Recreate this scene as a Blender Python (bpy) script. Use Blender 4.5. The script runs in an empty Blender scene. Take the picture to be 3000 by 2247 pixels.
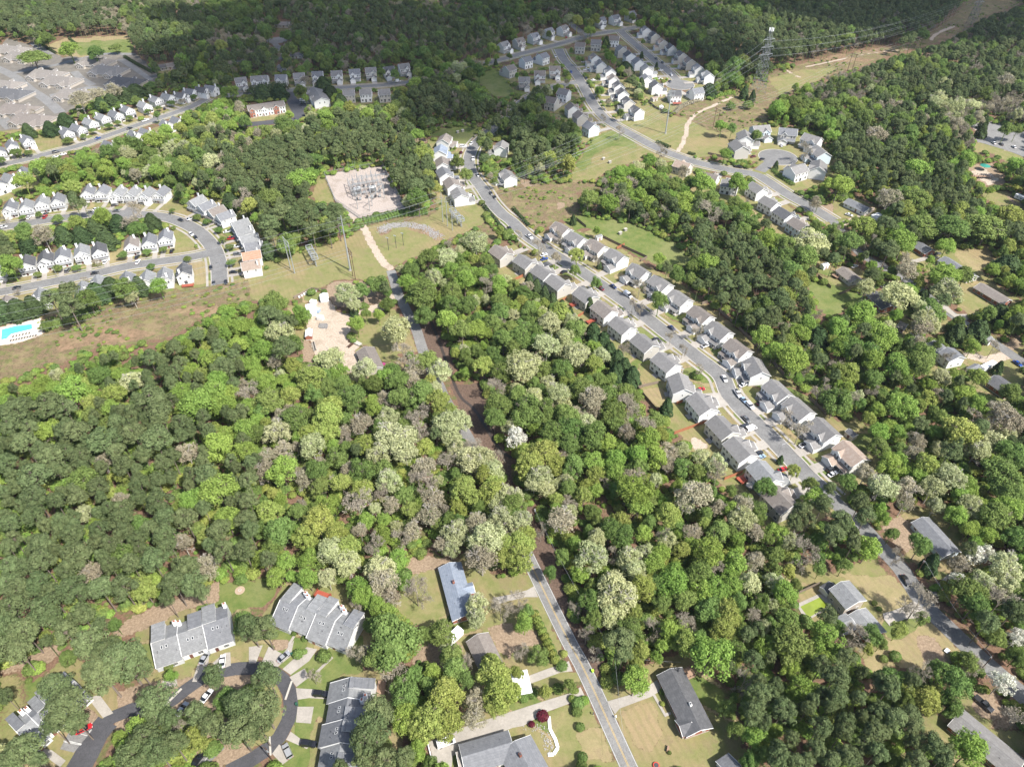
import bpy, bmesh, math, random
import numpy as np
from mathutils import Vector, Matrix
R = math.radians
rng = np.random.default_rng(7); random.seed(7)
S = bpy.context.scene; COL = S.collection
# ------------------------------------------------------------------ camera, world, sun, exposure
CH, CT, CF = 220.0, R(41.5), 2081.0          # height above ground, pitch below the horizon, focal length in photo pixels (3000 wide)
cam_d = bpy.data.cameras.new('camera'); cam = bpy.data.objects.new('camera', cam_d); COL.objects.link(cam)
cam.location = (0, 0, CH); cam.rotation_euler = (math.pi/2-CT, 0, 0)
cam_d.sensor_fit = 'HORIZONTAL'; cam_d.sensor_width = 36; cam_d.lens = 36*CF/3000; cam_d.clip_start = 1; cam_d.clip_end = 20000
S.camera = cam
SUN_AZ, SUN_EL = 130.0, 51.0                 # the sun stands behind the camera to the right
w = bpy.data.worlds.new('World'); S.world = w; w.use_nodes = True
nt = w.node_tree; nt.nodes.clear()
wo = nt.nodes.new('ShaderNodeOutputWorld'); bg = nt.nodes.new('ShaderNodeBackground'); sky = nt.nodes.new('ShaderNodeTexSky')
sky.sky_type = 'NISHITA'; sky.sun_disc = False; sky.sun_elevation = R(SUN_EL); sky.sun_rotation = R(SUN_AZ); sky.altitude = 200; sky.dust_density = 2.0
bg.inputs['Strength'].default_value = 0.112
nt.links.new(sky.outputs[0], bg.inputs['Color']); nt.links.new(bg.outputs[0], wo.inputs[0])
sd = bpy.data.lights.new('sun', 'SUN'); sun = bpy.data.objects.new('sun', sd); COL.objects.link(sun)
sd.energy = 4.7; sd.angle = R(0.53); sd.color = (1.0, 0.955, 0.89)
SV = Vector((math.sin(R(SUN_AZ))*math.cos(R(SUN_EL)), math.cos(R(SUN_AZ))*math.cos(R(SUN_EL)), math.sin(R(SUN_EL))))
sun.rotation_euler = SV.to_track_quat('Z', 'Y').to_euler(); sun.location = (200, -200, 400)
S.view_settings.view_transform = 'Standard'; S.view_settings.look = 'None'; S.view_settings.gamma = 1; S.view_settings.exposure = 0.9
S.render.engine = 'CYCLES'
S.cycles.max_bounces = 5; S.cycles.diffuse_bounces = 3; S.cycles.transparent_max_bounces = 6; S.cycles.volume_bounces = 0

# ------------------------------------------------------------------ survey helpers: a survey point of the photo -> metres on the ground
TY = (0, 562, 1124, 1685)
def px(c, r, x, y): return (c*750 + x/2.948, TY[r] + y/2.948)
def unp(p, h=0.0):
    u = (p[0]-1500)/CF; v = (p[1]-1123.5)/CF
    k = (CH-h)/(math.sin(CT)+v*math.cos(CT))
    return Vector((u*k, (math.cos(CT)-v*math.sin(CT))*k, 0))
def P(c, r, x, y, h=0.0): return unp(px(c, r, x, y), h)
def proj(X, Y, Z):
    X = np.asarray(X, float); Y = np.asarray(Y, float); Z = np.asarray(Z, float)
    z = Y*math.cos(CT) + (CH-Z)*math.sin(CT); up = Y*math.sin(CT) - (CH-Z)*math.cos(CT)
    z = np.maximum(z, 1)
    return 1500+CF*X/z, 1123.5-CF*up/z
def mpp(p, h=0.0):                            # metres per photo pixel there
    v = (p[1]-1123.5)/CF; return (CH-h)/(math.sin(CT)+v*math.cos(CT))/CF

# ------------------------------------------------------------------ tagging
def tag(o, label=None, cat=None, group=None, kind=None):
    if label: o['label'] = label
    if cat: o['category'] = cat
    if group: o['group'] = group
    if kind: o['kind'] = kind
    return o
def link(name, me, parent=None, mat=None):
    o = bpy.data.objects.new(name, me); COL.objects.link(o)
    if parent: o.parent = parent
    if mat and not me.materials: me.materials.append(mat)
    return o
def empty(name, loc, rz=0, sc=1):
    o = bpy.data.objects.new(name, None); COL.objects.link(o); o.location = loc; o.rotation_euler = (0, 0, rz); o.scale = sc if isinstance(sc, tuple) else (sc, sc, sc); o.empty_display_size = .5
    return o

# ------------------------------------------------------------------ materials
def new_mat(name):
    m = bpy.data.materials.new(name); m.use_nodes = True; n = m.node_tree; n.nodes.clear(); return m, n
def N(n, t, **k):
    x = n.nodes.new('ShaderNode'+t)
    for a, b in k.items():
        if a in x.inputs: x.inputs[a].default_value = b
        else: setattr(x, a, b)
    return x
def mixc(n, fac, a, b):
    x = n.nodes.new('ShaderNodeMix'); x.data_type = 'RGBA'
    for s, v in ((x.inputs[0], fac), (x.inputs[6], a), (x.inputs[7], b)):
        if isinstance(v, bpy.types.NodeSocket): n.links.new(v, s)
        else: s.default_value = v if isinstance(v, (int, float)) else (*v[:3], 1)
    return x.outputs[2]
def mth(n, op, a, b=0.0, c=0.0, clamp=False):
    x = n.nodes.new('ShaderNodeMath'); x.operation = op; x.use_clamp = clamp
    for s, v in zip(x.inputs, (a, b, c)):
        if isinstance(v, bpy.types.NodeSocket): n.links.new(v, s)
        else: s.default_value = v
    return x.outputs[0]
def sm(n, v, lo, hi):
    x = N(n, 'MapRange', interpolation_type='SMOOTHSTEP'); n.links.new(v, x.inputs[0]); x.inputs[1].default_value = lo; x.inputs[2].default_value = hi
    return x.outputs[0]
def noise(n, vec, scale, detail=3, rough=.6):
    x = N(n, 'TexNoise'); x.inputs['Scale'].default_value = scale; x.inputs['Detail'].default_value = detail; x.inputs['Roughness'].default_value = rough
    n.links.new(vec, x.inputs['Vector']); return x.outputs['Fac']
def out(n, sh): o = N(n, 'OutputMaterial'); n.links.new(sh, o.inputs[0])
MATS = {}
def plain(name, c, rough=.6, var=.12, scale=1.5, metal=0, bump=0, spec=.5, rnd=.0, coat=0):
    """painted / cast surface: base colour with fine mottling (wear, dust), optional per-object variation"""
    if name in MATS: return MATS[name]
    m, n = new_mat(name); g = N(n, 'NewGeometry'); b = N(n, 'BsdfPrincipled')
    f = noise(n, g.outputs['Position'], scale, 4); k = mth(n, 'MULTIPLY_ADD', f, 2*var, 1-var)
    if rnd:
        oi = N(n, 'ObjectInfo'); k = mth(n, 'MULTIPLY', k, mth(n, 'MULTIPLY_ADD', oi.outputs['Random'], 2*rnd, 1-rnd))
    x = N(n, 'VectorMath', operation='SCALE'); x.inputs[0].default_value = c; n.links.new(k, x.inputs['Scale'])
    n.links.new(x.outputs[0], b.inputs['Base Color']); b.inputs['Roughness'].default_value = rough; b.inputs['Metallic'].default_value = metal
    b.inputs['Specular IOR Level'].default_value = spec; b.inputs['Coat Weight'].default_value = coat
    if bump:
        bm = N(n, 'Bump', Strength=bump, Distance=.1); n.links.new(f, bm.inputs['Height']); n.links.new(bm.outputs[0], b.inputs['Normal'])
    out(n, b.outputs[0]); MATS[name] = m; return m
def striped(name, c, period=.2, depth=.35, axis='Z', rough=.6, var=.06, c2=None):
    """siding boards, shingle courses, planks: thin darker joints every period metres"""
    if name in MATS: return MATS[name]
    m, n = new_mat(name); g = N(n, 'TexCoord'); b = N(n, 'BsdfPrincipled'); sx = N(n, 'SeparateXYZ'); n.links.new(g.outputs['Object'], sx.inputs[0])
    s = mth(n, 'FRACT', mth(n, 'DIVIDE', sx.outputs[axis], period)); j = sm(n, s, .0, .22)
    geo = N(n, 'NewGeometry'); f = noise(n, geo.outputs['Position'], .9, 5, .7); f2 = noise(n, geo.outputs['Position'], 5.0, 3, .7)
    oi = N(n, 'ObjectInfo')
    k = mth(n, 'MULTIPLY', mth(n, 'MULTIPLY_ADD', j, depth, 1-depth), mth(n, 'MULTIPLY_ADD', f, 2*var, 1-var))
    k = mth(n, 'MULTIPLY', k, mth(n, 'MULTIPLY_ADD', f2, 3*var, 1-1.5*var)); k = mth(n, 'MULTIPLY', k, mth(n, 'MULTIPLY_ADD', oi.outputs['Random'], .22, .89))
    x = N(n, 'VectorMath', operation='SCALE'); n.links.new(k, x.inputs['Scale'])
    n.links.new(mixc(n, sm(n, f, .4, .7), c, c2 or c), x.inputs[0])
    n.links.new(x.outputs[0], b.inputs['Base Color']); b.inputs['Roughness'].default_value = rough; b.inputs['Specular IOR Level'].default_value = .3
    out(n, b.outputs[0]); MATS[name] = m; return m
def leafmat(name, c, c2, tr=.35, hue=.03, val=.35, br=.06):
    """foliage: two real leaf colours mixed in clumps, every tree a little different"""
    if name in MATS: return MATS[name]
    m, n = new_mat(name); g = N(n, 'NewGeometry'); oi = N(n, 'ObjectInfo')
    f = noise(n, g.outputs['Position'], .55, 3, .6); f2 = noise(n, g.outputs['Position'], 2.6, 2, .6)
    fr = g.outputs['Random Per Island']
    c0 = mixc(n, mth(n, 'ADD', mth(n, 'MULTIPLY', sm(n, f, .35, .65), .55), mth(n, 'MULTIPLY', oi.outputs['Random'], .45)), c, c2)
    hs = N(n, 'HueSaturation'); n.links.new(c0, hs.inputs['Color']); hs.inputs['Saturation'].default_value = 0.93
    r2 = mth(n, 'FRACT', mth(n, 'MULTIPLY', oi.outputs['Random'], 17.3))
    n.links.new(mth(n, 'MULTIPLY_ADD', r2, 2*hue, .5-hue), hs.inputs['Hue'])
    n.links.new(mth(n, 'MULTIPLY', mth(n, 'MULTIPLY_ADD', mth(n, 'FRACT', mth(n, 'MULTIPLY', oi.outputs['Random'], 7.7)), val, 1-val*.5), mth(n, 'MULTIPLY_ADD', fr, .5, .75)), hs.inputs['Value'])
    d = N(n, 'BsdfDiffuse'); t = N(n, 'BsdfTranslucent'); mx = N(n, 'MixShader'); mx.inputs[0].default_value = tr
    n.links.new(hs.outputs[0], d.inputs[0]); n.links.new(hs.outputs[0], t.inputs[0]); n.links.new(d.outputs[0], mx.inputs[1]); n.links.new(t.outputs[0], mx.inputs[2])
    out(n, mx.outputs[0]); MATS[name] = m; return m

# ------------------------------------------------------------------ mesh builder
class MB:
    def __init__(s): s.v = []; s.f = []; s.m = []
    def face(s, pts, m=0):
        i = len(s.v); s.v += [tuple(p) for p in pts]; s.f.append(tuple(range(i, i+len(pts)))); s.m.append(m)
    def box(s, x0, x1, y0, y1, z0, z1, m=0, top=None, bottom=True):
        p = [(x0,y0,z0),(x1,y0,z0),(x1,y1,z0),(x0,y1,z0),(x0,y0,z1),(x1,y0,z1),(x1,y1,z1),(x0,y1,z1)]
        i = len(s.v); s.v += p
        q = [(4,5,6,7),(0,1,5,4),(1,2,6,5),(2,3,7,6),(3,0,4,7)] + ([(3,2,1,0)] if bottom else [])
        for k, a in enumerate(q): s.f.append(tuple(i+j for j in a)); s.m.append(top if (k == 0 and top is not None) else m)
    def bar(s, a, b, w=.1, w2=None, m=0, n=4):
        a = Vector(a); b = Vector(b); d = b-a
        if d.length < 1e-6: return
        d.normalize(); u = d.cross(Vector((0,0,1)));  u = u if u.length > .05 else Vector((1,0,0)); u.normalize(); t = d.cross(u); w2 = w if w2 is None else w2
        i = len(s.v)
        for c, ww in ((a, w), (b, w2)):
            for k in range(n): an = 2*math.pi*(k+.5)/n; s.v.append(tuple(c + (u*math.cos(an)+t*math.sin(an))*ww*(.5 if n > 4 else .707)))
        for k in range(n): s.f.append((i+k, i+(k+1)%n, i+n+(k+1)%n, i+n+k)); s.m.append(m)
        s.f.append(tuple(i+n+k for k in range(n))); s.m.append(m); s.f.append(tuple(i+n-1-k for k in range(n))); s.m.append(m)
    def cyl(s, c, r, z0, z1, n=12, m=0, r2=None): s.bar((c[0],c[1],z0), (c[0],c[1],z1), 2*r, 2*(r if r2 is None else r2), m, n if n > 4 else 5)
    def poly(s, pts, z0, z1, m=0, top=None):
        n = len(pts); i = len(s.v); s.v += [(p[0],p[1],z0) for p in pts] + [(p[0],p[1],z1) for p in pts]
        s.f.append(tuple(range(i+n, i+2*n))); s.m.append(m if top is None else top)
        for k in range(n): s.f.append((i+k, i+(k+1)%n, i+n+(k+1)%n, i+n+k)); s.m.append(m)
    def mesh(s, name, mats):
        me = bpy.data.meshes.new(name); me.from_pydata(s.v, [], s.f)
        for m in (mats if isinstance(mats, (list, tuple)) else [mats]): me.materials.append(m)
        me.polygons.foreach_set('material_index', s.m); me.update(); return me
    def obj(s, name, mats, parent=None): return link(name, s.mesh(name, mats), parent)
def np_mesh(name, V, F, mats, mi=None):
    """V (n,3), F (m,4) quads"""
    me = bpy.data.meshes.new(name); me.vertices.add(len(V)); me.vertices.foreach_set('co', V.astype(np.float32).ravel())
    me.loops.add(F.size); me.polygons.add(len(F)); me.loops.foreach_set('vertex_index', F.astype(np.int32).ravel())
    me.polygons.foreach_set('loop_start', np.arange(0, F.size, F.shape[1], dtype=np.int32))
    for m in mats: me.materials.append(m)
    if mi is not None: me.polygons.foreach_set('material_index', np.asarray(mi, dtype=np.int32))
    me.update(calc_edges=True); return me
# things are built once as a kit: [(part name, mesh, parent index or -1, offset)] and placed by linking shared meshes
def place(name, kit, loc, rz, label, cat, group=None, sc=1.0, name_root_parts=True):
    root = empty(name, loc, rz, sc); tag(root, label, cat, group); made = []
    for pn, me, par, off in kit:
        o = bpy.data.objects.new(pn, me); COL.objects.link(o); o.parent = root if par < 0 else made[par]; o.location = off; made.append(o)
    return root
ORD = ['first','second','third','fourth','fifth','sixth','seventh','eighth','ninth','tenth','eleventh','twelfth','thirteenth','fourteenth','fifteenth','sixteenth','seventeenth','eighteenth','nineteenth','twentieth']
def ordn(i):
    if i < 20: return ORD[i]
    t = ['','','twenty','thirty','forty','fifty','sixty','seventy','eighty','ninety'][(i+1)//10]; u = (i+1) % 10
    return (t+'-'+ORD[u-1]) if u else t[:-1]+'ieth'
LAND = []                                      # landmarks used to describe where trees and cars stand
def landmark(name, v): LAND.append((name, float(v[0]), float(v[1])))
# ------------------------------------------------------------------ roads: centre lines (tile col, row, x, y), width in metres
def line(*seq):
    res = []; c = r = 0
    for s in seq:
        if len(s) == 4: c, r = s[0], s[1]; s = s[2:]
        res.append(P(c, r, s[0], s[1]))
    return res
def smooth(pts, step=3.0):
    res = []
    Q = [2*pts[0]-pts[1]] + list(pts) + [2*pts[-1]-pts[-2]]
    for i in range(1, len(Q)-2):
        a, b, c, d = Q[i-1], Q[i], Q[i+1], Q[i+2]; n = max(1, int((c-b).length/step))
        for k in range(n):
            t = k/n; res.append(.5*((2*b)+(c-a)*t+(2*a-5*b+4*c-d)*t*t+(3*b-a-3*c+d)*t**3))
    res.append(Q[-2]); return res
ROADS = [  # label part, points, width, walk, surface
 ('country', line((2,3,1050,1740),(1010,1657),(640,850),(490,570),(215,10),(1,2,2090,965),(1838,483),(1640,150),(1580,20),(1,1,1450,1390),(1380,1180),(1300,1030),(1220,860),(1165,680)), 5.2, 0, 'old'),
 ('main', line((2,0,590,705),(400,745),(280,785),(90,880),(1,0,2211,990),(2130,1045),(2000,1150),(1900,1240),(1850,1330),(1840,1420),(1870,1520),(1960,1640),(1,1,2030,90),(2120,190),(2,1,0,260),(110,370),(250,470),(400,565),(600,690),(800,830),(1000,970),(1200,1120),(1400,1275),(1600,1430),(1800,1590),(2,2,1880,100),(2050,290),(3,2,0,445),(200,650),(380,840),(560,1010)), 8.2, 1, 'grey'),
 ('lower lane', line((3,2,560,1010),(800,1220),(960,1400),(1150,1600),(3,3,1350,250),(1550,450),(1750,640),(1950,820),(2300,1120)), 6.6, 0, 'grey'),
 ('B', line((2,0,400,425),(450,520),(530,610),(590,700),(640,790),(700,900),(770,990),(850,1060),(950,1120),(1080,1190),(1250,1280),(1450,1360),(1650,1420),(1900,1475),(2100,1510),(3,0,0,1570),(130,1657),(3,1,230,60),(380,140),(560,250)), 8.6, 1, 'grey'),
 ('A', line((1,0,1320,710),(1500,690),(1730,625),(2000,545),(2180,500),(2,0,70,470),(250,425),(450,370),(620,315),(720,297),(850,277),(950,262),(1090,232)), 8.2, 1, 'grey'),
 ('A spur', line((2,0,640,310),(560,250),(490,195)), 8.0, 0, 'grey'),
 ('cul', line((2,0,930,262),(1000,330),(1120,430),(1250,540),(1350,620),(1430,700)), 8.0, 1, 'grey'),
 ('cul2', line((2,0,2140,1480),(2211,1420),(3,0,60,1375)), 8.0, 0, 'grey'),
 ('E', line((0,0,1950,830),(1,0,0,795),(270,785),(500,770),(700,762),(900,750),(1100,738),(1320,710)), 7.6, 1, 'grey'),
 ('dark lane', line((1,0,275,790),(320,890),(375,1010),(300,1040),(60,1065),(-150,1085)), 9.0, 0, 'dark'),
 ('F', line((0,0,-150,1480),(0,1430),(200,1385),(430,1325),(700,1255),(900,1185),(1180,1085),(1350,1030),(1500,980),(1650,925),(1790,850)), 8.0, 1, 'grey'),
 ('villa', line((0,0,-100,560),(20,610),(150,680),(260,775),(400,865),(520,975)), 8.5, 0, 'old'),
 ('villa b', line((0,0,40,650),(280,600),(500,560),(700,510),(900,470),(1150,470)), 7, 0, 'old'),
 ('villa c', line((0,0,430,830),(600,800),(780,760),(900,790)), 8, 0, 'old'),
 ('villa d', line((0,0,800,740),(700,680),(640,620)), 7, 0, 'old'),
 ('villa e', line((0,0,-50,960),(100,1110)), 9, 0, 'old'),
 ('H', line((0,1,-100,330),(0,310),(200,280),(420,245),(560,225),(700,205),(850,190),(1000,188),(1100,192),(1300,205),(1440,225),(1560,262),(1700,335),(1800,430),(1865,530),(1890,640),(1900,800)), 8.6, 1, 'grey'),
 ('I', line((0,1,-100,890),(0,868),(200,830),(400,790),(700,730),(900,690),(1100,645),(1300,615),(1500,588),(1680,560),(1850,520)), 8.0, 1, 'grey'),
 ('J', line((0,3,610,1800),(700,1640),(790,1480),(860,1330),(970,1225),(1130,1160),(1400,1130),(1600,990),(1730,900),(1900,830),(2050,805),(1,3,0,800),(140,830),(235,905),(290,1010),(303,1130),(280,1250),(200,1400),(100,1500),(-40,1590),(-250,1700)), 4.4, 0, 'dark'),
 ('J wide', line((0,3,620,1760),(740,1560),(830,1380),(930,1260)), 7.5, 0, 'dark'),
 ('right', line((3,1,560,250),(760,500),(900,600),(1050,680),(1250,800),(1450,960),(1580,1055),(1740,1170),(1900,1270),(2050,1370),(2300,1540)), 6.0, 0, 'grey'),
 ('top park', line((1,0,130,340),(190,420),(200,520)), 6.0, 0, 'old'),
 ('top park b', line((0,0,2010,450),(2211,430),(1,0,100,430),(220,400)), 6.0, 0, 'old'),
 ('top park c', line((0,0,1980,545),(2211,500)), 6.0, 0, 'old'),
]
PATHS = [  # dirt tracks
 (line((1,1,1160,660),(1100,610),(1000,450),(940,330),(880,250),(830,235)), 4.6, 'gravel'),
 (line((2,0,1430,1310),(1480,1230),(1510,1120),(1530,1050),(1600,980),(1750,910),(1900,840)), 3.4, 'gravel'),
 (line((3,0,130,590),(230,650),(330,690)), 2.5, 'gravel'),
 (line((3,0,330,580),(700,500),(900,460),(1220,425)), 3, 'gravel'),
 (line((3,0,1410,350),(1450,300),(1600,230)), 4, 'gravel'),
 (line((1,1,1200,880),(1100,990),(950,1010),(850,1060),(780,1120)), 4.0, 'gravel'),
 (line((0,0,150,60),(180,10)), 5, 'gravel'),
 (line((3,1,1740,1410),(1900,1450),(2060,1410)), 6, 'gravel'),
 (line((3,1,620,290),(800,210),(900,150)), 4, 'gravel'),
 (line((3,1,2050,1350),(2211,1270)), 6, 'dirt'),
 (line((3,1,2070,40),(2150,110),(2211,170)), 3, 'clay'),
]
SM = [(n, smooth(p), w_, wk, s) for n, p, w_, wk, s in ROADS]
CULS = [(P(2,0,1450,735), 13, 'grey'), (P(3,0,85,1360), 14, 'grey'), (P(1,0,185,350), 11, 'old'), (P(0,1,1080,190), 9, 'grey')]
m_road = {}
def roadmat(name, c, crack):
    m, n = new_mat(name); g = N(n, 'NewGeometry'); b = N(n, 'BsdfPrincipled'); p = g.outputs['Position']
    f = noise(n, p, .12, 4, .6); f2 = noise(n, p, 1.4, 5, .7); f3 = noise(n, p, .45, 6, .75)
    k = mth(n, 'MULTIPLY', mth(n, 'MULTIPLY_ADD', f, .8, .6), mth(n, 'MULTIPLY_ADD', f2, .5, .75))
    k = mth(n, 'MULTIPLY', k, mth(n, 'SUBTRACT', 1.0, mth(n, 'MULTIPLY', sm(n, mth(n, 'ABSOLUTE', mth(n, 'SUBTRACT', f3, .5)), .02, .0), crack)))
    x = N(n, 'VectorMath', operation='SCALE'); x.inputs[0].default_value = c; n.links.new(k, x.inputs['Scale'])
    n.links.new(x.outputs[0], b.inputs['Base Color']); b.inputs['Roughness'].default_value = .85; out(n, b.outputs[0]); return m
m_road['grey'] = roadmat('asphalt_grey', (.165,.163,.158), .5); m_road['old'] = roadmat('asphalt_worn', (.19,.187,.18), .5); m_road['dark'] = roadmat('asphalt_dark', (.06,.06,.066), .5)
m_conc = roadmat('concrete', (.31,.285,.25), .15); m_kerb = plain('kerb_concrete', (.4,.375,.33), .8, .12, 2)
m_mark = plain('road_paint_white', (.5,.5,.48), .6, .3, 3); m_yel = plain('road_paint_yellow', (.45,.31,.09), .6, .3, 3)
def ribbon(mb, pts, o0, o1, z, z0=None, m=0):
    """strip between two lateral offsets of a centre line"""
    V0 = []; V1 = []
    for i, p in enumerate(pts):
        d = (pts[min(i+1, len(pts)-1)]-pts[max(i-1, 0)]).normalized(); nn = Vector((d.y, -d.x, 0))
        V0.append(p+nn*o0); V1.append(p+nn*o1)
    for i in range(len(pts)-1):
        mb.face([(V0[i].x,V0[i].y,z),(V1[i].x,V1[i].y,z),(V1[i+1].x,V1[i+1].y,z),(V0[i+1].x,V0[i+1].y,z)], m)
        if z0 is not None:
            for V in (V0, V1): mb.face([(V[i].x,V[i].y,z0),(V[i+1].x,V[i+1].y,z0),(V[i+1].x,V[i+1].y,z),(V[i].x,V[i].y,z)], m)
def near_road(p, skip=None, extra=0):
    for q in SM:
        if q[0] == skip: continue
        for a in q[1][::2]:
            if (a-p).length < q[2]/2+extra: return True
    for c, r_, s in CULS:
        if (c-p).length < r_+extra: return True
    return False
for i, (n_, pts, w_, wk, s) in enumerate(SM):
    mb = MB(); ribbon(mb, pts, -w_/2, w_/2, .05+.006*(i % 9)); tag(mb.obj('road', m_road[s]), kind='structure')
    if wk:
        kb = MB(); sw = MB()
        for sd_ in (-1, 1):
            run = []
            for j, p in enumerate(pts + [None]):
                ok = False
                if p is not None:
                    d = (pts[min(j+1, len(pts)-1)]-pts[max(j-1, 0)]).normalized(); e = p+Vector((d.y,-d.x,0))*sd_*(w_/2+.4); ok = not near_road(e, n_, .2)
                if ok: run.append(p)
                else:
                    if len(run) > 2:
                        ribbon(kb, run, sd_*w_/2, sd_*(w_/2+.45), .16, .0); ribbon(sw, run, sd_*(w_/2+1.7), sd_*(w_/2+3.0), .09)
                    run = []
        if kb.v: tag(kb.obj('kerb', m_kerb), kind='structure'); tag(sw.obj('pavement', m_conc), kind='structure')
for c, r_, s in CULS:
    mb = MB(); n = 32; mb.face([(c.x+r_*math.cos(2*math.pi*k/n), c.y+r_*math.sin(2*math.pi*k/n), .12) for k in range(n)]); tag(mb.obj('road', m_road[s]), kind='structure')
    if r_ > 12:
        kb = MB(); circ = [c+Vector((math.cos(2*math.pi*k/40), math.sin(2*math.pi*k/40), 0))*r_ for k in range(41)]
        run = []
        for p in circ+[None]:
            if p is not None and not near_road(p+(p-c).normalized()*.3, None, -.3) : run.append(p)
            elif p is not None and all((a-p).length > q[2]/2 for q in SM for a in q[1][::2]): run.append(p)
            else:
                if len(run) > 2: ribbon(kb, run, -.45, 0, .17, .0)
                run = []
        if kb.v: tag(kb.obj('kerb', m_kerb), kind='structure')
# painted lines of the country road
cp = SM[0][1]; near = [p for p in cp if p.y < 168]
mk = MB(); ribbon(mk, near, -2.45, -2.33, .064); ribbon(mk, near, 2.33, 2.45, .064); tag(mk.obj('road_edge_line', m_mark), kind='structure')
mk = MB(); ribbon(mk, near, -.22, -.1, .064); ribbon(mk, near, .1, .22, .064); tag(mk.obj('road_centre_line', m_yel), kind='structure')
mk = MB()
for a, b in (((550,1430),(705,1455)),((615,1350),(755,1385)),((700,1465),(560,1440)),((790,1330),(765,1370)),((600,1430),(705,1460))):
    a = P(0,3,*a); b = P(0,3,*b); mk.bar((a.x,a.y,.12), (b.x,b.y,.12), .14)
for a, b in ((( 1745,1640),(1870,1450)),((1720,1620),(1800,1480))):
    a = P(0,3,*a); b = P(0,3,*b); mk.bar((a.x,a.y,.12), (b.x,b.y,.12), .12)
tag(mk.obj('parking_line', m_mark), kind='structure')
mk = MB()
for a, b in (((1,3,310,915),(1,3,255,1075)),((1,3,118,1395),(1,3,128,1555)),((0,3,1570,980),(0,3,1400,1150))):
    a = P(*a); b = P(*b); mk.bar((a.x,a.y,.1), (b.x,b.y,.1), .55)
tag(mk.obj('concrete_gutter', m_kerb), kind='structure')

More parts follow.
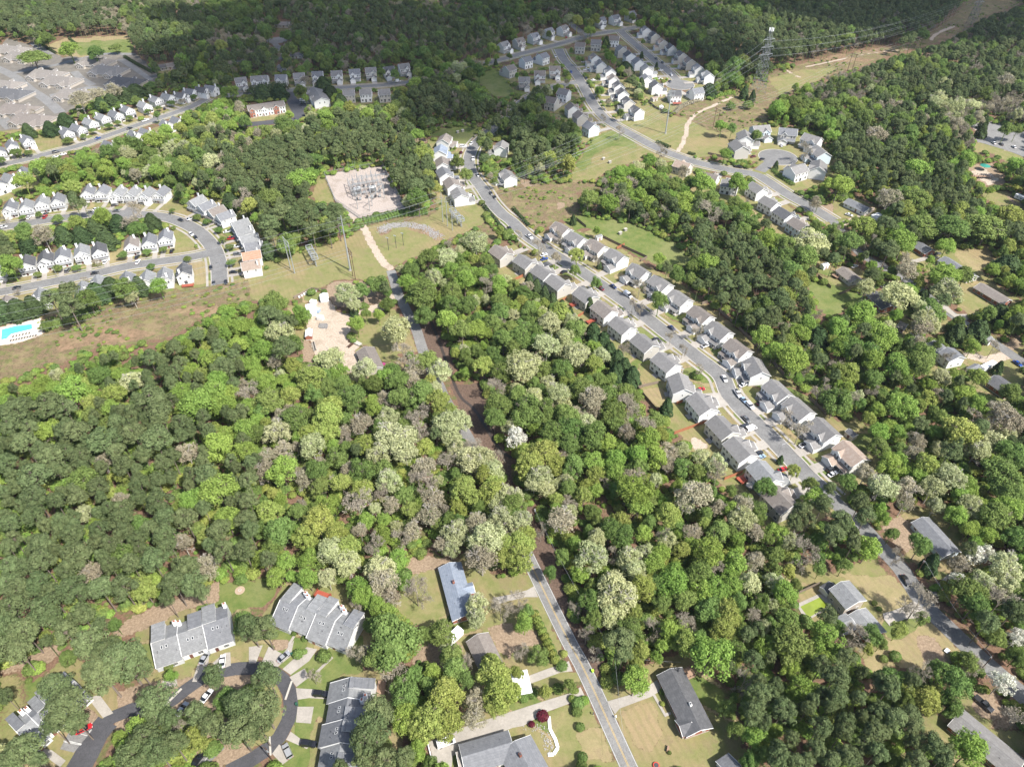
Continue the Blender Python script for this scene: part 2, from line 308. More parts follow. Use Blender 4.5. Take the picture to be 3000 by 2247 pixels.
# ------------------------------------------------------------------ areas of visible open ground (used for the ground cover and to keep trees off)
def poly(*seq):
    res = []; c = r = 0
    for s in seq:
        if len(s) == 4: c, r = s[0], s[1]; s = s[2:]
        res.append(px(c, r, s[0], s[1]))
    return res
AREAS = [  # cover, clear of trees?, polygon
 ('scrub', 1, poly((0,1,370,1090),(830,990),(1100,930),(1400,870),(1560,840),(1900,810),(2211,740),(2211,930),(1950,1000),(1700,1110),(1500,1250),(1200,1310),(850,1340),(500,1490),(330,1530),(0,1640),(-200,1700),(-200,1150))),
 ('rough', 0, poly((0,1,500,1230),(1150,1130),(1600,990),(2211,830),(2211,930),(1700,1110),(1300,1240),(900,1330),(500,1400))),
 ('mown', 1, poly((1,1,-60,690),(60,620),(200,570),(430,500),(700,420),(870,340),(960,300),(1050,290),(1280,260),(1480,240),(1620,90),(1900,60),(1960,130),(2000,250),(1850,330),(1620,430),(1560,460),(1400,560),(1200,640),(1180,700),(1080,760),(690,760),(560,830),(330,930),(0,950),(-60,900))),
 ('scrub', 1, poly((1,1,910,250),(1280,160),(1500,140),(1620,90),(1480,240),(1280,260),(1050,290),(960,300))),
 ('gravel', 1, poly((1,0,590,1510),(1090,1420),(1220,1657),(1,1,1300,140),(1050,190),(900,235),(800,235),(640,0))),
 ('mown', 1, poly((1,0,480,1657),(550,1520),(600,1540),(680,1700),(1,1,660,100),(540,100),(470,30))),
 ('rock', 1, poly((1,1,1050,290),(1180,260),(1350,265),(1500,310),(1620,370),(1590,430),(1450,370),(1330,325),(1180,330),(1100,390),(1050,330))),
 ('sand', 1, poly((1,1,420,960),(620,930),(700,1040),(830,1060),(900,1010),(1100,960),(1110,1010),(900,1080),(800,1120),(810,1250),(900,1330),(860,1380),(740,1440),(600,1380),(520,1420),(470,1280),(440,1150),(430,1000))),
 ('clay', 1, poly((1,1,630,800),(720,770),(1000,780),(1100,860),(1180,900),(1100,960),(900,980),(700,1000),(640,930),(600,860))),
 ('mown', 1, poly((1,1,830,1060),(1050,1040),(1200,1000),(1330,1200),(1380,1380),(1270,1400),(1080,1400),(1000,1320),(900,1330),(820,1220))),
 ('sand', 1, poly((1,1,740,1400),(860,1390),(900,1460),(800,1560),(720,1500))),
 ('clay', 1, poly((1,1,380,1280),(460,1280),(510,1400),(480,1500),(400,1490))),
 ('scrub', 1, poly((2,1,0,0),(560,0),(600,190),(420,240),(290,310),(150,330),(0,180))),
 ('scrub', 1, poly((1,1,2060,0),(2211,0),(2211,200),(2130,110))),
 ('scrub', 1, poly((2,0,-100,1657),(60,1600),(300,1570),(520,1560),(700,1570),(800,1620),(700,1657))),
 ('clay', 0, poly((2,0,60,1550),(190,1560),(180,1610),(90,1610))),
 ('clay', 0, poly((2,1,390,90),(470,90),(450,150),(380,160))),
 ('scrub', 1, poly((1,1,1900,330),(2000,250),(2100,370),(2050,440),(1950,420),(1850,360))),
 ('lush', 1, poly((2,1,430,240),(590,200),(700,220),(1000,260),(1200,330),(1400,430),(1600,620),(1450,640),(1300,640),(1170,600),(800,390),(640,310),(560,330))),
 ('mown', 1, poly((2,0,870,1120),(700,1190),(600,1330),(530,1450),(510,1560),(700,1560),(880,1450),(1110,1380),(1150,1330),(1400,1410),(1700,1450),(1960,1490),(1900,1450),(1500,1380),(1250,1300),(1050,1210),(930,1140))),
 ('lush', 0, poly((2,0,870,1120),(700,1190),(620,1330),(540,1440),(620,1480),(720,1330),(860,1260),(1080,1290),(1050,1210))),
 ('mown', 1, poly((2,0,1180,880),(980,1080),(1270,1270),(1500,1340),(1680,1360),(1870,1260),(2060,1150),(2060,1090),(1850,1150),(1700,1130),(1600,1080),(1540,1040),(1500,1020),(1380,1000),(1240,930))),
 ('scrub', 1, poly((2,0,1400,980),(1500,880),(1700,850),(1900,800),(1990,790),(2120,690),(2211,700),(2211,1060),(2060,1090),(1850,1150),(1700,1130),(1600,1080),(1540,1040))),
 ('scrub', 1, poly((3,0,0,640),(150,590),(400,530),(800,440),(1200,390),(1400,300),(1650,100),(1700,0),(2211,-80),(2211,30),(1900,130),(1550,340),(1280,420),(1000,500),(850,560),(700,610),(560,640),(400,720),(100,840),(0,930))),
 ('mown', 0, poly((3,0,0,680),(300,600),(600,590),(420,700),(100,820))),
 ('rough', 0, poly((3,0,350,520),(800,440),(1150,395),(1100,450),(850,540),(650,550))),
 ('rough', 0, poly((3,0,1420,350),(1600,230),(1680,210),(1600,330),(1500,370))),
 ('lush', 1, poly((1,0,1460,1180),(1560,1120),(1750,1080),(1930,1100),(1830,1250),(1700,1280),(1600,1180))),
 ('lush', 1, poly((1,0,1850,650),(2070,580),(2211,750),(2211,850),(2050,830))),
 ('lot', 1, poly((3,0,0,1080),(250,1100),(330,1200),(540,1300),(560,1530),(450,1610),(200,1657),(-80,1500),(-120,1150))),
 ('gravel', 1, poly((3,0,1740,1070),(1830,1050),(1990,1058),(2211,1125),(2300,1200),(2300,1400),(2060,1300),(1790,1222),(1810,1160))),
 ('clay', 1, poly((3,0,1700,1440),(1900,1400),(2060,1500),(2040,1600),(1850,1600))),
 ('mown', 1, poly((3,0,1760,1250),(1850,1230),(2211,1350),(2211,1430),(2060,1400),(1900,1310),(1800,1320))),
 ('sand', 1, poly((3,0,1740,1480),(1850,1450),(2000,1560),(1900,1600))),
 ('mown', 1, poly((3,1,430,130),(620,50),(740,200),(700,230),(560,250))),
 ('clay', 0, poly((3,1,430,130),(560,90),(560,200),(540,250))),
 ('mown', 1, poly((3,1,1220,600),(1480,470),(1560,480),(1900,470),(2000,560),(1800,700),(1500,560),(1400,620),(1440,660),(1400,690))),
 ('tan', 0, poly((3,1,1600,520),(1900,470),(2000,560),(1850,690),(1700,650))),
 ('lush', 1, poly((3,1,340,740),(600,820),(740,840),(840,930),(680,1000),(560,1090),(440,1010),(350,850))),
 ('mown', 1, poly((3,1,1650,880),(1760,830),(1910,990),(1750,1070),(1650,1000))),
 ('mown', 1, poly((3,1,1450,1060),(1500,1080),(1600,1120),(1540,1190),(1440,1230))),
 ('mown', 1, poly((3,1,1720,1370),(2000,1300),(2211,1220),(2211,1657),(2100,1657),(1900,1560),(1790,1480))),
 ('mown', 1, poly((3,1,1800,20),(2000,-20),(2211,60),(2211,200),(2080,160))),
 ('clay', 1, poly((0,3,950,480),(1100,400),(1350,250),(1600,180),(1750,60),(1900,30),(1950,60),(1880,230),(1600,300),(1250,460),(1050,540))),
 ('lush', 1, poly((0,3,1900,60),(2211,60),(2211,280),(1980,270),(1890,200))),
 ('lush', 1, poly((1,3,0,30),(240,30),(180,130),(60,270),(0,280))),
 ('clay', 1, poly((0,3,0,780),(300,640),(470,580),(530,650),(420,760),(100,860),(0,900))),
 ('mown', 1, poly((0,3,0,900),(250,800),(230,980),(120,1090),(0,1170))),
 ('clay', 1, poly((0,3,650,1040),(760,1100),(870,1250),(780,1320),(700,1300),(720,1200))),
 ('clay', 0, poly((0,3,1000,1000),(1700,850),(2211,880),(2211,1600),(1900,1640),(1600,1650),(1000,1500))),
 ('mown', 0, poly((1,3,-50,880),(200,960),(240,1100),(220,1260),(130,1400),(-50,1500))),
 ('lush', 1, poly((1,3,170,480),(440,570),(450,640),(640,720),(760,640),(960,820),(740,850),(620,1000),(480,1380),(470,1657),(80,1657),(330,1400),(370,1100),(340,940),(250,800),(100,700))),
 ('clay', 0, poly((1,3,120,560),(270,560),(280,640),(160,640))),
 ('mown', 1, poly((1,3,1230,330),(1350,420),(1500,400),(1640,330),(1560,130),(1500,0),(1300,0),(1200,280))),
 ('mown', 1, poly((1,3,1880,0),(2211,0),(2211,700),(2080,620),(2000,500),(1890,380),(1900,200))),
 ('clay', 0, poly((1,3,2000,430),(2211,420),(2211,700),(2090,660),(2040,560))),
 ('clay', 0, poly((1,3,1340,640),(1760,560),(1850,800),(1550,860),(1350,760))),
 ('mown', 1, poly((2,3,0,0),(150,0),(270,200),(450,680),(340,800),(600,830),(640,900),(300,1000),(0,1100))),
 ('clay', 0, poly((2,3,0,480),(190,470),(230,590),(100,600),(0,650))),
 ('mown', 1, poly((2,3,310,1180),(640,1080),(930,1657),(330,1657),(400,1480),(310,1300))),
 ('tan', 0, poly((2,3,560,1350),(750,1300),(880,1600),(650,1600))),
 ('mown', 1, poly((2,3,760,930),(1280,870),(1330,1040),(1530,1390),(1700,1480),(1860,1600),(1900,1700),(1090,1700))),
 ('tan', 0, poly((2,3,950,1180),(1200,1100),(1300,1350),(1200,1550),(1050,1450))),
 ('litter', 1, poly((2,3,260,0),(430,0),(540,480),(800,760),(730,900),(590,700),(420,350))),
 ('litter', 1, poly((2,2,0,900),(170,1050),(280,1230),(330,1350),(520,1657),(230,1657),(130,1400),(0,1250))),
 ('litter', 1, poly((1,2,1660,0),(1990,0),(1980,260),(2211,650),(2211,950),(2050,700),(1920,500),(1760,200))),
 ('litter', 1, poly((1,1,1390,1170),(1500,1000),(1600,1200),(1720,1450),(1700,1657),(1500,1400))),
 ('clay', 0, poly((1,2,1400,540),(1750,520),(1780,680),(1500,700))),
 ('clay', 1, poly((1,2,1300,1500),(1760,1500),(1600,1580),(1250,1657))),
 ('mown', 1, poly((2,2,1080,40),(1250,0),(1420,150),(1690,330),(1820,500),(2020,770),(1850,860),(1700,600),(1560,580),(1530,450),(1400,430),(1270,230))),
 ('tan', 0, poly((2,2,1100,50),(1300,30),(1400,160),(1250,220))),
 ('sand', 0, poly((2,2,1550,450),(1610,480),(1700,560),(1600,580),(1550,530))),
 ('mown', 1, poly((2,1,1080,1480),(1240,1510),(1330,1620),(1300,1657),(1160,1657))),
 ('mown', 1, poly((3,2,540,1657),(900,1510),(1060,1657))),
 ('clay', 1, poly((3,2,980,1240),(1130,1140),(1230,1210),(1330,1350),(1200,1450),(1080,1380))),
 ('tan', 1, poly((3,3,530,0),(1060,0),(1250,200),(1150,300),(1000,320),(860,200),(760,60))),
 ('tan', 1, poly((3,3,1400,400),(1680,660),(1580,760),(1280,830),(1130,790),(880,850),(800,720),(960,620),(1250,500))),
 ('clay', 0, poly((3,3,1280,540),(1450,540),(1560,700),(1500,790),(1330,760))),
 ('mown', 1, poly((3,3,1420,1180),(1480,1200),(1600,1430),(1500,1480),(1330,1350))),
 ('clay', 1, poly((3,3,1760,1000),(1900,990),(2050,1080),(2211,1300),(2211,1560),(2050,1380),(1870,1250),(1740,1130))),
 ('mown', 1, poly((3,3,270,160),(440,80),(560,240),(640,330),(360,400),(250,280))),
 ('paved', 2, poly((0,0,-80,500),(60,330),(340,420),(560,500),(1000,420),(1160,460),(1370,640),(1330,720),(940,780),(760,760),(620,960),(480,1010),(460,1110),(200,1110),(-80,1150))),
 ('lot', 1, poly((0,0,300,1150),(450,1150),(650,1260),(420,1320),(330,1290))),
 ('tan', 1, poly((0,0,390,400),(550,335),(1130,310),(1150,460),(700,500),(500,480))),
 ('lush', 0, poly((0,0,620,370),(1130,340),(1150,460),(680,490))),
 ('tan', 1, poly((0,1,930,500),(1060,480),(1170,590),(940,660))),
 ('mown', 1, poly((0,1,1480,310),(1560,330),(1680,430),(1700,500),(1520,550))),
 ('tan', 1, poly((0,1,1650,610),(1780,610),(1800,800),(1680,800))),
 ('mown', 1, poly((0,1,1400,60),(1560,70),(1600,180),(1480,220),(1390,150))),
 ('sand', 1, poly((0,1,-120,1190),(350,1090),(370,1230),(200,1300),(-120,1350))),
 ('clay', 1, poly((1,0,1380,1180),(1450,1180),(1480,1230),(1370,1240))),
]
HOUSES = []                                    # (centre, half length, half width, yaw, height) gathered below, for keeping trees off
# ------------------------------------------------------------------ building materials
WALL = {k: striped('siding_'+k, c, .2, .12, 'Z', .55, .04) for k, c in {'white': (.7,.7,.69), 'cream': (.6,.58,.52), 'beige': (.46,.44,.4), 'taupe': (.42,.38,.33), 'grey': (.5,.51,.52), 'blue': (.5,.58,.63), 'pale': (.68,.68,.66), 'sage': (.4,.47,.45), 'rose': (.55,.45,.4)}.items()}
WALL['brick'] = striped('brick_wall', (.27,.1,.065), .075, .3, 'Z', .8, .15, (.33,.14,.09))
ROOF = {k: striped('shingles_'+k, c, .28, .2, 'Z', .85, .16, c2) for k, (c, c2) in {'grey': ((.17,.165,.16), (.2,.195,.19)), 'charcoal': ((.085,.087,.092), (.11,.11,.115)), 'brown': ((.165,.145,.13), (.195,.175,.158)), 'tan': ((.26,.2,.16), (.29,.24,.2)), 'blue': ((.2,.235,.29), (.24,.27,.32)), 'light': ((.18,.185,.188), (.225,.23,.232)), 'slate': ((.14,.145,.155), (.17,.175,.185)), 'orange': ((.36,.2,.13), (.38,.23,.16)), 'stone': ((.17,.155,.14), (.21,.195,.18)), 'red': ((.3,.12,.09),(.33,.15,.1))}.items()}
m_trim = plain('white_trim', (.78,.78,.76), .5, .05, 4); m_glass = plain('window_glass', (.03,.035,.042), .12, .3, .6, spec=.6)
m_gdoor = striped('garage_door_panels', (.75,.74,.71), .55, .2, 'Z', .5, .04); m_door = plain('door_paint', (.16,.06,.05), .5, .1, 3, rnd=.5)
m_brick = WALL['brick']; m_found = plain('foundation_block', (.4,.38,.35), .9, .15, 3); m_dark = plain('dark_metal', (.05,.05,.055), .5, .1, 3)
m_deck = striped('deck_boards', (.3,.2,.14), .14, .4, 'X', .8, .12); m_reddeck = striped('stained_deck_boards', (.32,.08,.05), .14, .3, 'X', .6, .1)
m_solar = striped('solar_cells', (.015,.02,.05), .5, .5, 'X', .2, .05); m_white = plain('white_sheet_metal', (.78,.79,.8), .4, .06, 1)
KIT = {}
def cached(key, f):
    if key not in KIT: KIT[key] = f()
    return KIT[key]
def pane(w, h, ori):   # window: white frame with dark glass and a meeting rail; ori 0 front(-y) 1 right(+x) 2 back(+y) 3 left(-x)
    def f():
        mb = MB(); t = .07
        def bx(x0, x1, z0, z1, d0, d1, m):
            if ori == 0: mb.box(x0, x1, -d1, -d0, z0, z1, m)
            elif ori == 2: mb.box(-x1, -x0, d0, d1, z0, z1, m)
            elif ori == 1: mb.box(d0, d1, x0, x1, z0, z1, m)
            else: mb.box(-d1, -d0, -x1, -x0, z0, z1, m)
        bx(-w/2, w/2, 0, h, -.02, .03, 1); bx(-w/2-t, -w/2, -t, h+t, -.02, .06, 0); bx(w/2, w/2+t, -t, h+t, -.02, .06, 0)
        bx(-w/2, w/2, -t, 0, -.02, .06, 0); bx(-w/2, w/2, h, h+t, -.02, .06, 0); bx(-w/2, w/2, h/2-.03, h/2+.03, .03, .05, 0)
        return mb.mesh('window', [m_trim, m_glass])
    return cached(('pane', w, h, ori), f)
def slabroof(mb, x0, x1, y0, y1, ze, zr, ov=.35, th=.16, axis='x', m=0, mt=1):
    """two pitched slabs with overhang and white fascia"""
    def q(pts):  # top face list -> slab
        b = [(p[0], p[1], p[2]-th) for p in pts]; mb.face(pts, m); mb.face(b[::-1], mt)
        for i in range(4): j = (i+1) % 4; mb.face([b[i], b[j], pts[j], pts[i]], mt)
    if axis == 'x':
        ym = (y0+y1)/2; s = (zr-ze)/(ym-y0); a = x0-ov; b = x1+ov; za = ze-s*ov+th; zt = zr+th
        q([(a,y0-ov,za),(b,y0-ov,za),(b,ym-.001,zt),(a,ym-.001,zt)]); q([(b,y1+ov,za),(a,y1+ov,za),(a,ym+.001,zt),(b,ym+.001,zt)])
        for xx in (a-.02, b+.02):  # barge boards
            for yy, zz in ((y0-ov, za), (y1+ov, za)): mb.bar((xx,yy,zz-.12), (xx,ym,zt-.12), .16, m=mt)
    else:
        xm = (x0+x1)/2; s = (zr-ze)/(xm-x0); a = y0-ov; b = y1+ov; za = ze-s*ov+th; zt = zr+th
        q([(x0-ov,b,za),(x0-ov,a,za),(xm-.001,a,zt),(xm-.001,b,zt)]); q([(x1+ov,a,za),(x1+ov,b,za),(xm+.001,b,zt),(xm+.001,a,zt)])
        for yy in (a-.02, b+.02):
            for xx, zz in ((x0-ov, za), (x1+ov, za)): mb.bar((xx,yy,zz-.12), (xm,yy,zt-.12), .16, m=mt)
def gablebox(mb, x0, x1, y0, y1, ze, zr, axis='x', m=0, mf=1, z0=0):
    mb.box(x0-.03, x1+.03, y0-.03, y1+.03, z0, .45, mf, bottom=False) if z0 == 0 else None
    mb.box(x0, x1, y0, y1, max(z0, .3), ze, m, bottom=z0 > 0)
    if axis == 'x':
        ym = (y0+y1)/2
        for x in (x0, x1): mb.face([(x,y0,ze),(x,y1,ze),(x,ym,zr)], m)
    else:
        xm = (x0+x1)/2
        for y in (y0, y1): mb.face([(x0,y,ze),(x1,y,ze),(xm,y,zr)], m)
def colonial(wall, roof, v, detail):
    """two storeys, ridge along the street, front gable, single-storey garage wing and a porch; v mirrors and varies it"""
    def f():
        K = []; W_, D = 11.0, 9.4; s = -1 if v % 2 else 1; x0, x1, y0, y1 = -W_/2, W_/2, -D/2+1, D/2+1
        mb = MB(); gablebox(mb, x0, x1, y0, y1, 5.6, 8.3); K.append(('wall', mb.mesh('wall', [wall, m_found]), -1, (0,0,0)))
        mb = MB(); slabroof(mb, x0, x1, y0, y1, 5.6, 8.3); K.append(('roof', mb.mesh('roof', [roof, m_trim]), -1, (0,0,0))); ri = len(K)-1
        mb = MB(); mb.cyl((0, 0), .06, 0, .55, 6); me = mb.mesh('vent_pipe', [m_dark])
        if detail:
            for xx in (-2.5, 1.2, 3.4): K.append(('vent_pipe', me, ri, (xx, y0+D*.68, 7.2)))
        # front gable
        gx = s*2.2 if v < 2 else s*1.0; mb = MB(); gablebox(mb, gx-2.1, gx+2.1, y0-.5, y0+.2, 5.6, 7.3, 'y', z0=2.9); K.append(('front_gable', mb.mesh('front_gable', [wall, m_found]), -1, (0,0,0)))
        mb = MB(); slabroof(mb, gx-2.1, gx+2.1, y0-.5, y0+2.6, 5.6, 7.3, .3, .14, 'y'); K.append(('roof', mb.mesh('gable_roof', [roof, m_trim]), -1, (0,0,.03)))
        # garage wing
        wx = s*2.6; ww = 2.75; yg = y0-4.2 if v != 3 else y0-2.6
        mb = MB(); mb.box(wx-ww, wx+ww, yg, y0-.02, 0, 2.7, 0, bottom=False); mb.face([(wx-ww,yg,2.7),(wx+ww,yg,2.7),(wx,yg,4.2)], 0)
        K.append(('garage', mb.mesh('garage', [wall]), -1, (0,0,0))); gi = len(K)-1
        mb = MB(); slabroof(mb, wx-ww, wx+ww, yg, y0-.4, 2.7, 4.2, .3, .14, 'y'); K.append(('roof', mb.mesh('garage_roof', [roof, m_trim]), gi, (0,0,0)))
        mb = MB(); mb.box(wx-2.35, wx+2.35, yg-.07, yg-.01, .05, 2.25, 0); K.append(('garage_door', mb.mesh('garage_door', [m_gdoor]), gi, (0,0,0)))
        # porch
        pa, pb = sorted((s*-.3, -s*(W_/2-.3))); yp = y0-2.2; mb = MB()
        t = [(pa-.2,yp-.25,2.6),(pb+.2,yp-.25,2.6),(pb+.2,y0-.02,3.35),(pa-.2,y0-.02,3.35)]; b = [(p[0],p[1],p[2]-.14) for p in t]; mb.face(t, 0); mb.face(b[::-1], 1)
        for i in range(4): j = (i+1) % 4; mb.face([b[i],b[j],t[j],t[i]], 1)
        K.append(('porch_roof', mb.mesh('porch_roof', [roof, m_trim]), -1, (0,0,0)))
        if detail:
            mb = MB(); mb.box(pa, pb, yp, y0-.03, .0, .35, 0); mb.box(pa+.2, pa+1.6, yp-.6, yp-.01, 0, .18, 0); K.append(('porch_floor', mb.mesh('porch_floor', [m_conc]), -1, (0,0,0)))
            mb = MB(); mb.box(-.09, .09, -.09, .09, .35, 2.5, 0); me = mb.mesh('post', [m_trim])
            for xx in (pa+.15, (pa+pb)/2, pb-.15): K.append(('post', me, -1, (xx, yp+.1, 0)))
            mb = MB(); mb.box(-.5, .5, -.06, -.01, .4, 2.45, 0); K.append(('door', mb.mesh('door', [m_door]), -1, (s*-1.1, y0, 0)))
            for xx in (s*-2.7, s*-4.2): K.append(('window', pane(.95, 1.35, 0), -1, (xx, y0, .95)))
        for xx in (-4.3, -2.6, 2.6, 4.3): 
            if abs(xx-gx) > 2.3: K.append(('window', pane(.95, 1.35, 0), -1, (xx, y0, 3.75)))
        for xx in (gx-.75, gx+.75): K.append(('window', pane(.95, 1.35, 0), -1, (xx, y0-.5, 3.75)))
        for xx in (-4, -.9, 2.2, 4.2): K.append(('window', pane(.9, 1.25, 2), -1, (xx, y1, 3.8)))
        for xx in (-3.8, 3.6): K.append(('window', pane(1.6, 1.3, 2), -1, (xx, y1, 1.1)))
        K.append(('patio_door', pane(1.7, 2.0, 2), -1, (.3, y1, .45)))
        if detail:
            K.append(('window', pane(.6, .9, 1), -1, (x1, 1.4, 4.0))); K.append(('window', pane(.6, .9, 3), -1, (x0, 1.4, 4.0)))
            mb = MB(); mb.box(-1.5, 1.5, .05, 1.9, 0, .12, 0); K.append(('patio', mb.mesh('patio', [m_conc]), -1, (.3, y1, 0)))
        return K
    return cached(('col', wall.name, roof.name, v, detail), f)
def gablefront(wall, roof, v, detail):
    """narrow two-storey house, gable towards the street, chimney at the back"""
    def f():
        K = []; W_, D = 7.8, 9.8; x0, x1, y0, y1 = -W_/2, W_/2, -D/2, D/2; s = -1 if v % 2 else 1
        mb = MB(); gablebox(mb, x0, x1, y0, y1, 5.3, 8.2, 'y'); K.append(('wall', mb.mesh('wall', [wall, m_found]), -1, (0,0,0)))
        mb = MB(); slabroof(mb, x0, x1, y0, y1, 5.3, 8.2, .35, .16, 'y'); K.append(('roof', mb.mesh('roof', [roof, m_trim]), -1, (0,0,0))); ri = 1
        mb = MB(); mb.box(-.55, .55, -.35, .35, 4, 9.4, 0); mb.box(-.35, .35, -.2, .2, 9.4, 9.6, 1); K.append(('chimney', mb.mesh('chimney', [wall, m_dark]), ri, (s*-1.9, y1-1.4, 0)))
        if v >= 2:   # lower front bay with its own gable
            mb = MB(); gablebox(mb, s*1.9-1.9, s*1.9+1.9, y0-1.5, y0-.02, 4.9, 6.6, 'y'); K.append(('front_bay', mb.mesh('front_bay', [wall, m_found]), -1, (0,0,0)))
            mb = MB(); slabroof(mb, s*1.9-1.9, s*1.9+1.9, y0-1.5, y0+1.2, 4.9, 6.6, .25, .14, 'y'); K.append(('roof', mb.mesh('bay_roof', [roof, m_trim]), -1, (0,0,.03)))
        yf = y0-1.5 if v >= 2 else y0
        mb = MB(); t = [(x0-.1,y0-1.1,2.7),(x1+.1,y0-1.1,2.7),(x1+.1,y0-.02,3.2),(x0-.1,y0-.02,3.2)]
        if v >= 2: t = [(-s*4.0,y0-1.3,2.7),(-s*.05,y0-1.3,2.7),(-s*.05,y0-.02,3.2),(-s*4.0,y0-.02,3.2)]
        b = [(p[0],p[1],p[2]-.14) for p in t]; mb.face(t if (v < 2 or s < 0) else t[::-1], 0); mb.face(b[::-1], 1)
        for i in range(4): j = (i+1) % 4; mb.face([b[i],b[j],t[j],t[i]], 1)
        K.append(('porch_roof', mb.mesh('porch_roof', [roof, m_trim]), -1, (0,0,0)))
        mb = MB(); mb.box(-1.25, 1.25, -.06, -.01, .05, 2.2, 0); K.append(('garage_door', mb.mesh('garage_door', [m_gdoor]), -1, (s*2.1, yf, 0)))
        mb = MB(); mb.box(-.5, .5, -.06, -.01, .4, 2.4, 0); K.append(('door', mb.mesh('door', [m_door]), -1, (-s*1.0, y0, 0)))
        K.append(('window', pane(1.5, 1.3, 0), -1, (-s*2.7, y0, .9)))
        for xx in ((-2.7, -1.1, 1.1, 2.7) if v < 2 else (-s*3.0, -s*1.2)): K.append(('window', pane(.85, 1.3, 0), -1, (xx, y0, 3.6)))
        if v >= 2:
            for xx in (s*1.1, s*2.7): K.append(('window', pane(.85, 1.3, 0), -1, (xx, yf, 3.5)))
        for yy in (-2.5, 2.0): K.append(('window', pane(.7, 1.2, 1), -1, (x1, yy, 3.7))); K.append(('window', pane(.7, 1.2, 3), -1, (x0, yy, 3.7)))
        for xx in (-2.2, 2.2): K.append(('window', pane(1.0, 1.3, 2), -1, (xx, y1, 3.7)))
        K.append(('patio_door', pane(1.7, 2.0, 2), -1, (0, y1, .4)))
        return K
    return cached(('gf', wall.name, roof.name, v, detail), f)

RD = {q[0]: q for q in SM}
def road_near(c, names=None):
    best = None
    for q in SM:
        if names and q[0] not in names: continue
        for i, a in enumerate(q[1]):
            d = (a-c).length
            if best is None or d < best[0]: best = (d, a, (q[1][min(i+1, len(q[1])-1)]-q[1][max(i-1, 0)]).normalized(), q)
    return best
drive_mb = []
def drive(c, rz, x, y0, w_, length):
    mb = MB(); M = Matrix.Translation(c) @ Matrix.Rotation(rz, 4, 'Z')
    q = [M @ Vector(p) for p in ((x-w_/2, y0-length, 0), (x+w_/2, y0-length, 0), (x+w_/2, y0, 0), (x-w_/2, y0, 0))]
    z = .185+.002*(len(drive_mb) % 12); mb.face([(p.x, p.y, z) for p in q]); o = tag(mb.obj('driveway', m_conc), kind='structure'); drive_mb.append(o)
HN = []
def hrow(kind, road, group, phrase, items, front=None, h=8.3, drv=True, order='nearest the camera', detail=True, sc=1.0):
    """items: (col,row,x,y,wall,roof[,variant]) ridge centres. The house turns its front to the road unless front (degrees from straight ahead) is given"""
    L_ = []; c = r = 0
    for it in items:
        if len(it) >= 6 and isinstance(it[3], (int, float)) and isinstance(it[2], (int, float)) and not isinstance(it[1], str) and isinstance(it[0], int) and it[0] < 4 and it[1] < 4 and isinstance(it[4], str): c, r = it[0], it[1]; it = it[2:]
        L_.append((P(c, r, it[0], it[1], h), it[2], it[3], it[4] if len(it) > 4 else 0, it[5] if len(it) > 5 else None))
    idx = sorted(range(len(L_)), key=lambda i: L_[i][0].length) if order else range(len(L_))
    rank = {i: k for k, i in enumerate(idx)}
    for i, (cc, wl, rf, v, fr) in enumerate(L_):
        fr = fr if fr is not None else front
        if fr is None:
            d, a, t, q = road_near(cc, road); f = Vector((t.y, -t.x, 0)); f = f if f.dot(a-cc) > 0 else -f
        else: f = Vector((math.sin(R(fr)), math.cos(R(fr)), 0)); d, a, t, q = road_near(cc, road)
        rz = math.atan2(f.x, -f.y); wm = WALL[wl]; rm = ROOF[rf]
        if kind == 'col':
            cc = cc+f*1.0; kit = colonial(wm, rm, v, detail); hl, hd = 5.5, 6.0; dx, dy = ((-1 if v % 2 else 1)*2.6, -4.7+1-4.2)
        else: kit = gablefront(wm, rm, v, detail); hl, hd = 3.9, 5.2; dx, dy = ((-1 if v % 2 else 1)*2.1, -4.9-(1.5 if v >= 2 else 0))
        lab = f"{wl if wl != 'pale' else 'off-white'} house, {rf if rf not in ('light','slate') else rf+' grey'} roof, {ordn(rank[i])} nearest {phrase}"
        place('house', kit, cc, rz, lab, 'house', group, sc)
        HOUSES.append((cc, hl+1, hd+1, rz, 8)); HN.append((kind, cc, f, rz))
        if drv:
            ln = (a-cc).dot(f)+dy-q[2]/2; ln = min(max(ln, 1.5), 12); drive(cc, rz, dx, dy, 4.6 if kind == 'col' else 2.8, ln+.3)
W, C_, Bg, Tp, Gy, Bl, Pl = 'white', 'cream', 'beige', 'taupe', 'grey', 'blue', 'pale'
hrow('col', ['main'], 'houses along the west side of the main street', 'on the left side of the long street', [
 (1,1,2115,495,Bg,'brown',0),(2,1,115,575,Bg,'grey',1),(270,668,Pl,'grey',0),(400,755,Bg,'grey',1),(640,862,Bg,'grey',0),(800,985,Pl,'brown',1),(957,1125,Pl,'grey',0),(1150,1275,Bg,'grey',1),(1338,1440,Pl,'grey',0),
 (2,2,1465,-25,Pl,'grey',1),(1652,145,Pl,'grey',0),(1830,345,C_,'grey',1),(1985,535,Pl,'grey',0),(2195,745,Pl,'light',1),(3,2,120,965,Bg,'brown',0)])
hrow('col', ['main'], 'houses along the east side of the main street', 'on the right side of the long street', [
 (2,1,430,290,Pl,'brown',1),(560,375,Pl,'grey',0),(735,440,C_,'brown',1),(905,525,Pl,'grey',0),(1100,655,Pl,'grey',1),(1290,760,Pl,'grey',0),(1455,888,Pl,'grey',1),(1640,1030,Pl,'brown',0),(1800,1165,Pl,'grey',1),(1960,1320,Pl,'brown',0),(2120,1490,Pl,'grey',1),
 (3,2,100,30,Pl,'grey',0),(280,180,Pl,'grey',1),(500,365,Pl,'grey',0),(735,570,Pl,'tan',1)])
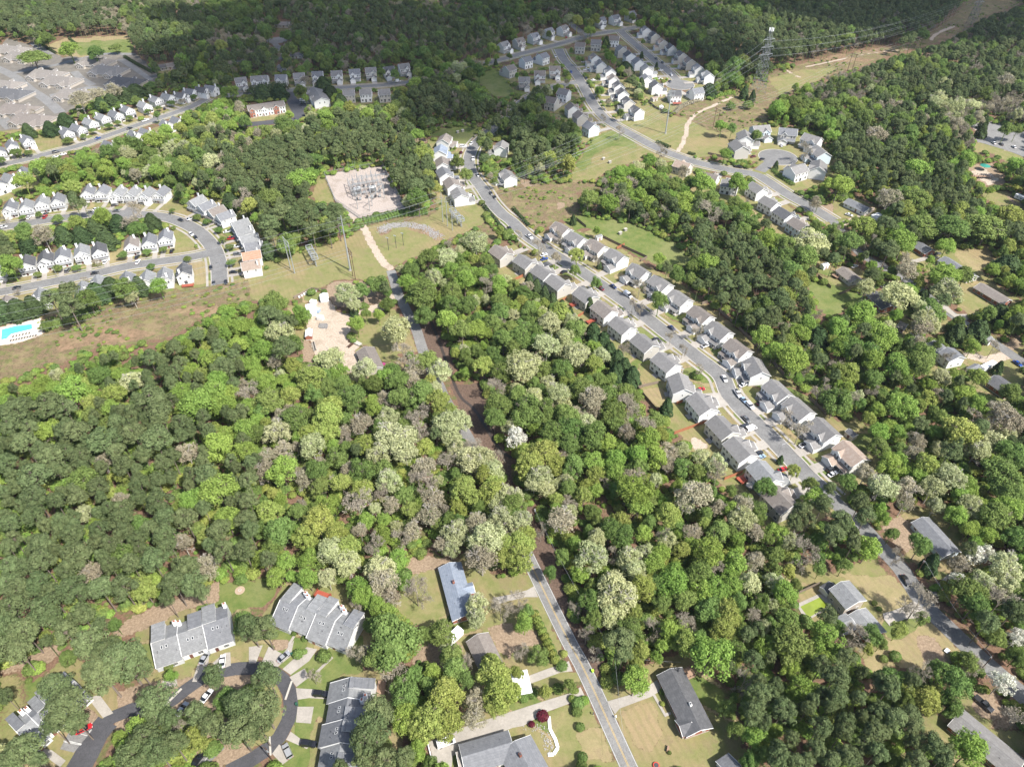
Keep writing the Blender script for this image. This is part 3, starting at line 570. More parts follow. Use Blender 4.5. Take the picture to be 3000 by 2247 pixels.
hrow('col', ['main'], 'houses on the curve beside the substation', 'left of the curving street', [
 (1,0,1625,1180,Pl,'brown',0),(1590,1275,W,'blue',1),(1610,1380,W,'brown',0),(1625,1470,W,'slate',1),(1690,1560,W,'brown',0),(1755,1650,W,'grey',1)], detail=False)
hrow('col', ['main'], 'houses half hidden on the outside of the curve', 'right of the curving street', [
 (1,0,2120,1240,Pl,'grey',0),(2175,1490,Pl,'grey',1)], detail=False, drv=False)
hrow('col', ['E'], 'houses in the row along the upper street', 'in the row facing the upper street', [
 (0,0,2075,685,Pl,'grey',0),(2215,672,Pl,'grey',1),(1,0,55,668,Pl,'grey',0),(215,660,Pl,'slate',1),(370,645,Bg,'grey',0),(530,632,Pl,'slate',1),(695,625,Pl,'grey',0),(850,612,Pl,'slate',1),(990,598,C_,'grey',0),(1145,590,Pl,'charcoal',1),(1275,565,Pl,'grey',0)], sc=(.84,1.0,1.16), detail=False)
hrow('col', ['E'], 'houses turning their backs below the upper street', 'below the upper street', [
 (1,0,800,790,Bg,'grey',0),(945,785,W,'grey',1),(1105,785,Bg,'grey',0)], sc=(.84,1.0,1.16), detail=False)
hrow('col', ['A'], 'houses along the top left of the far subdivision', 'above the far left branch street', [
 (1,0,2140,375,W,'grey',0),(2,0,60,342,Bg,'brown',1),(188,300,Pl,'slate',0),(315,258,Pl,'slate',1),(440,235,Pl,'grey',0)], sc=(.84,1.0,1.16), detail=False)
hrow('col', ['A'], 'houses at the very top of the far subdivision', 'above the far top junction', [
 (2,0,765,163,Pl,'slate',1),(890,143,Pl,'slate',0),(1025,112,Pl,'slate',1)], sc=(.84,1.0,1.16), detail=False)
hrow('col', ['A'], 'houses turning their backs below the upper left street', 'backed onto the far left branch street', [
 (1,0,2190,580,Bg,'brown',0),(2,0,120,505,W,'slate',1),(265,475,Pl,'slate',0)], sc=(.84,1.0,1.16), detail=False, drv=False)
hrow('col', ['main'], 'houses on the short side street', 'along the short far side street', [
 (2,0,105,680,Bg,'grey',0),(240,625,Pl,'brown',1),(370,585,Pl,'brown',0)], sc=(.84,1.0,1.16), detail=False, front=178)
hrow('col', ['B'], 'houses west of the collector road', 'left of the far collector road', [
 (2,0,450,785,W,'grey',0,30),(345,855,Bg,'brown',1,30),(520,915,Pl,'brown',0),(590,985,Bg,'brown',1),(680,1075,Bl,'slate',0)], sc=(.84,1.0,1.16), detail=False)
hrow('col', ['A'], 'houses in the island of the far subdivision', 'just below the far top junction', [
 (2,0,590,380,Bg,'brown',0),(728,358,Bg,'grey',1),(885,325,W,'brown',0)], sc=(.84,1.0,1.16), detail=False, front=10)
hrow('col', ['B'], 'houses east of the collector road', 'right of the far collector road', [
 (2,0,715,483,Pl,'brown',0),(765,540,Pl,'slate',1),(845,600,W,'slate',0),(875,665,W,'brown',1),(922,727,Pl,'charcoal',0),(955,787,Pl,'charcoal',1),(1002,862,Bg,'charcoal',0),(1078,938,W,'charcoal',1)], sc=(.84,1.0,1.16), detail=False)
hrow('col', ['cul'], 'houses west of the far dead-end street', 'left of the far dead-end street', [
 (2,0,945,412,Bg,'grey',0),(1015,462,W,'charcoal',1),(1088,522,W,'slate',0),(1165,580,Pl,'light',1),(1160,665,Pl,'slate',0),(1245,722,Pl,'charcoal',1),(1412,795,Pl,'charcoal',0,0)], sc=(.84,1.0,1.16), detail=False)
hrow('col', ['cul'], 'houses east of the far dead-end street', 'right of the far dead-end street', [
 (2,0,1155,245,W,'slate',0),(1228,292,Bg,'charcoal',1),(1298,350,Bg,'tan',0),(1375,397,Pl,'charcoal',1),(1462,460,Bg,'charcoal',0),(1535,515,Bg,'brown',1),(1612,575,Pl,'slate',0),(1695,635,W,'light',1),(1600,775,W,'slate',0,-20)], sc=(.84,1.0,1.16), detail=False)
hrow('col', ['cul2'], 'houses round the small turning circle', 'round the small turning circle on the right', [
 (2,0,1965,1250,Bg,'grey',0,80),(2020,1165,Pl,'grey',1,95),(2150,1100,Bl,'grey',0,170),(3,0,175,1125,Bg,'slate',1,195),(385,1185,W,'grey',0,225),(455,1300,Bl,'grey',1,260),(440,1425,Pl,'grey',0,290),(250,1445,W,'grey',1,330)], sc=1.15, detail=False, drv=False)
hrow('col', ['B'], 'houses below the right end of the collector road', "below the collector road's right end", [
 (2,0,1480,1400,Bg,'tan',0),(1710,1500,W,'brown',1),(1890,1560,W,'grey',0),(2125,1600,W,'grey',1),(3,1,25,65,W,'grey',0),(150,160,W,'charcoal',1),(275,255,Bl,'brown',0)], detail=False)
hrow('gf', ['F'], 'white gabled houses along the upper left street', 'in the row above the upper left street', [
 (0,0,-25,1275,W,'slate',0),(85,1225,W,'slate',1),(215,1180,W,'slate',2),(560,1110,W,'slate',0),(660,1078,W,'slate',3),(765,1028,W,'light',1),(870,985,W,'light',0),(985,960,W,'slate',3),(1085,918,W,'slate',0),(1235,882,W,'light',1),(1335,832,W,'light',0),(1440,812,W,'light',1),(1548,800,W,'charcoal',2),(1630,768,W,'slate',0),(1735,755,W,'charcoal',3),(1815,740,W,'slate',0)])
hrow('gf', ['F'], 'houses below the upper left street', 'below the upper left street', [
 (0,0,1520,1015,W,'slate',0),(1430,1045,W,'slate',1),(1250,1115,W,'slate',0),(1155,1135,W,'slate',1),(930,1225,W,'slate',0),(195,1460,W,'slate',1),(70,1510,W,'light',0),(-30,1560,W,'slate',1)], drv=False)
hrow('gf', ['H'], 'white gabled houses above the middle left street', 'above the middle left street', [
 (0,1,70,95,W,'slate',3),(210,88,W,'light',0),(345,55,W,'light',1),(485,35,W,'slate',0),(0,0,745,1622,W,'slate',1),(870,1620,W,'slate',0),(1010,1630,W,'light',3),(1130,1632,W,'light',1),(1255,1640,W,'light',2),(1380,1630,W,'slate',0)])
hrow('gf', ['I'], 'white gabled houses above the lower left street', 'above the lower left street', [
 (0,1,-60,640,W,'slate',0),(212,578,W,'charcoal',0),(372,540,W,'charcoal',3),(520,510,W,'slate',1),(688,480,W,'light',2),(838,465,W,'charcoal',0),(1120,412,W,'brown',1),(1275,388,W,'slate',0),(1415,352,W,'slate',1)])
hrow('gf', ['I'], 'houses below the lower left street', 'between the lower left street and cutting', [
 (0,1,40,935,Bg,'brown',0),(330,870,W,'light',1),(700,810,W,'light',0),(835,755,W,'light',1),(1080,725,W,'slate',0),(1255,715,W,'light',1),(1405,690,W,'light',0),(1575,650,W,'charcoal',1)], drv=False)
hrow('gf', ['H'], 'white houses on the outside of the bend', "outside the left street's bend", [
 (0,1,1690,50,W,'light',0),(1770,92,W,'slate',1),(1860,135,W,'brown',0),(1935,175,W,'slate',1),(2065,245,W,'light',0),(2100,305,W,'light',1),(2145,370,W,'light',0),(2185,435,W,'slate',1),(2165,515,W,'orange',0),(2160,600,W,'tan',1)])

# ------------------------------------------------------------------ single houses from their ridge or eave lines
def low_house(name, label, cat, A, B, depth, wall, roof, eave=2.7, rise=1.9, side=None, chim=None, group=None, doors=True, porch=False, solar=False, win=True, root=None, overhang=.45):
    """gabled building on the line A-B (ridge, metres); side = a point the front faces"""
    c = (A+B)/2; d = (B-A).normalized(); L_ = (B-A).length; f = Vector((d.y,-d.x,0))
    if side is not None and f.dot(side-c) < 0: d = -d; f = -f
    rz = math.atan2(d.y, d.x); K = []; x0, x1, y0, y1 = -L_/2, L_/2, -depth/2, depth/2
    mb = MB(); gablebox(mb, x0, x1, y0, y1, eave, eave+rise); K.append(('wall', mb.mesh('wall', [wall, m_found]), -1, (0,0,0)))
    mb = MB(); slabroof(mb, x0, x1, y0, y1, eave, eave+rise, overhang); K.append(('roof', mb.mesh('roof', [roof, m_trim]), -1, (0,0,0)))
    if chim: mb = MB(); mb.box(-.5, .5, -.35, .35, 0, eave+rise+.9, 0); mb.box(-.3, .3, -.2, .2, eave+rise+.9, eave+rise+1.1, 1); K.append(('chimney', mb.mesh('chimney', [chim, m_dark]), 1, (L_*.12, depth*.06, 0)))
    if win:
        n = max(2, int(L_/3.2)); dk = n//2
        for i in range(n):
            x = x0+(i+.5)*L_/n
            if i == dk and doors:
                mb = MB(); mb.box(-.5, .5, -.06, -.01, .35, 2.4, 0); K.append(('door', mb.mesh('door', [m_door]), -1, (x, y0, 0)))
            else: K.append(('window', pane(1.3, 1.1, 0), -1, (x, y0, 1.15)))
            K.append(('window', pane(1.1, 1.0, 2), -1, (x, y1, 1.2)))
            if eave > 4.5: K.append(('window', pane(.95, 1.2, 0), -1, (x, y0, 3.6))); K.append(('window', pane(.95, 1.2, 2), -1, (x, y1, 3.6)))
        for yy in (-depth*.22, depth*.22): K.append(('window', pane(1.1, 1.0, 1), -1, (x1, yy, 1.2))); K.append(('window', pane(1.1, 1.0, 3), -1, (x0, yy, 1.2)))
        mb = MB(); mb.cyl((0,0), .07, 0, .5, 6); me = mb.mesh('vent_pipe', [m_dark])
        for xx in (-.25, .3): K.append(('vent_pipe', me, 1, (L_*xx, depth*.25, eave+rise*.5)))
    if solar: mb = MB(); M_ = (eave+rise, )
    o = place(name, K, c, rz, label, cat, group); HOUSES.append((c, L_/2+1, depth/2+1, rz, eave+rise)); return o, c, rz
def add_part(root, pn, mb, mats, parent=None): o = mb.obj(pn, mats, parent or root); return o
WD, RF = WALL, ROOF
o, c, rz = low_house('ranch_house', 'single-storey ranch house with bright blue-grey roof beside the country road', 'house', P(1,2,1672,1546,4.6), P(1,3,1795,335,4.6), 7.6, WD['brick'], RF['blue'], 2.7, 1.5, P(1,3,2200,150), m_brick); landmark('the blue-roofed ranch house', c)
mb = MB(); gablebox(mb, -2.0, 1.6, -5.6, -3.84, 2.5, 3.5, 'y'); q = mb.obj('porch', [m_brick, m_found], o); mb = MB(); slabroof(mb, -2.0, 1.6, -5.6, -2.2, 2.5, 3.5, .4, .14, 'y'); mb.obj('roof', [RF['blue'], m_trim], q)
o, c, rz = low_house('ranch_house', 'long brick ranch house with black shingle roof right of the yellow-lined road', 'house', P(2,3,1375,812,4.8), P(2,3,1628,1318,4.8), 8.2, m_brick, RF['charcoal'], 2.7, 1.7, P(2,3,900,1200), m_trim); landmark('the black-roofed ranch', c)
mb = MB(); gablebox(mb, 4.6, 9.0, -5.0, -4.12, 2.65, 4.0, 'y'); q = mb.obj('front_wing', [m_brick, m_found], o); mb = MB(); slabroof(mb, 4.6, 9.0, -5.0, -1.8, 2.65, 4.0, .4, .14, 'y'); mb.obj('roof', [RF['charcoal'], m_trim], q)
o, c, rz = low_house('house', 'small house with brown shingle roof tucked under a yellow-green oak', 'house', P(1,3,1915,512,5), P(1,3,2050,800,5), 7.2, WD['pale'], RF['brown'], 2.8, 1.8, P(1,3,2200,600)); landmark('the brown-roofed cottage', c)
low_house('trailer', 'long white trailer roof in the yard between the blue-roofed and brown-roofed houses', 'trailer', P(1,3,1765,455,2.6), P(1,3,1655,560,2.6), 2.8, m_white, m_white, 2.3, .2, doors=False, win=False, overhang=.1)
o, c, rz = low_house('carport', 'flat white metal carport roof beside the oak and gravel drive', 'carport', P(2,3,60,830,2.9), P(2,3,105,1020,2.9), 5.2, m_white, m_white, 2.6, .3, doors=False, win=False, overhang=.1)
o, c, rz = low_house('house', 'split-level house with grey gabled roof beside the green swimming pool', 'house', P(3,3,640,60,7.2), P(3,3,775,215,7.2), 8.2, WD['taupe'], RF['light'], 5.0, 1.9, P(3,3,900,60), None); landmark('the split-level house', c)
for k, (x0, x1, y0, y1, e_, r_) in enumerate(((-14.5, -5.8, -3.6, 4.6, 2.6, 1.5), (-10.0, -4.6, 4.3, 9.6, 2.5, .9))):
    mb = MB(); gablebox(mb, x0, x1, y0, y1, e_, e_+r_, 'x' if k == 0 else 'y'); q = mb.obj('wing', [WD['brick'] if k == 0 else WD['pale'], m_found], o); mb = MB(); slabroof(mb, x0, x1, y0, y1, e_, e_+r_, .4, .14, 'x' if k == 0 else 'y'); mb.obj('roof', [RF['light'], m_trim], q)
HOUSES.append((P(3,3,880,330), 7, 5, rz, 4))
o, c, rz = low_house('ranch_house', 'grey-roofed brick ranch house at the lower right corner with tree shadows on its roof', 'house', P(3,3,1640,1205,4.8)+Vector((.5,0,0)), P(3,3,2180,1640,4.8), 7.8, m_brick, RF['grey'], 2.7, 1.7, P(3,3,2100,1200)); landmark('the lower right corner house', c)
o, c, rz = low_house('ranch_house', 'blue-sided ranch house with long dark roof right of the far end of the street', 'house', P(3,2,1340,1155,4.8), P(3,2,1600,1440,4.8), 7.6, WD['blue'], RF['slate'], 2.8, 1.7, P(3,2,1100,1450)); landmark('the blue-sided ranch house', c)
for lab, A, B, dp, wl, rf, sd_ in (
  ('grey-roofed white ranch with a front wing at the end of the collector road', (3,1,700,60), (3,1,870,140), 8, 'pale', 'slate', (3,1,600,250)),
  ('small brick house with grey roof beside a parked grey car', (3,1,1300,430), (3,1,1410,500), 8, 'brick', 'slate', (3,1,1300,600)),
  ('long grey-roofed ranch house on the tan lawn', (3,1,1530,560), (3,1,1780,720), 8, 'pale', 'slate', (3,1,1400,700)),
  ('long brown-roofed ranch house facing three round bushes', (3,1,1840,790), (3,1,2080,930), 8, 'brick', 'brown', (3,1,1700,950)),
  ('weathered brown-roofed house with a back deck above the green lawn', (3,1,650,650), (3,1,770,745), 8, 'cream', 'brown', (3,1,850,650)),
  ('brick house with dark roof half under a cream oak', (3,1,930,860), (3,1,1060,980), 9, 'brick', 'charcoal', (3,1,1100,850)),
  ('small brown shed-like house among the cream oaks', (3,1,1150,1120), (3,1,1200,1140), 5, 'brick', 'brown', (3,1,1300,1200)),
  ('dark-roofed house at the right edge above the street', (3,1,1960,1590), (3,2,2130,50), 9, 'brick', 'charcoal', (3,1,2200,1500)),
  ('grey-roofed ranch house with a side porch in the dirt yard', (1,1,940,1340), (1,1,1020,1510), 8.5, 'taupe', 'brown', (1,1,700,1400)),
  ('white house among bare trees left of the upper row', (1,0,300,455), (1,0,400,455), 8, 'white', 'grey', (1,0,350,600)),
  ('small white house behind the upper row', (1,0,200,558), (1,0,235,575), 6, 'white', 'slate', (1,0,220,650)),
  ('grey house in the wood right of the villas', (0,0,1370,560), (0,0,1500,540), 10, 'taupe', 'brown', (0,0,1400,700)),
  ('corner of a grey roof at the bottom edge right of the road', (2,3,1870,1700), (2,3,1960,1640), 8, 'pale', 'slate', (2,3,1700,1700)),
  ('long building roof seen through bare trees at the top', (1,0,170,190), (1,0,290,190), 12, 'taupe', 'brown', (1,0,200,300))):
    o, c, rz = low_house('ranch_house', lab, 'house', P(*A,4.6), P(*B,4.6), dp, WD[wl], RF[rf], 2.8, 1.7, P(*sd_))
landmark('the dirt yard', P(1,1,620,1200)); landmark('the long ranch', P(3,1,1650,640)); landmark('the weathered house', P(3,1,710,700))
# two-storey house stepping down beside the camper
o, c, rz = low_house('house', 'grey two-part house with a deck beside the white camper', 'house', P(3,1,1560,1345,7), P(3,1,1650,1420,7), 9, WD['pale'], RF['slate'], 5.0, 1.9, P(3,1,1800,1300)); landmark('the house beside the camper', c)
mb = MB(); gablebox(mb, 4.9, 12, -4, 4, 2.9, 4.6); q = mb.obj('wing', [WD['pale'], m_found], o); mb = MB(); slabroof(mb, 4.9, 12, -4, 4, 2.9, 4.6); mb.obj('roof', [RF['slate'], m_trim], q)
# house at the bottom edge: main block, cross wing and a rusted flat porch roof
o, c, rz = low_house('house', 'large L-shaped house with slate roofs at the bottom edge beside the gravel drive', 'house', P(2,3,30,1440,5.2), P(2,3,180,1720,5.2), 10, WD['pale'], RF['slate'], 2.9, 2.2, P(2,3,500,1500), m_brick); landmark('the slate-roofed house', c)
p2a, p2b = P(1,3,1790,1560,5), P(1,3,2200,1440,5)
low_house('house', 'left wing of slate-roofed roofs with small white vents at the bottom edge', 'house', p2a, p2b, 8, WD['pale'], RF['slate'], 2.8, 1.8, P(1,3,1800,1900))
low_house('porch', 'flat rusty porch roof at the left end of the bottom house', 'porch', P(1,3,1745,1600,2.8), P(1,3,1850,1570,2.8), 5, WD['pale'], plain('rusty_sheet', (.3,.27,.24), .8, .4, .8), 2.5, .3, doors=False, win=False, overhang=.1)

# ------------------------------------------------------------------ townhouse blocks
def townhouse(label, A, B, F, depth, n, roof_seq, lm, step=.25):
    """A-B front eave line, F a point in front; every unit a long front slope, a rear slope and raised rear boxes"""
    d = (B-A).normalized(); f = Vector((d.y,-d.x,0)); 
    if f.dot(F-A) < 0: A, B = B, A; d = -d; f = -f
    L_ = (B-A).length; rz = math.atan2(d.y, d.x); o = empty('townhouse', A, rz); tag(o, label, 'townhouse', 'townhouse blocks round the loop road'); u = L_/n
    rs = random.Random(len(label))
    for i in range(n):
        x0 = i*u; x1 = x0+u; off = (i % 2)*.9-.3; y0 = off; ym = depth*.52; y1 = depth-(i % 2)*.8; zz = step*(i % 3); e = 3.0+zz; rdg = 6.6+zz; be = 4.6+zz
        rm = RF[roof_seq[i % len(roof_seq)]]
        mb = MB(); z = .0
        mb.box(x0+.02, x1-.02, y0, y1, 0, e-.15, 0, bottom=False)
        for x in (x0+.02, x1-.02): mb.face([(x,y0,e-.15),(x,y1,e-.15),(x,y1,be),(x,ym,rdg),(x,y0,e)], 0)
        mb.face([(x0,y1,e-.2),(x1,y1,e-.2),(x1,y1,be),(x0,y1,be)], 0)
        w = mb.obj('wall', [WD['pale' if i % 2 else 'grey']], o)
        mb = MB()
        def slab(p):
            b = [(q[0],q[1],q[2]-.16) for q in p]; mb.face(p, 0); mb.face(b[::-1], 1)
            for a in range(4): c_ = (a+1) % 4; mb.face([b[a],b[c_],p[c_],p[a]], 1)
        sl = (rdg-e)/(ym-y0); slab([(x0-.05,y0-.5,e-.5*sl+.15),(x1+.02,y0-.5,e-.5*sl+.15),(x1+.02,ym,rdg+.15),(x0-.05,ym,rdg+.15)])
        sb = (rdg-be)/(y1-ym); slab([(x1+.02,y1+.4,be-.4*sb+.15),(x0-.05,y1+.4,be-.4*sb+.15),(x0-.05,ym+.002,rdg+.15),(x1+.02,ym+.002,rdg+.15)])
        r_ = mb.obj('roof', [rm, m_trim], o)
        # white party-wall strip
        mb = MB(); mb.bar((x0,y0-.4,e+.1), (x0,ym,rdg+.32), .14); mb.bar((x0,ym,rdg+.32), (x0,y1+.3,be+.1), .14); mb.obj('rake_board', m_trim, r_)
        # raised rear box with its own flat-pitched roof
        bx0, bx1 = (x0+.3, x0+u*.52) if i % 2 == 0 else (x0+u*.45, x1-.3)
        mb = MB(); mb.box(bx0, bx1, ym+1.2, y1+1.2, 0, rdg-.5, 0, bottom=False); mb.face([(bx0,ym+1.2,rdg-.5),(bx0,y1+1.2,rdg-.5),(bx0,ym+1.2,rdg+.6)], 0); mb.face([(bx1,ym+1.2,rdg-.5),(bx1,y1+1.2,rdg-.5),(bx1,ym+1.2,rdg+.6)], 0); bxo = mb.obj('rear_bay', [WD['white']], o)
        mb = MB(); slab([(bx1+.2,y1+1.5,rdg-.4),(bx0-.2,y1+1.5,rdg-.4),(bx0-.2,ym-.2,rdg+.62),(bx1+.2,ym-.2,rdg+.62)]); mb.obj('roof', [RF[roof_seq[(i+1) % len(roof_seq)]], m_trim], bxo)
        # skylights, pipes, chimney, doors, windows
        for k in range(2):
            xx = x0+u*(.35+.18*k); t = .35+.12*(i % 2); yy = y0+(ym-y0)*(1-t); zz2 = e+sl*(yy-y0)+.2
            mb = MB(); v = (Vector((0,1,sl))).normalized()*.9; hw = .3
            p = [(xx-hw,yy,zz2),(xx+hw,yy,zz2),(xx+hw,yy+v.y,zz2+v.z),(xx-hw,yy+v.y,zz2+v.z)]; mb.face(p, 1)
            for a in range(4): mb.bar(p[a], p[(a+1) % 4], .055, m=0)
            mb.obj('skylight', [m_trim, m_glass], r_)
        for k in range(3):
            xx = x0+u*rs.uniform(.15,.9); yy = y0+(ym-y0)*rs.uniform(.2,.85); mb = MB(); mb.cyl((xx,yy), .09, e+sl*(yy-y0), e+sl*(yy-y0)+.6, 6); mb.obj('vent_pipe', m_dark, r_)
        mb = MB(); cx = x1-.6 if i % 2 == 0 else x0+.8; mb.box(cx-.55, cx+.55, y1-1.3, y1-.3, 0, rdg+.7, 0); mb.box(cx-.35, cx+.35, y1-1.1, y1-.5, rdg+.7, rdg+.95, 1); mb.obj('chimney', [m_white, m_brick], r_)
        dme = MB(); dme.box(-.5, .5, -.06, -.01, .1, 2.2, 0); dm = cached('thdoor', lambda: dme.mesh('door', [m_door])); q = link('door', dm, o); q.location = (x0+u*.3, y0, 0)
        q = link('window', pane(1.6, 1.3, 0), o); q.location = (x0+u*.68, y0, .9)
        for xx in (.25, .75): q = link('window', pane(1.0, 1.3, 2), o); q.location = (x0+u*xx, y1, 1.2)
        q = link('window', pane(1.2, 1.2, 2), o); q.location = ((bx0+bx1)/2, y1+1.2, 3.6)
    c = A+d*L_/2-f*depth/2; HOUSES.append((c, L_/2+1, depth/2+1.5, rz, 6)); landmark(lm, c); return o
townhouse('grey townhouse block with white chimneys left of the lawn', P(0,3,1345,790,3), P(0,3,2015,555,3), P(0,3,1900,900), 12.2, 3, ['light','light','slate'], 'the left townhouses')
townhouse('townhouse block with stepped grey roofs and a red deck behind', P(1,3,130,400,3), P(1,3,770,665,3), P(1,3,300,900), 12.5, 4, ['slate','light','light','light'], 'the red-decked townhouses')
townhouse('townhouse block right of the loop road, shaded by pines', P(1,3,660,930,3), P(1,3,520,1700,3), P(1,3,200,1250), 12.4, 4, ['light','slate','slate'], 'the loop townhouses')
townhouse('townhouse block at the lower left edge mostly under pines', P(0,3,790,1050,3), P(0,3,290,1500,3), P(0,3,900,1500), 11.5, 4, ['light','slate','light'], 'the corner townhouses')
# row of brick and white townhouses and its neighbour by the small car park
def rowhouse(label, A, B, F, depth, n, wl, rf, gr='long townhouse rows near the car park'):
    d = (B-A).normalized(); f = Vector((d.y,-d.x,0))
    if f.dot(F-A) < 0: A, B = B, A; d = -d; f = -f
    L_ = (B-A).length; c = (A+B)/2; rz = math.atan2(d.y, d.x); K = []; u = L_/n
    mb = MB(); gablebox(mb, -L_/2, L_/2, -depth/2, depth/2, 5.6, 8.2); K.append(('wall', mb.mesh('wall', [WD[wl], m_found]), -1, (0,0,0)))
    mb = MB(); slabroof(mb, -L_/2, L_/2, -depth/2, depth/2, 5.6, 8.2); K.append(('roof', mb.mesh('roof', [RF[rf], m_trim]), -1, (0,0,0)))
    for i in range(n):
        xx = -L_/2+(i+.5)*u; y = -depth/2
        if i % 2 == 0:
            mb = MB(); gablebox(mb, xx-2.1, xx+2.1, y-.8, y-.02, 5.6, 7.4, 'y'); K.append(('front_bay', mb.mesh('front_bay', [m_brick if i % 4 == 0 else WD['white'], m_found]), -1, (0,0,0))); y -= .8
            mb = MB(); slabroof(mb, xx-2.1, xx+2.1, y, y+2.6, 5.6, 7.4, .25, .14, 'y'); K.append(('roof', mb.mesh('bay_roof', [RF[rf], m_trim]), -1, (0,0,.03)))
        for k in (-1.0, 1.0): K.append(('window', pane(.9, 1.4, 0), -1, (xx+k, y, 3.7)))
        K.append(('window', pane(1.5, 1.4, 0), -1, (xx+.9, y, .9)))
        mb = MB(); mb.box(-.5, .5, -.06, -.01, .3, 2.4, 0); K.append(('door', mb.mesh('door', [m_door]), -1, (xx-1.2, y, 0)))
        K.append(('window', pane(1.0, 1.3, 2), -1, (xx, depth/2, 3.7)))
    for yy in (-2, 2): K.append(('window', pane(.8, 1.2, 1), -1, (L_/2, yy, 3.7))); K.append(('window', pane(.8, 1.2, 3), -1, (-L_/2, yy, 3.7)))
    place('townhouse', K, c, rz, label, 'townhouse', gr); HOUSES.append((c, L_/2+1, depth/2+1, rz, 8))
rowhouse('long townhouse row with brick and white gabled fronts left of the dark lane', P(1,0,-75,915,8), P(1,0,235,872,8), P(1,0,100,1100), 11, 6, 'pale', 'brown')
rowhouse('cream townhouse row end-on to the camera right of the dark lane', P(1,0,500,760,8), P(1,0,565,850,8), P(1,0,400,900), 13, 4, 'pale', 'grey')
landmark('the lane townhouses', P(1,0,100,950))
# grey duplex villas, upper left
def villa(label, c, rz, roof, L_=30, D=20):
    K = []; y0, y1 = -D/2, D/2
    mb = MB(); gablebox(mb, -L_/2, L_/2, y0, y1, 2.9, 7.0); K.append(('wall', mb.mesh('wall', [WD['taupe'], m_found]), -1, (0,0,0)))
    mb = MB()
    def slab(p):
        b = [(q[0],q[1],q[2]-.18) for q in p]; mb.face(p, 0); mb.face(b[::-1], 1)
        for a in range(len(p)): c_ = (a+1) % len(p); mb.face([b[a],b[c_],p[c_],p[a]], 1)
    e = 2.9; hx = L_/2+.5; hy = D/2+.5; rx = L_/2-4.5; zr = 7.1     # clipped hip: gable above, hip below
    slab([(-hx,-hy,e),(hx,-hy,e),(rx,0,zr),(-rx,0,zr)]); slab([(hx,hy,e),(-hx,hy,e),(-rx,0,zr),(rx,0,zr)]); slab([(hx,-hy,e),(hx,hy,e),(rx,0,zr)]); slab([(-hx,hy,e),(-hx,-hy,e),(-rx,0,zr)])
    K[0] = ('wall', (lambda m_: (m_.box(-L_/2, L_/2, y0, y1, 0, 2.95, 0, bottom=False), m_.mesh('wall', [WD['taupe'], m_found]))[1])(MB()), -1, (0,0,0))
    K.append(('roof', mb.mesh('roof', [RF[roof], m_trim]), -1, (0,0,0)))
    for s in (-1, 1):
        x = s*L_*.26; mb = MB(); gablebox(mb, x-4, x+4, y0-3, y0-.02, 2.8, 5.2, 'y'); K.append(('front_gable', mb.mesh('front_gable', [WD['taupe'], m_found]), -1, (0,0,0))); gi = len(K)-1
        mb = MB(); slabroof(mb, x-4, x+4, y0-3, y0+4.6, 2.8, 5.2, .4, .2, 'y'); K.append(('roof', mb.mesh('gable_roof', [RF[roof], m_trim]), gi, (0,0,.04)))
        for k in (-2.2, 0, 2.2): K.append(('window', pane(1.4, 1.4, 0), -1, (x+k, y0-3, .9)))
        mb = MB(); gablebox(mb, x-1.3, x+1.3, 1.2, 4.4, 6.3, 7.3, 'y', z0=4.4); K.append(('dormer', mb.mesh('dormer', [m_trim, m_trim]), 1, (0,0,0))); di = len(K)-1
        mb = MB(); slabroof(mb, x-1.3, x+1.3, 1.0, 4.4, 6.3, 7.3, .2, .12, 'y'); K.append(('roof', mb.mesh('dormer_roof', [RF[roof], m_trim]), 1, (0,0,0)))
        mb = MB(); mb.box(-2.3, 2.3, .02, .08, .05, 2.3, 0); K.append(('garage_door', mb.mesh('garage_door', [m_gdoor]), -1, (x, y1, 0)))
    place('villa', K, c, rz, label, 'house', 'grey duplex villas at the upper left'); HOUSES.append((c, L_/2+1, D/2+3, rz, 6))
for lab, x, y, rf in (('topmost', 90, 415, 'stone'),('second topmost', 190, 470, 'stone'),('upper middle', 400, 625, 'stone'),('centre', 520, 680, 'stone'),('lower', 640, 795, 'stone'),('upper right', 820, 520, 'stone'),('right-hand', 930, 590, 'grey'),('rightmost dark-roofed', 1080, 690, 'charcoal'),('left-edge upper', 20, 715, 'stone'),('left-edge dark-roofed', 90, 790, 'charcoal'),('lower left', 150, 925, 'brown'),('lower left reddish', 270, 1010, 'brown')):
    villa(f'grey duplex villa with {rf} roof, {lab} of its cluster', P(0,0,x,y,5), R(-14), rf)
landmark('the villa cluster', P(0,0,500,650))
# ------------------------------------------------------------------ vehicles
PAINT = {k: plain('car_paint_'+k, c, .3, .04, 2, coat=.6, spec=.5, metal=mt) for k, (c, mt) in {'white': ((.75,.75,.75),0), 'silver': ((.42,.43,.44),.4), 'grey': ((.16,.165,.17),.3), 'black': ((.012,.012,.014),0), 'dark': ((.04,.043,.05),.2), 'blue': ((.02,.07,.3),.1), 'navy': ((.012,.025,.09),.1), 'red': ((.4,.015,.02),0), 'maroon': ((.13,.015,.02),.1), 'lightblue': ((.3,.42,.55),.2)}.items()}
m_tyre = plain('tyre_rubber', (.015,.015,.016), .85, .1, 5); m_rim = plain('wheel_rim', (.35,.35,.36), .35, .05, 5, metal=.8); m_carglass = plain('car_glass', (.012,.015,.018), .08, .1, 2, spec=.7)
m_lamp = plain('lamp_lens', (.7,.7,.66), .2, .05, 4); m_tail = plain('tail_lens', (.35,.01,.01), .3, .05, 4)
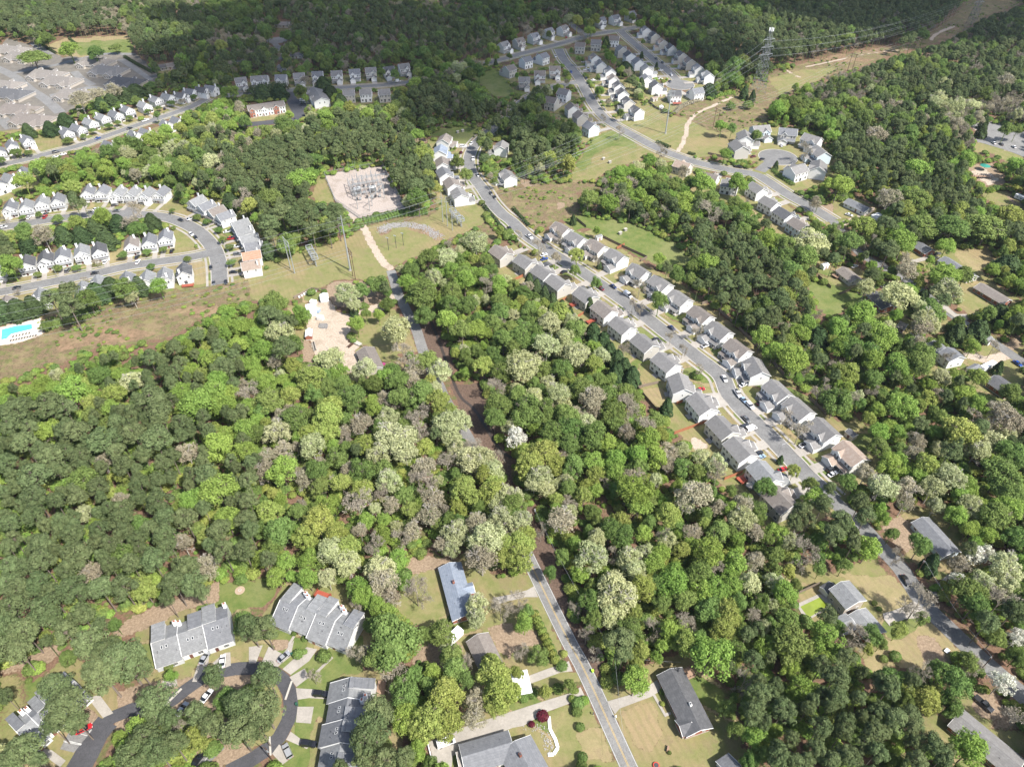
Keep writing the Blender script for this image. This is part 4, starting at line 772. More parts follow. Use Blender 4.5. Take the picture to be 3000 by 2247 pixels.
def loft(mb, secs, m=0):
    """secs: list of (x, [(y,z)...]) rings, closed"""
    n = len(secs[0][1]); i0 = len(mb.v)
    for x, ring in secs: mb.v += [(x, y, z) for y, z in ring]
    for s in range(len(secs)-1):
        for k in range(n): a = i0+s*n+k; b = i0+s*n+(k+1) % n; mb.f.append((a, b, b+n, a+n)); mb.m.append(m)
    mb.f.append(tuple(i0+n-1-k for k in range(n))); mb.m.append(m); j = i0+(len(secs)-1)*n; mb.f.append(tuple(j+k for k in range(n))); mb.m.append(m)
def car_kit(kind, col):
    def f():
        L_, W_, H = {'sedan': (4.7,1.82,1.42), 'suv': (4.8,1.92,1.75), 'van': (5.6,2.0,2.25), 'pickup': (5.8,2.0,1.85)}[kind]
        hb = {'sedan': .88, 'suv': 1.08, 'van': 1.15, 'pickup': 1.12}[kind]; K = []
        prof = {'sedan': [(-1,.62,.82),(-.97,.8,.9),(-.7,.97,1),(-.45,1,1),(.3,1,1),(.62,.93,1),(.93,.8,.92),(1,.6,.8)],
                'suv': [(-1,.7,.86),(-.96,.95,.95),(-.5,1,1),(.4,1,1),(.7,.93,.99),(.95,.83,.93),(1,.6,.82)],
                'van': [(-1,.9,.95),(-.97,1,1),(.3,1,1),(.7,.95,1),(.93,.75,.92),(1,.55,.82)],
                'pickup': [(-1,.85,.95),(-.97,.97,1),(-.2,1,1),(.45,1,1),(.75,.97,.99),(.96,.88,.94),(1,.6,.85)]}[kind]
        mb = MB(); secs = []
        for x, zf, wf in prof:
            w2 = W_/2*wf; zt = hb*zf; secs.append((x*L_/2, [(-w2*.9,.28),(w2*.9,.28),(w2,.5),(w2,zt*.86),(w2*.9,zt),(-w2*.9,zt),(-w2,zt*.86),(-w2,.5)]))
        loft(mb, secs, 0)
        cab = {'sedan': [(-.78,.0,.9),(-.45,1,.76),(.1,1,.76),(.52,.0,.9)], 'suv': [(-.95,.0,.93),(-.86,1,.82),(.12,1,.8),(.48,.0,.92)], 'van': [(-.985,0,.97),(-.96,1,.9),(.4,1,.88),(.75,0,.95)], 'pickup': [(-.22,.0,.93),(-.16,1,.82),(.2,1,.8),(.48,.0,.92)]}[kind]
        secs = []; top = MB(); ts = []
        for x, t, wf in cab:
            z = hb-.05+(H-hb)*t; w2 = W_/2*wf; secs.append((x*L_/2, [(-W_/2*.92,hb-.08),(W_/2*.92,hb-.08),(w2,z),(-w2,z)]))
        a, b = cab[1], cab[2]; top_z = H-.06
        mb.box(a[0]*L_/2+.02, b[0]*L_/2-.02, -W_/2*a[2]*1.0, W_/2*a[2]*1.0, top_z, H, 0)
        if kind == 'van': mb.box(-.96*L_/2, .3*L_/2, -W_/2*.95, W_/2*.95, hb-.1, H-.05, 0)
        if kind == 'pickup': mb.box(-.93*L_/2, -.27*L_/2, -W_/2*.8, W_/2*.8, hb-.03, hb+.012, 1)
        K.append(('body', mb.mesh('body', [PAINT[col], m_tyre]), -1, (0,0,0)))
        g = MB(); loft(g, secs, 0); K.append(('windows', g.mesh('windows', [m_carglass]), -1, (0,0,0)))
        def wheel():
            q = MB(); r_ = .34
            for (ra, ya, yb, m_) in ((r_, -.11, .11, 0), (r_*.6, -.125, .125, 1)):
                i = len(q.v); n = 14
                for yy in (ya, yb): q.v += [(ra*math.cos(2*math.pi*k/n), yy, r_+ra*math.sin(2*math.pi*k/n)) for k in range(n)]
                for k in range(n): q.f.append((i+k, i+(k+1) % n, i+n+(k+1) % n, i+n+k)); q.m.append(m_)
                q.f.append(tuple(i+k for k in range(n))); q.m.append(m_); q.f.append(tuple(i+2*n-1-k for k in range(n))); q.m.append(m_)
            return q.mesh('wheel', [m_tyre, m_rim])
        wm = cached('wheel', wheel)
        for sx in (-.62, .6):
            for sy in (-1, 1): K.append(('wheel', wm, -1, (sx*L_/2, sy*(W_/2-.09), 0)))
        hl = cached(('hl',), lambda: (lambda q: (q.box(-.1, .06, -.2, .2, -.07, .07, 0), q.mesh('headlight', [m_lamp]))[1])(MB())); tl = cached(('tl',), lambda: (lambda q: (q.box(-.06, .1, -.18, .18, -.08, .08, 0), q.mesh('tail_light', [m_tail]))[1])(MB()))
        for sy in (-1, 1): K.append(('headlight', hl, -1, (L_/2*.97, sy*W_*.33, hb*.66))); K.append(('tail_light', tl, -1, (-L_/2*.985, sy*W_*.34, hb*.68)))
        return K
    return cached(('car', kind, col), f)
CARS = []   # (position, kind, colour, heading or None)
def cars(c, r, items):
    for it in items: CARS.append((P(c, r, it[0], it[1], .7), it[2], it[3], it[4] if len(it) > 4 else None))
s_, u_, v_, p_ = 'sedan', 'suv', 'van', 'pickup'
cars(0,3,[(1768,712,s_,'silver',15),(1922,740,s_,'white',-12),(1786,1040,s_,'white',25),(1573,1155,s_,'silver',20),(725,1325,s_,'red',60),(1705,1595,s_,'black',25)])
cars(1,3,[(240,705,s_,'silver',40),(560,1025,u_,'black',95),(455,1455,u_,'black',95),(272,1518,u_,'silver',-35),(1640,1445,v_,'white',70)])
cars(3,3,[(1190,42,s_,'black'),(1862,1110,p_,'dark',148)])
cars(3,2,[(318,525,p_,'white',60),(545,735,u_,'dark',60),(560,780,s_,'white',62),(130,740,s_,'red',68)])
cars(2,2,[(1628,50,s_,'red',68),(1950,85,p_,'white'),(1998,138,s_,'lightblue'),(2056,190,u_,'white'),(2000,10,s_,'white',60),(2150,165,s_,'maroon',60),(2022,305,s_,'grey'),(2010,370,u_,'dark',60),(2065,390,v_,'white',65),(2130,600,s_,'dark',60),(2150,635,s_,'lightblue',60)])
cars(2,1,[(150,390,p_,'white'),(290,425,u_,'dark',60),(340,400,s_,'dark',60),(275,545,s_,'white',60),(280,580,s_,'blue',60),(450,692,s_,'black',60),(600,585,s_,'black',60),(850,675,s_,'blue',60),(770,835,s_,'maroon'),(875,818,s_,'navy'),(1010,792,s_,'dark',60),(1000,892,v_,'white'),(1205,920,u_,'grey',55),(930,1035,s_,'dark',60),(1380,1176,s_,'navy'),(1680,1325,p_,'white',60),(1835,1612,s_,'white'),(1235,1275,s_,'dark',60)])
cars(3,1,[(748,645,s_,'white',60),(1000,812,s_,'grey',60),(1465,535,s_,'grey',70),(2155,1482,s_,'blue'),(700,200,s_,'white',130)])
cars(0,1,[(830,150,s_,'white',30),(990,115,s_,'black',60),(780,180,s_,'grey',85),(1005,165,s_,'grey',85),(390,215,s_,'red',0),(395,190,s_,'grey',0),(250,220,s_,'white',0),(25,305,s_,'white'),(1560,245,s_,'black'),(1640,235,s_,'silver',50),(1650,365,s_,'white'),(1690,395,s_,'black'),(1820,652,s_,'dark'),(1845,785,s_,'grey'),(1950,780,s_,'black'),(2015,695,s_,'black',85),(2050,540,u_,'grey',85),(1990,405,p_,'red',85),(2035,475,s_,'white',85),(1960,345,s_,'white',70),(1485,510,s_,'black',0),(1185,562,s_,'dark',0),(1190,605,s_,'white',0),(910,605,s_,'white',0),(585,678,u_,'grey',0),(820,702,s_,'black'),(145,830,s_,'black')])
cars(0,0,[(845,1195,s_,'blue'),(480,1315,u_,'black'),(660,1325,s_,'dark',0),(1255,1042,p_,'white'),(1170,1005,s_,'black',-25),(1120,1110,s_,'black'),(480,1355,s_,'white'),(205,1340,s_,'dark',-25),(70,1360,s_,'white',-25),(1420,940,s_,'black',-25),(545,1335,s_,'white')])
cars(1,0,[(1225,705,v_,'white'),(990,690,s_,'dark',10),(1150,686,s_,'dark',10),(1270,650,s_,'blue',10),(1310,666,s_,'black',10),(400,870,u_,'white',80),(405,892,s_,'dark',80),(555,952,s_,'white',10),(275,1002,s_,'red',70),(1860,1240,s_,'white'),(1790,1266,u_,'white',85),(1685,1347,u_,'blue',85),(1875,1372,p_,'white'),(1915,1512,s_,'silver'),(2010,1302,s_,'dark',85)])
cars(2,0,[(620,537,s_,'white',70),(640,602,p_,'white',70),(640,677,s_,'black'),(675,742,s_,'grey'),(705,692,s_,'white',75),(755,685,s_,'dark',75),(510,622,s_,'blue'),(375,489,s_,'white'),(365,682,s_,'black',10),(400,692,s_,'white',10),(470,326,s_,'red',10),(1245,509,s_,'dark'),(1300,542,s_,'black'),(1375,647,s_,'white'),(1365,706,s_,'dark'),(1280,682,s_,'white',75),(1285,610,s_,'white',75),(1550,656,s_,'red',70),(1470,602,s_,'dark',70),(1955,1442,p_,'black'),(2160,1376,s_,'black',60),(2085,1352,s_,'maroon',60),(945,212,s_,'blue',10),(105,412,s_,'grey',10),(1330,782,s_,'white',10)])
cars(3,0,[(120,1257,s_,'white',20),(165,1242,s_,'black',20),(320,1416,s_,'dark',60),(1950,1236,s_,'white',0),(2015,1246,s_,'dark',0),(2125,1270,s_,'white',0)])
cars(1,1,[(2030,12,s_,'dark'),(2062,47,s_,'black'),(2190,317,s_,'black'),(1850,45,v_,'white',80),(720,1428,s_,'lightblue',160)])
landmark('the substation', P(1,1,900,0)); landmark('the long street', P(2,1,1100,1050)); landmark('the left swimming pool', P(0,1,150,1200)); landmark("the left street's bend", P(0,1,1800,430)); landmark('the loop road', P(1,3,290,1010)); landmark('the lattice pylon', P(2,0,2120,830)); landmark('the small turning circle', P(3,0,85,1360)); landmark('the upper street', P(1,0,900,750)); landmark('the upper left street', P(0,0,900,1180)); landmark('the top junction', P(2,0,620,310)); landmark('the far dead-end street', P(2,0,1350,620)); landmark('the collector road', P(2,0,700,900)); landmark('the lower left street', P(0,1,700,730)); landmark('the curving street', P(1,0,1850,1330)); landmark('the right-edge parking lot', P(3,0,2000,1200)); landmark('the round retention lawn', P(2,0,800,1380)); landmark('the pond lawn', P(2,1,1000,400)); landmark("the long street's last house", P(3,2,735,600)); landmark('the red-fenced back yards', P(2,2,1700,500)); landmark('the roadside lawn', P(2,3,1100,1300)); landmark('the two white flowering parking curve', P(3,3,2020,920)) if 0 else None
landmark('the white dogwood', P(3,3,2020,920)); landmark('the creek verge', P(1,2,1900,500)); landmark('the power line cutting', P(0,1,1200,1100)); landmark('the tan clearing', P(3,3,1200,650)); landmark('the left pine wood', P(0,2,700,700)); landmark('the middle wood', P(2,1,200,1400)); landmark('the central wood', P(1,2,900,900)); landmark('the upper left corner', P(0,0,300,150)); landmark('the top centre', P(1,0,1400,100)); landmark('the top right forest', P(3,0,800,200)); landmark('the cream oak grove', P(3,2,1300,900)); landmark('the lower right pines', P(3,3,600,1300)); landmark('the pines in the loop', P(0,3,2100,1200)); landmark('the creek wood', P(2,2,900,900)); landmark('the right-edge pale wood', P(3,0,2000,800)); landmark('the right-hand yards', P(3,1,1200,300))
USED = {}
def where(cc, key):
    """unique plain-language place: rank from the nearest landmark on one side of it"""
    n_, x, y = min(LAND, key=lambda l: (l[1]-cc.x)**2+(l[2]-cc.y)**2); dx, dy = cc.x-x, cc.y-y
    if math.hypot(dx, dy) < 4: side = 'right at'
    elif abs(dx) > abs(dy)*1.2: side = 'right of' if dx > 0 else 'left of'
    elif abs(dy) > abs(dx)*1.2: side = 'behind' if dy > 0 else 'before'
    else: side = ('behind and ' if dy > 0 else 'before and ')+('right of' if dx > 0 else 'left of')
    return (key, side, n_), math.hypot(dx, dy)
def label_all(items, fmt, noun):
    """items: (object, centre, look)"""
    G = {}
    for o, cc, look in items: k, d = where(cc, look); G.setdefault(k, []).append((d, o))
    for (look, side, n_), L_ in G.items():
        L_.sort(key=lambda t: t[0])
        for i, (d, o) in enumerate(L_):
            o['label'] = (f"{look}, {side} {n_}" if len(L_) == 1 else f"{look}, {ordn(i)} {side} {n_}")
TODO = []
cnames = {'dark': 'dark grey', 'lightblue': 'light blue', 'navy': 'navy blue'}
for cc, k, col, hd in CARS:
    if hd is None:
        d, a, t, q = road_near(cc); hd = math.degrees(math.atan2(t.x, t.y))
    rz = math.pi/2-R(hd); z = .2 if True else 0
    o = place('car' if k in ('sedan','suv') else k if k != 'pickup' else 'pickup_truck', car_kit(k, col), (cc.x, cc.y, .2), rz, 'x', 'car' if k in ('sedan','suv') else ('van' if k == 'van' else 'pickup'), 'cars parked on streets and driveways')
    TODO.append((o, cc, f"{cnames.get(col, col)} {'tall estate car' if k == 'suv' else k if k != 'pickup' else 'pickup truck'}"))
label_all(TODO, None, None)

# camper, tanker truck
def rv(label, cc, hd, L_, W_, H):
    o = empty('camper', (cc.x, cc.y, .1), math.pi/2-R(hd)); tag(o, label, 'camper'); mb = MB()
    secs = [(x*L_/2, [(-W_/2*w_,.5),(W_/2*w_,.5),(W_/2*w_,H*z*.93),(W_/2*w_*.93,H*z),(-W_/2*w_*.93,H*z),(-W_/2*w_,H*z*.93)]) for x, w_, z in ((-1,.95,.9),(-.97,1,.97),(0,1,1),(.9,1,.98),(.98,.97,.85),(1,.9,.6))]; loft(mb, secs); mb.obj('body', [m_white], o)
    for x in (-.5, .1): q = link('window', pane(1.1,.6,0), o); q.location = (x*L_/2, -W_/2, 1.4)
    mb = MB(); mb.box(-.4, .4, -.4, .4, H, H+.2); mb.obj('roof_vent', m_trim, o)
    for sx in (-.15, .1):
        for sy in (-1, 1): q = link('wheel', KIT['wheel'], o); q.location = (sx*L_/2, sy*(W_/2-.1), 0)
rv('long white travel camper parked beside the grey two-part house', P(3,1,1895,1515,1.2), 62, 9.5, 2.6, 3.2)
rv('white box-bodied lorry parked by the orange clay track at the right edge', P(3,1,2185,60,1.2), 150, 8, 2.5, 3.2)

# ------------------------------------------------------------------ fences, walls, decks, sheds
m_fence = striped('weathered_fence_boards', (.2,.16,.125), .15, .4, 'X', .85, .15); m_ofence = striped('stained_fence_boards', (.34,.14,.075), .15, .3, 'X', .7, .1); m_bed = plain('bark_mulch', (.2,.09,.06), .95, .3, 2)
def fence(label, pts, mat, h=1.8, name='fence', group='garden fences behind the houses', th=.05):
    pts = [P(*p) for p in pts]; c = pts[0]; o = empty(name, c); tag(o, label, 'wall' if name == 'wall' else name, group); pm = MB(); pm.box(-.07, .07, -.07, .07, 0, h+.12); pmesh = pm.mesh('post', [mat])
    for a, b in zip(pts, pts[1:]):
        d = b-a; n = max(1, int(d.length/2.4)); rz = math.atan2(d.y, d.x); mb = MB(); mb.box(0, d.length, -th/2, th/2, .05, h)
        for z in (.4, h-.35): mb.box(0, d.length, th/2, th/2+.05, z, z+.1)
        q = mb.obj('panel', [mat], o); q.location = a-c; q.rotation_euler.z = rz
        for i in range(min(n, 40)): q = link('post', pmesh, o); q.location = (a-c)+d*(i/n); q.rotation_euler.z = rz
for lab, pts, m_ in (
  ('orange stained fence crossing the yard below the sandy patch', [(2,2,1400,437),(2,2,1680,337)], m_ofence), ('short orange fence at the corner of the brown yard', [(2,2,1248,237),(2,2,1332,207)], m_ofence),
  ('short orange fence between two houses above the brown yard', [(2,2,1420,180),(2,2,1508,150)], m_ofence), ('orange fence ending at the red deck', [(2,2,1832,832),(2,2,1990,772)], m_ofence),
  ('short orange fence left of the fourth house of the long street', [(2,1,412,957),(2,1,470,928)], m_ofence), ('orange fence at the left edge of the first long street houses', [(2,1,0,780),(2,1,98,733)], m_ofence), ('orange garden divider beside the pond lawn', [(2,1,905,497),(2,1,972,463)], m_ofence),
  ('orange fence beside the second deck of the long street', [(2,1,560,1090),(2,1,620,1055)], m_ofence),
  ('brown fence closing the top of the bare brown yard', [(2,2,1080,42),(2,2,1262,0)], m_fence), ('brown fence down the left side of the bare brown yard', [(2,2,1082,44),(2,2,1250,240)], m_fence),
  ('long dark fence along the pond lawn', [(2,1,780,397),(2,1,930,470),(2,1,1165,577),(2,1,1112,604)], m_fence), ('short dark fence at the upper corner of the pond lawn', [(2,1,555,242),(2,1,640,312)], m_fence),
  ('dark board fence at the top of the dirt yard', [(1,1,330,925),(1,1,478,850),(1,1,605,862)], m_fence), ('long fence behind the right-hand houses of the long street', [(2,1,1640,975),(2,1,1700,955),(2,1,1900,1130),(2,1,2200,1420),(3,2,160,-40)], m_fence),
  ('wooden fence across the lawn of the weathered house', [(3,1,430,737),(3,1,540,837)], m_fence), ('low wooden fence at the bottom of the bright green lawn', [(3,1,612,892),(3,1,735,845)], m_fence),
  ('dark fence behind the far back gardens', [(2,0,1160,872),(2,0,1240,940),(2,0,1390,1002)], m_fence), ('grey fence round the garden by the turning circle', [(2,0,1690,1335),(2,0,1880,1378),(2,0,1890,1345)], m_fence),
  ('fence above the green pool', [(3,3,262,160),(3,3,440,78)], m_fence), ('fence at the back of the lower right corner lot', [(3,2,960,-20),(3,2,1100,120)] if 0 else [(3,2,350,130),(3,2,500,270)], m_fence)):
    fence(lab, pts, m_)
fence('low white wall at the left side of the gravel drive', [(1,3,1480,1440),(1,3,1510,1560),(1,3,1545,1657)], m_white, .9, 'wall', None, .25)
fence('winding white garden wall beside the rockery', [(2,3,318,1220),(2,3,328,1330),(2,3,375,1420),(2,3,395,1490),(2,3,360,1545),(2,3,310,1550)], m_white, .35, 'wall', None, .9)
def deck(label, c, r, x, y, w_, d_, az, mat, h=.9, rail=True):
    cc = P(c, r, x, y, h); o = empty('deck', cc, math.pi/2-R(az)); tag(o, label, 'deck', 'timber decks behind houses'); mb = MB(); mb.box(-w_/2, w_/2, -d_/2, d_/2, h-.15, h); mb.obj('floor', [mat], o)
    pm = MB(); pm.box(-.07,.07,-.07,.07,0,h+.9); pm = pm.mesh('post', [mat])
    for sx in (-1, 1):
        for sy in (-1, 1): q = link('post', pm, o); q.location = (sx*(w_/2-.1), sy*(d_/2-.1), 0)
    if rail:
        for k, (x0, x1, y0, y1) in enumerate(((-w_/2,w_/2,-d_/2,-d_/2+.06),(-w_/2,-w_/2+.06,-d_/2,d_/2),(w_/2-.06,w_/2,-d_/2,d_/2))): mb = MB(); mb.box(x0,x1,y0,y1,h+.75,h+.85); mb.box(x0,x1,y0,y1,h+.35,h+.42); mb.obj('rail', [mat], o)
deck('red stained deck beside the umbrella at the last backs of the long street', 2,2,1995,822, 4.2,3.6,60, m_reddeck); deck('red deck with a small boat behind the fourth house', 2,1,535,970,4.5,3,60,m_reddeck); deck('long red deck behind the fifth house', 2,1,690,1112,6,2.6,60,m_reddeck)
deck('red deck behind the stepped grey townhouses', 1,3,575,170,5.5,2.6,110,m_reddeck); deck('brown deck behind the townhouse right of the loop', 1,3,1080,985,5.5,2.6,0,m_deck); deck('square dark deck with a round table behind the brick ranch', 2,3,1520,845,3.4,3.6,67,m_deck,.6)
deck('bright red deck at the corner house above the cutting', 0,1,1622,808,6,2.5,80,m_reddeck); deck('orange deck behind the far grey house near the pylon', 2,0,1425,892,7,3.5,85,m_reddeck,1.8); deck('deck below the grey two-part house', 3,1,1640,1560,6,4,60,m_deck,1); deck('cluttered deck behind the weathered house', 3,1,600,720,5,4,60,m_deck,1.2)
def shed(name, label, c, r, x, y, w_, d_, h, az, wl, rf, cat='shed', rise=.8):
    cc = P(c, r, x, y, h); dv = Vector((math.sin(R(az)), math.cos(R(az)), 0)); o, _, rz = low_house(name, label, cat, cc-dv*w_/2, cc+dv*w_/2, d_, wl, rf, h, rise, None, doors=False, win=False, overhang=.15)
    mb = MB(); mb.box(-.5, .5, -d_/2-.05, -d_/2-.01, .1, min(h-.2, 1.95), 0); mb.obj('door', m_door, o); return cc
shed('shed','small blue-grey shed at the corner of the pond lawn',2,1,748,385,3.6,3,2.3,60,WD['pale'],RF['light'])
shed('shed','white gabled shed in the dirt yard',1,1,588,905,4.6,4.2,2.4,165,m_white,m_white); shed('shed','long white-roofed shelter in the dirt yard',1,1,475,1010,8,5,2.6,165,m_white,m_white,'shelter',.3)
shed('shed','small white building with red brick base in the dirt yard',1,1,455,1220,5.5,3.2,2.4,170,m_brick,m_white); shed('shed','small white shed in the far back garden',2,0,1290,925,3.5,3,2.2,10,m_white,m_white); shed('shed','tan shed beside the white patio roofs',2,0,1228,848,5,4,2.4,60,WD['beige'],RF['tan'])
shed('shed','white patio roof behind the far houses',2,0,1270,808,5,4,2.5,60,WD['beige'],m_white,'shelter',.2); shed('shed','dark garden shed behind the second last right-hand house',3,2,722,428,4,3.2,2.3,150,WD['taupe'],RF['charcoal'])
shed('shed','dark-roofed shed beside the green pool',3,3,520,108,4.2,3.4,2.4,60,WD['pale'],RF['charcoal']); shed('carport','white carport roof beside the grey-roofed white ranch',3,1,945,205,6,4.5,2.5,60,m_white,m_white,'carport',.3); shed('shed','white shed under trees left of the weathered house',3,1,490,630,4,3,2.4,60,m_white,m_white)
shed('shed','grey shed beside the white camper',3,1,1780,1520,6,3.5,2.5,60,WD['pale'],RF['slate']); shed('shed','white shed end at the right edge near the red car shelter',3,1,1900,1270,4,4,2.4,60,WD['pale'],RF['light'])
for lab, (c, r, x, y) in (('left drain box on the round retention lawn',(2,0,790,1372)),('lower drain box on the round retention lawn',(2,0,845,1402)),('near drain box on the pond lawn',(2,1,935,358)),('far drain box on the pond lawn',(2,1,980,328)),('left drain box on the curve lawn',(1,0,1742,1142)),('right drain box on the curve lawn',(1,0,1785,1130))):
    cc = P(c,r,x,y,.8); o = empty('drain_box', cc, .5); tag(o, 'grey concrete riser, '+lab, 'drain box', 'concrete drain boxes'); mb = MB(); mb.box(-.9,.9,-.7,.7,0,1.5,0); mb.box(-1.05,1.05,-.85,.85,1.5,1.65,0); mb.obj('riser', [m_kerb], o); mb = MB()
    for k in range(5): mb.bar((-.8+.4*k,-.72,.3),(-.8+.4*k,-.72,1.3),.06)
    mb.obj('grate', [m_dark], o)
# trampoline, umbrella, mailboxes, bins, rubbish
cc = P(2,0,1550,890,.8); o = empty('trampoline', cc); tag(o, 'round black trampoline behind the far white house', 'trampoline'); mb = MB(); mb.cyl((0,0),1.9,.8,.85,24); mb.obj('mat',[m_dark],o); mb = MB()
for k in range(24): a=2*math.pi*k/24; b=2*math.pi*(k+1)/24; mb.bar((2*math.cos(a),2*math.sin(a),.85),(2*math.cos(b),2*math.sin(b),.85),.16)
for k in range(6): a=2*math.pi*k/6; mb.bar((2*math.cos(a),2*math.sin(a),0),(2*math.cos(a),2*math.sin(a),.85),.06)
mb.obj('frame',[m_rim],o)
cc = P(2,2,2060,872,2.3); o = empty('parasol', cc); tag(o, 'beige square parasol beside the red deck', 'parasol'); mb = MB(); n=8
for k in range(n): a=2*math.pi*k/n; b=2*math.pi*(k+1)/n; mb.face([(0,0,2.7),(1.7*math.cos(a),1.7*math.sin(a),2.1),(1.7*math.cos(b),1.7*math.sin(b),2.1)])
mb.obj('canopy',[plain('parasol_cloth',(.6,.52,.42),.8,.1,3)],o); mb=MB(); mb.cyl((0,0),.04,0,2.7,6); mb.obj('pole',[m_dark],o)
for lab, (c,r,x,y), col in (('black mailbox left of the yellow-lined road',(2,3,700,1205),m_dark),('white mailbox right of the yellow-lined road',(2,3,895,1232),m_white),('white mailbox by the drive of the brick ranch',(2,3,778,940),m_white)):
    cc=P(c,r,x,y); o=empty('mailbox',cc); tag(o,lab,'mailbox','roadside mailboxes'); mb=MB(); mb.box(-.06,.06,-.06,.06,0,1.05); mb.obj('post',[m_trim],o); mb=MB(); mb.box(-.16,.16,-.3,.3,1.05,1.3,0); mb.box(-.1,.1,-.3,.3,1.3,1.38,0); mb.obj('box',[col],o)
for lab,(c,r,x,y),col in (('green wheeled bin beside the loop road',(1,3,350,1112),(.02,.08,.05)),('green wheeled bin under the blue-roofed ranch house',(1,3,1678,370),(.02,.12,.06)),('green wheeled bin beside the silver car',(1,3,308,680),(.03,.1,.06)),('lime green hydrant marker by the road',(2,3,695,825),(.4,.75,.05))):
    cc=P(c,r,x,y,.5); o=empty('bin',cc,.4); tag(o,lab,'bin'); m_=plain('bin_'+lab[:12],col,.5); mb=MB(); secs=[(-.3,[(-.3,.1),(.3,.1),(.34,1.0),(-.34,1.0)]),(.3,[(-.3,.1),(.3,.1),(.34,1.0),(-.34,1.0)])]; loft(mb,secs); mb.obj('body',[m_],o); mb=MB(); mb.box(-.36,.38,-.37,.37,1.0,1.08); mb.obj('lid',[m_],o); mb=MB(); mb.bar((-.3,-.33,.12),(-.3,.33,.12),.2,n=8); mb.obj('wheel',[m_tyre],o)

# ------------------------------------------------------------------ swimming pools
m_water = plain('pool_water',(.1,.52,.58),.08,.25,.12,spec=.6); m_green = plain('algae_pool_water',(.17,.22,.02),.2,.5,.25,spec=.5)
def pts_at(c, r, L_, h=0): return [P(c, r, x, y, h) for x, y in L_]
cc = P(0,1,150,1210); o = empty('swimming_pool', cc); tag(o, 'turquoise swimming pool on a pale deck at the left edge', 'swimming pool')
mb = MB(); q = [p-cc for p in pts_at(0,1,[(-90,1200),(350,1095),(368,1225),(200,1290),(-90,1345)])]; mb.poly(q, -.2, .16); mb.obj('pool_deck', [plain('pool_deck_concrete',(.62,.56,.47),.8,.1,1)], o)
q = [p-cc for p in pts_at(0,1,[(15,1190),(130,1160),(280,1142),(285,1190),(100,1235),(60,1275),(8,1285)])]; mb = MB(); mb.poly(q, .0, .19); mb.obj('water', [m_water], o)
mb = MB()
for a, b in zip(q, q[1:]+q[:1]): mb.bar((a.x,a.y,.2),(b.x,b.y,.2),.35)
mb.obj('coping', [m_trim], o)
for k, (x, y) in enumerate([(115+28*i, 1257-6*i) for i in range(6)]+[(95+24*i, 1292-5*i) for i in range(10)]):
    p = P(0,1,x,y); o = empty('sun_lounger', (p.x,p.y,.16), R(-80)); mb = MB(); mb.box(-.9,.3,-.3,.3,.3,.36); mb.face([(.3,-.3,.36),(.95,-.3,.8),(.95,.3,.8),(.3,.3,.36)]); mb.obj('seat',[m_dark],o)
    mb = MB(); [mb.box(sx-.03,sx+.03,sy-.03,sy+.03,0,.3) for sx in (-.8,.2) for sy in (-.25,.25)]; mb.obj('frame',[m_rim],o)
    tag(o, f"dark sun lounger beside the turquoise pool, {ordn(k if k < 6 else k-6)} from the left in the {'upper' if k < 6 else 'lower'} line", 'sun lounger', 'sun loungers beside the pool')
cc = P(3,3,400,250); o = empty('swimming_pool', cc); tag(o, 'pool of bright green algae water beside the split-level house', 'swimming pool')
q = [p-cc for p in pts_at(3,3,[(245,250),(430,165),(480,165),(555,245),(520,290),(350,385),(300,355)])]; mb = MB(); mb.poly(q,-.2,.12); mb.obj('pool_deck',[m_conc],o)
q = [p-cc for p in pts_at(3,3,[(278,272),(448,190),(520,262),(350,368)])]; mb = MB(); mb.poly(q,0,.15); mb.obj('water',[m_green],o)

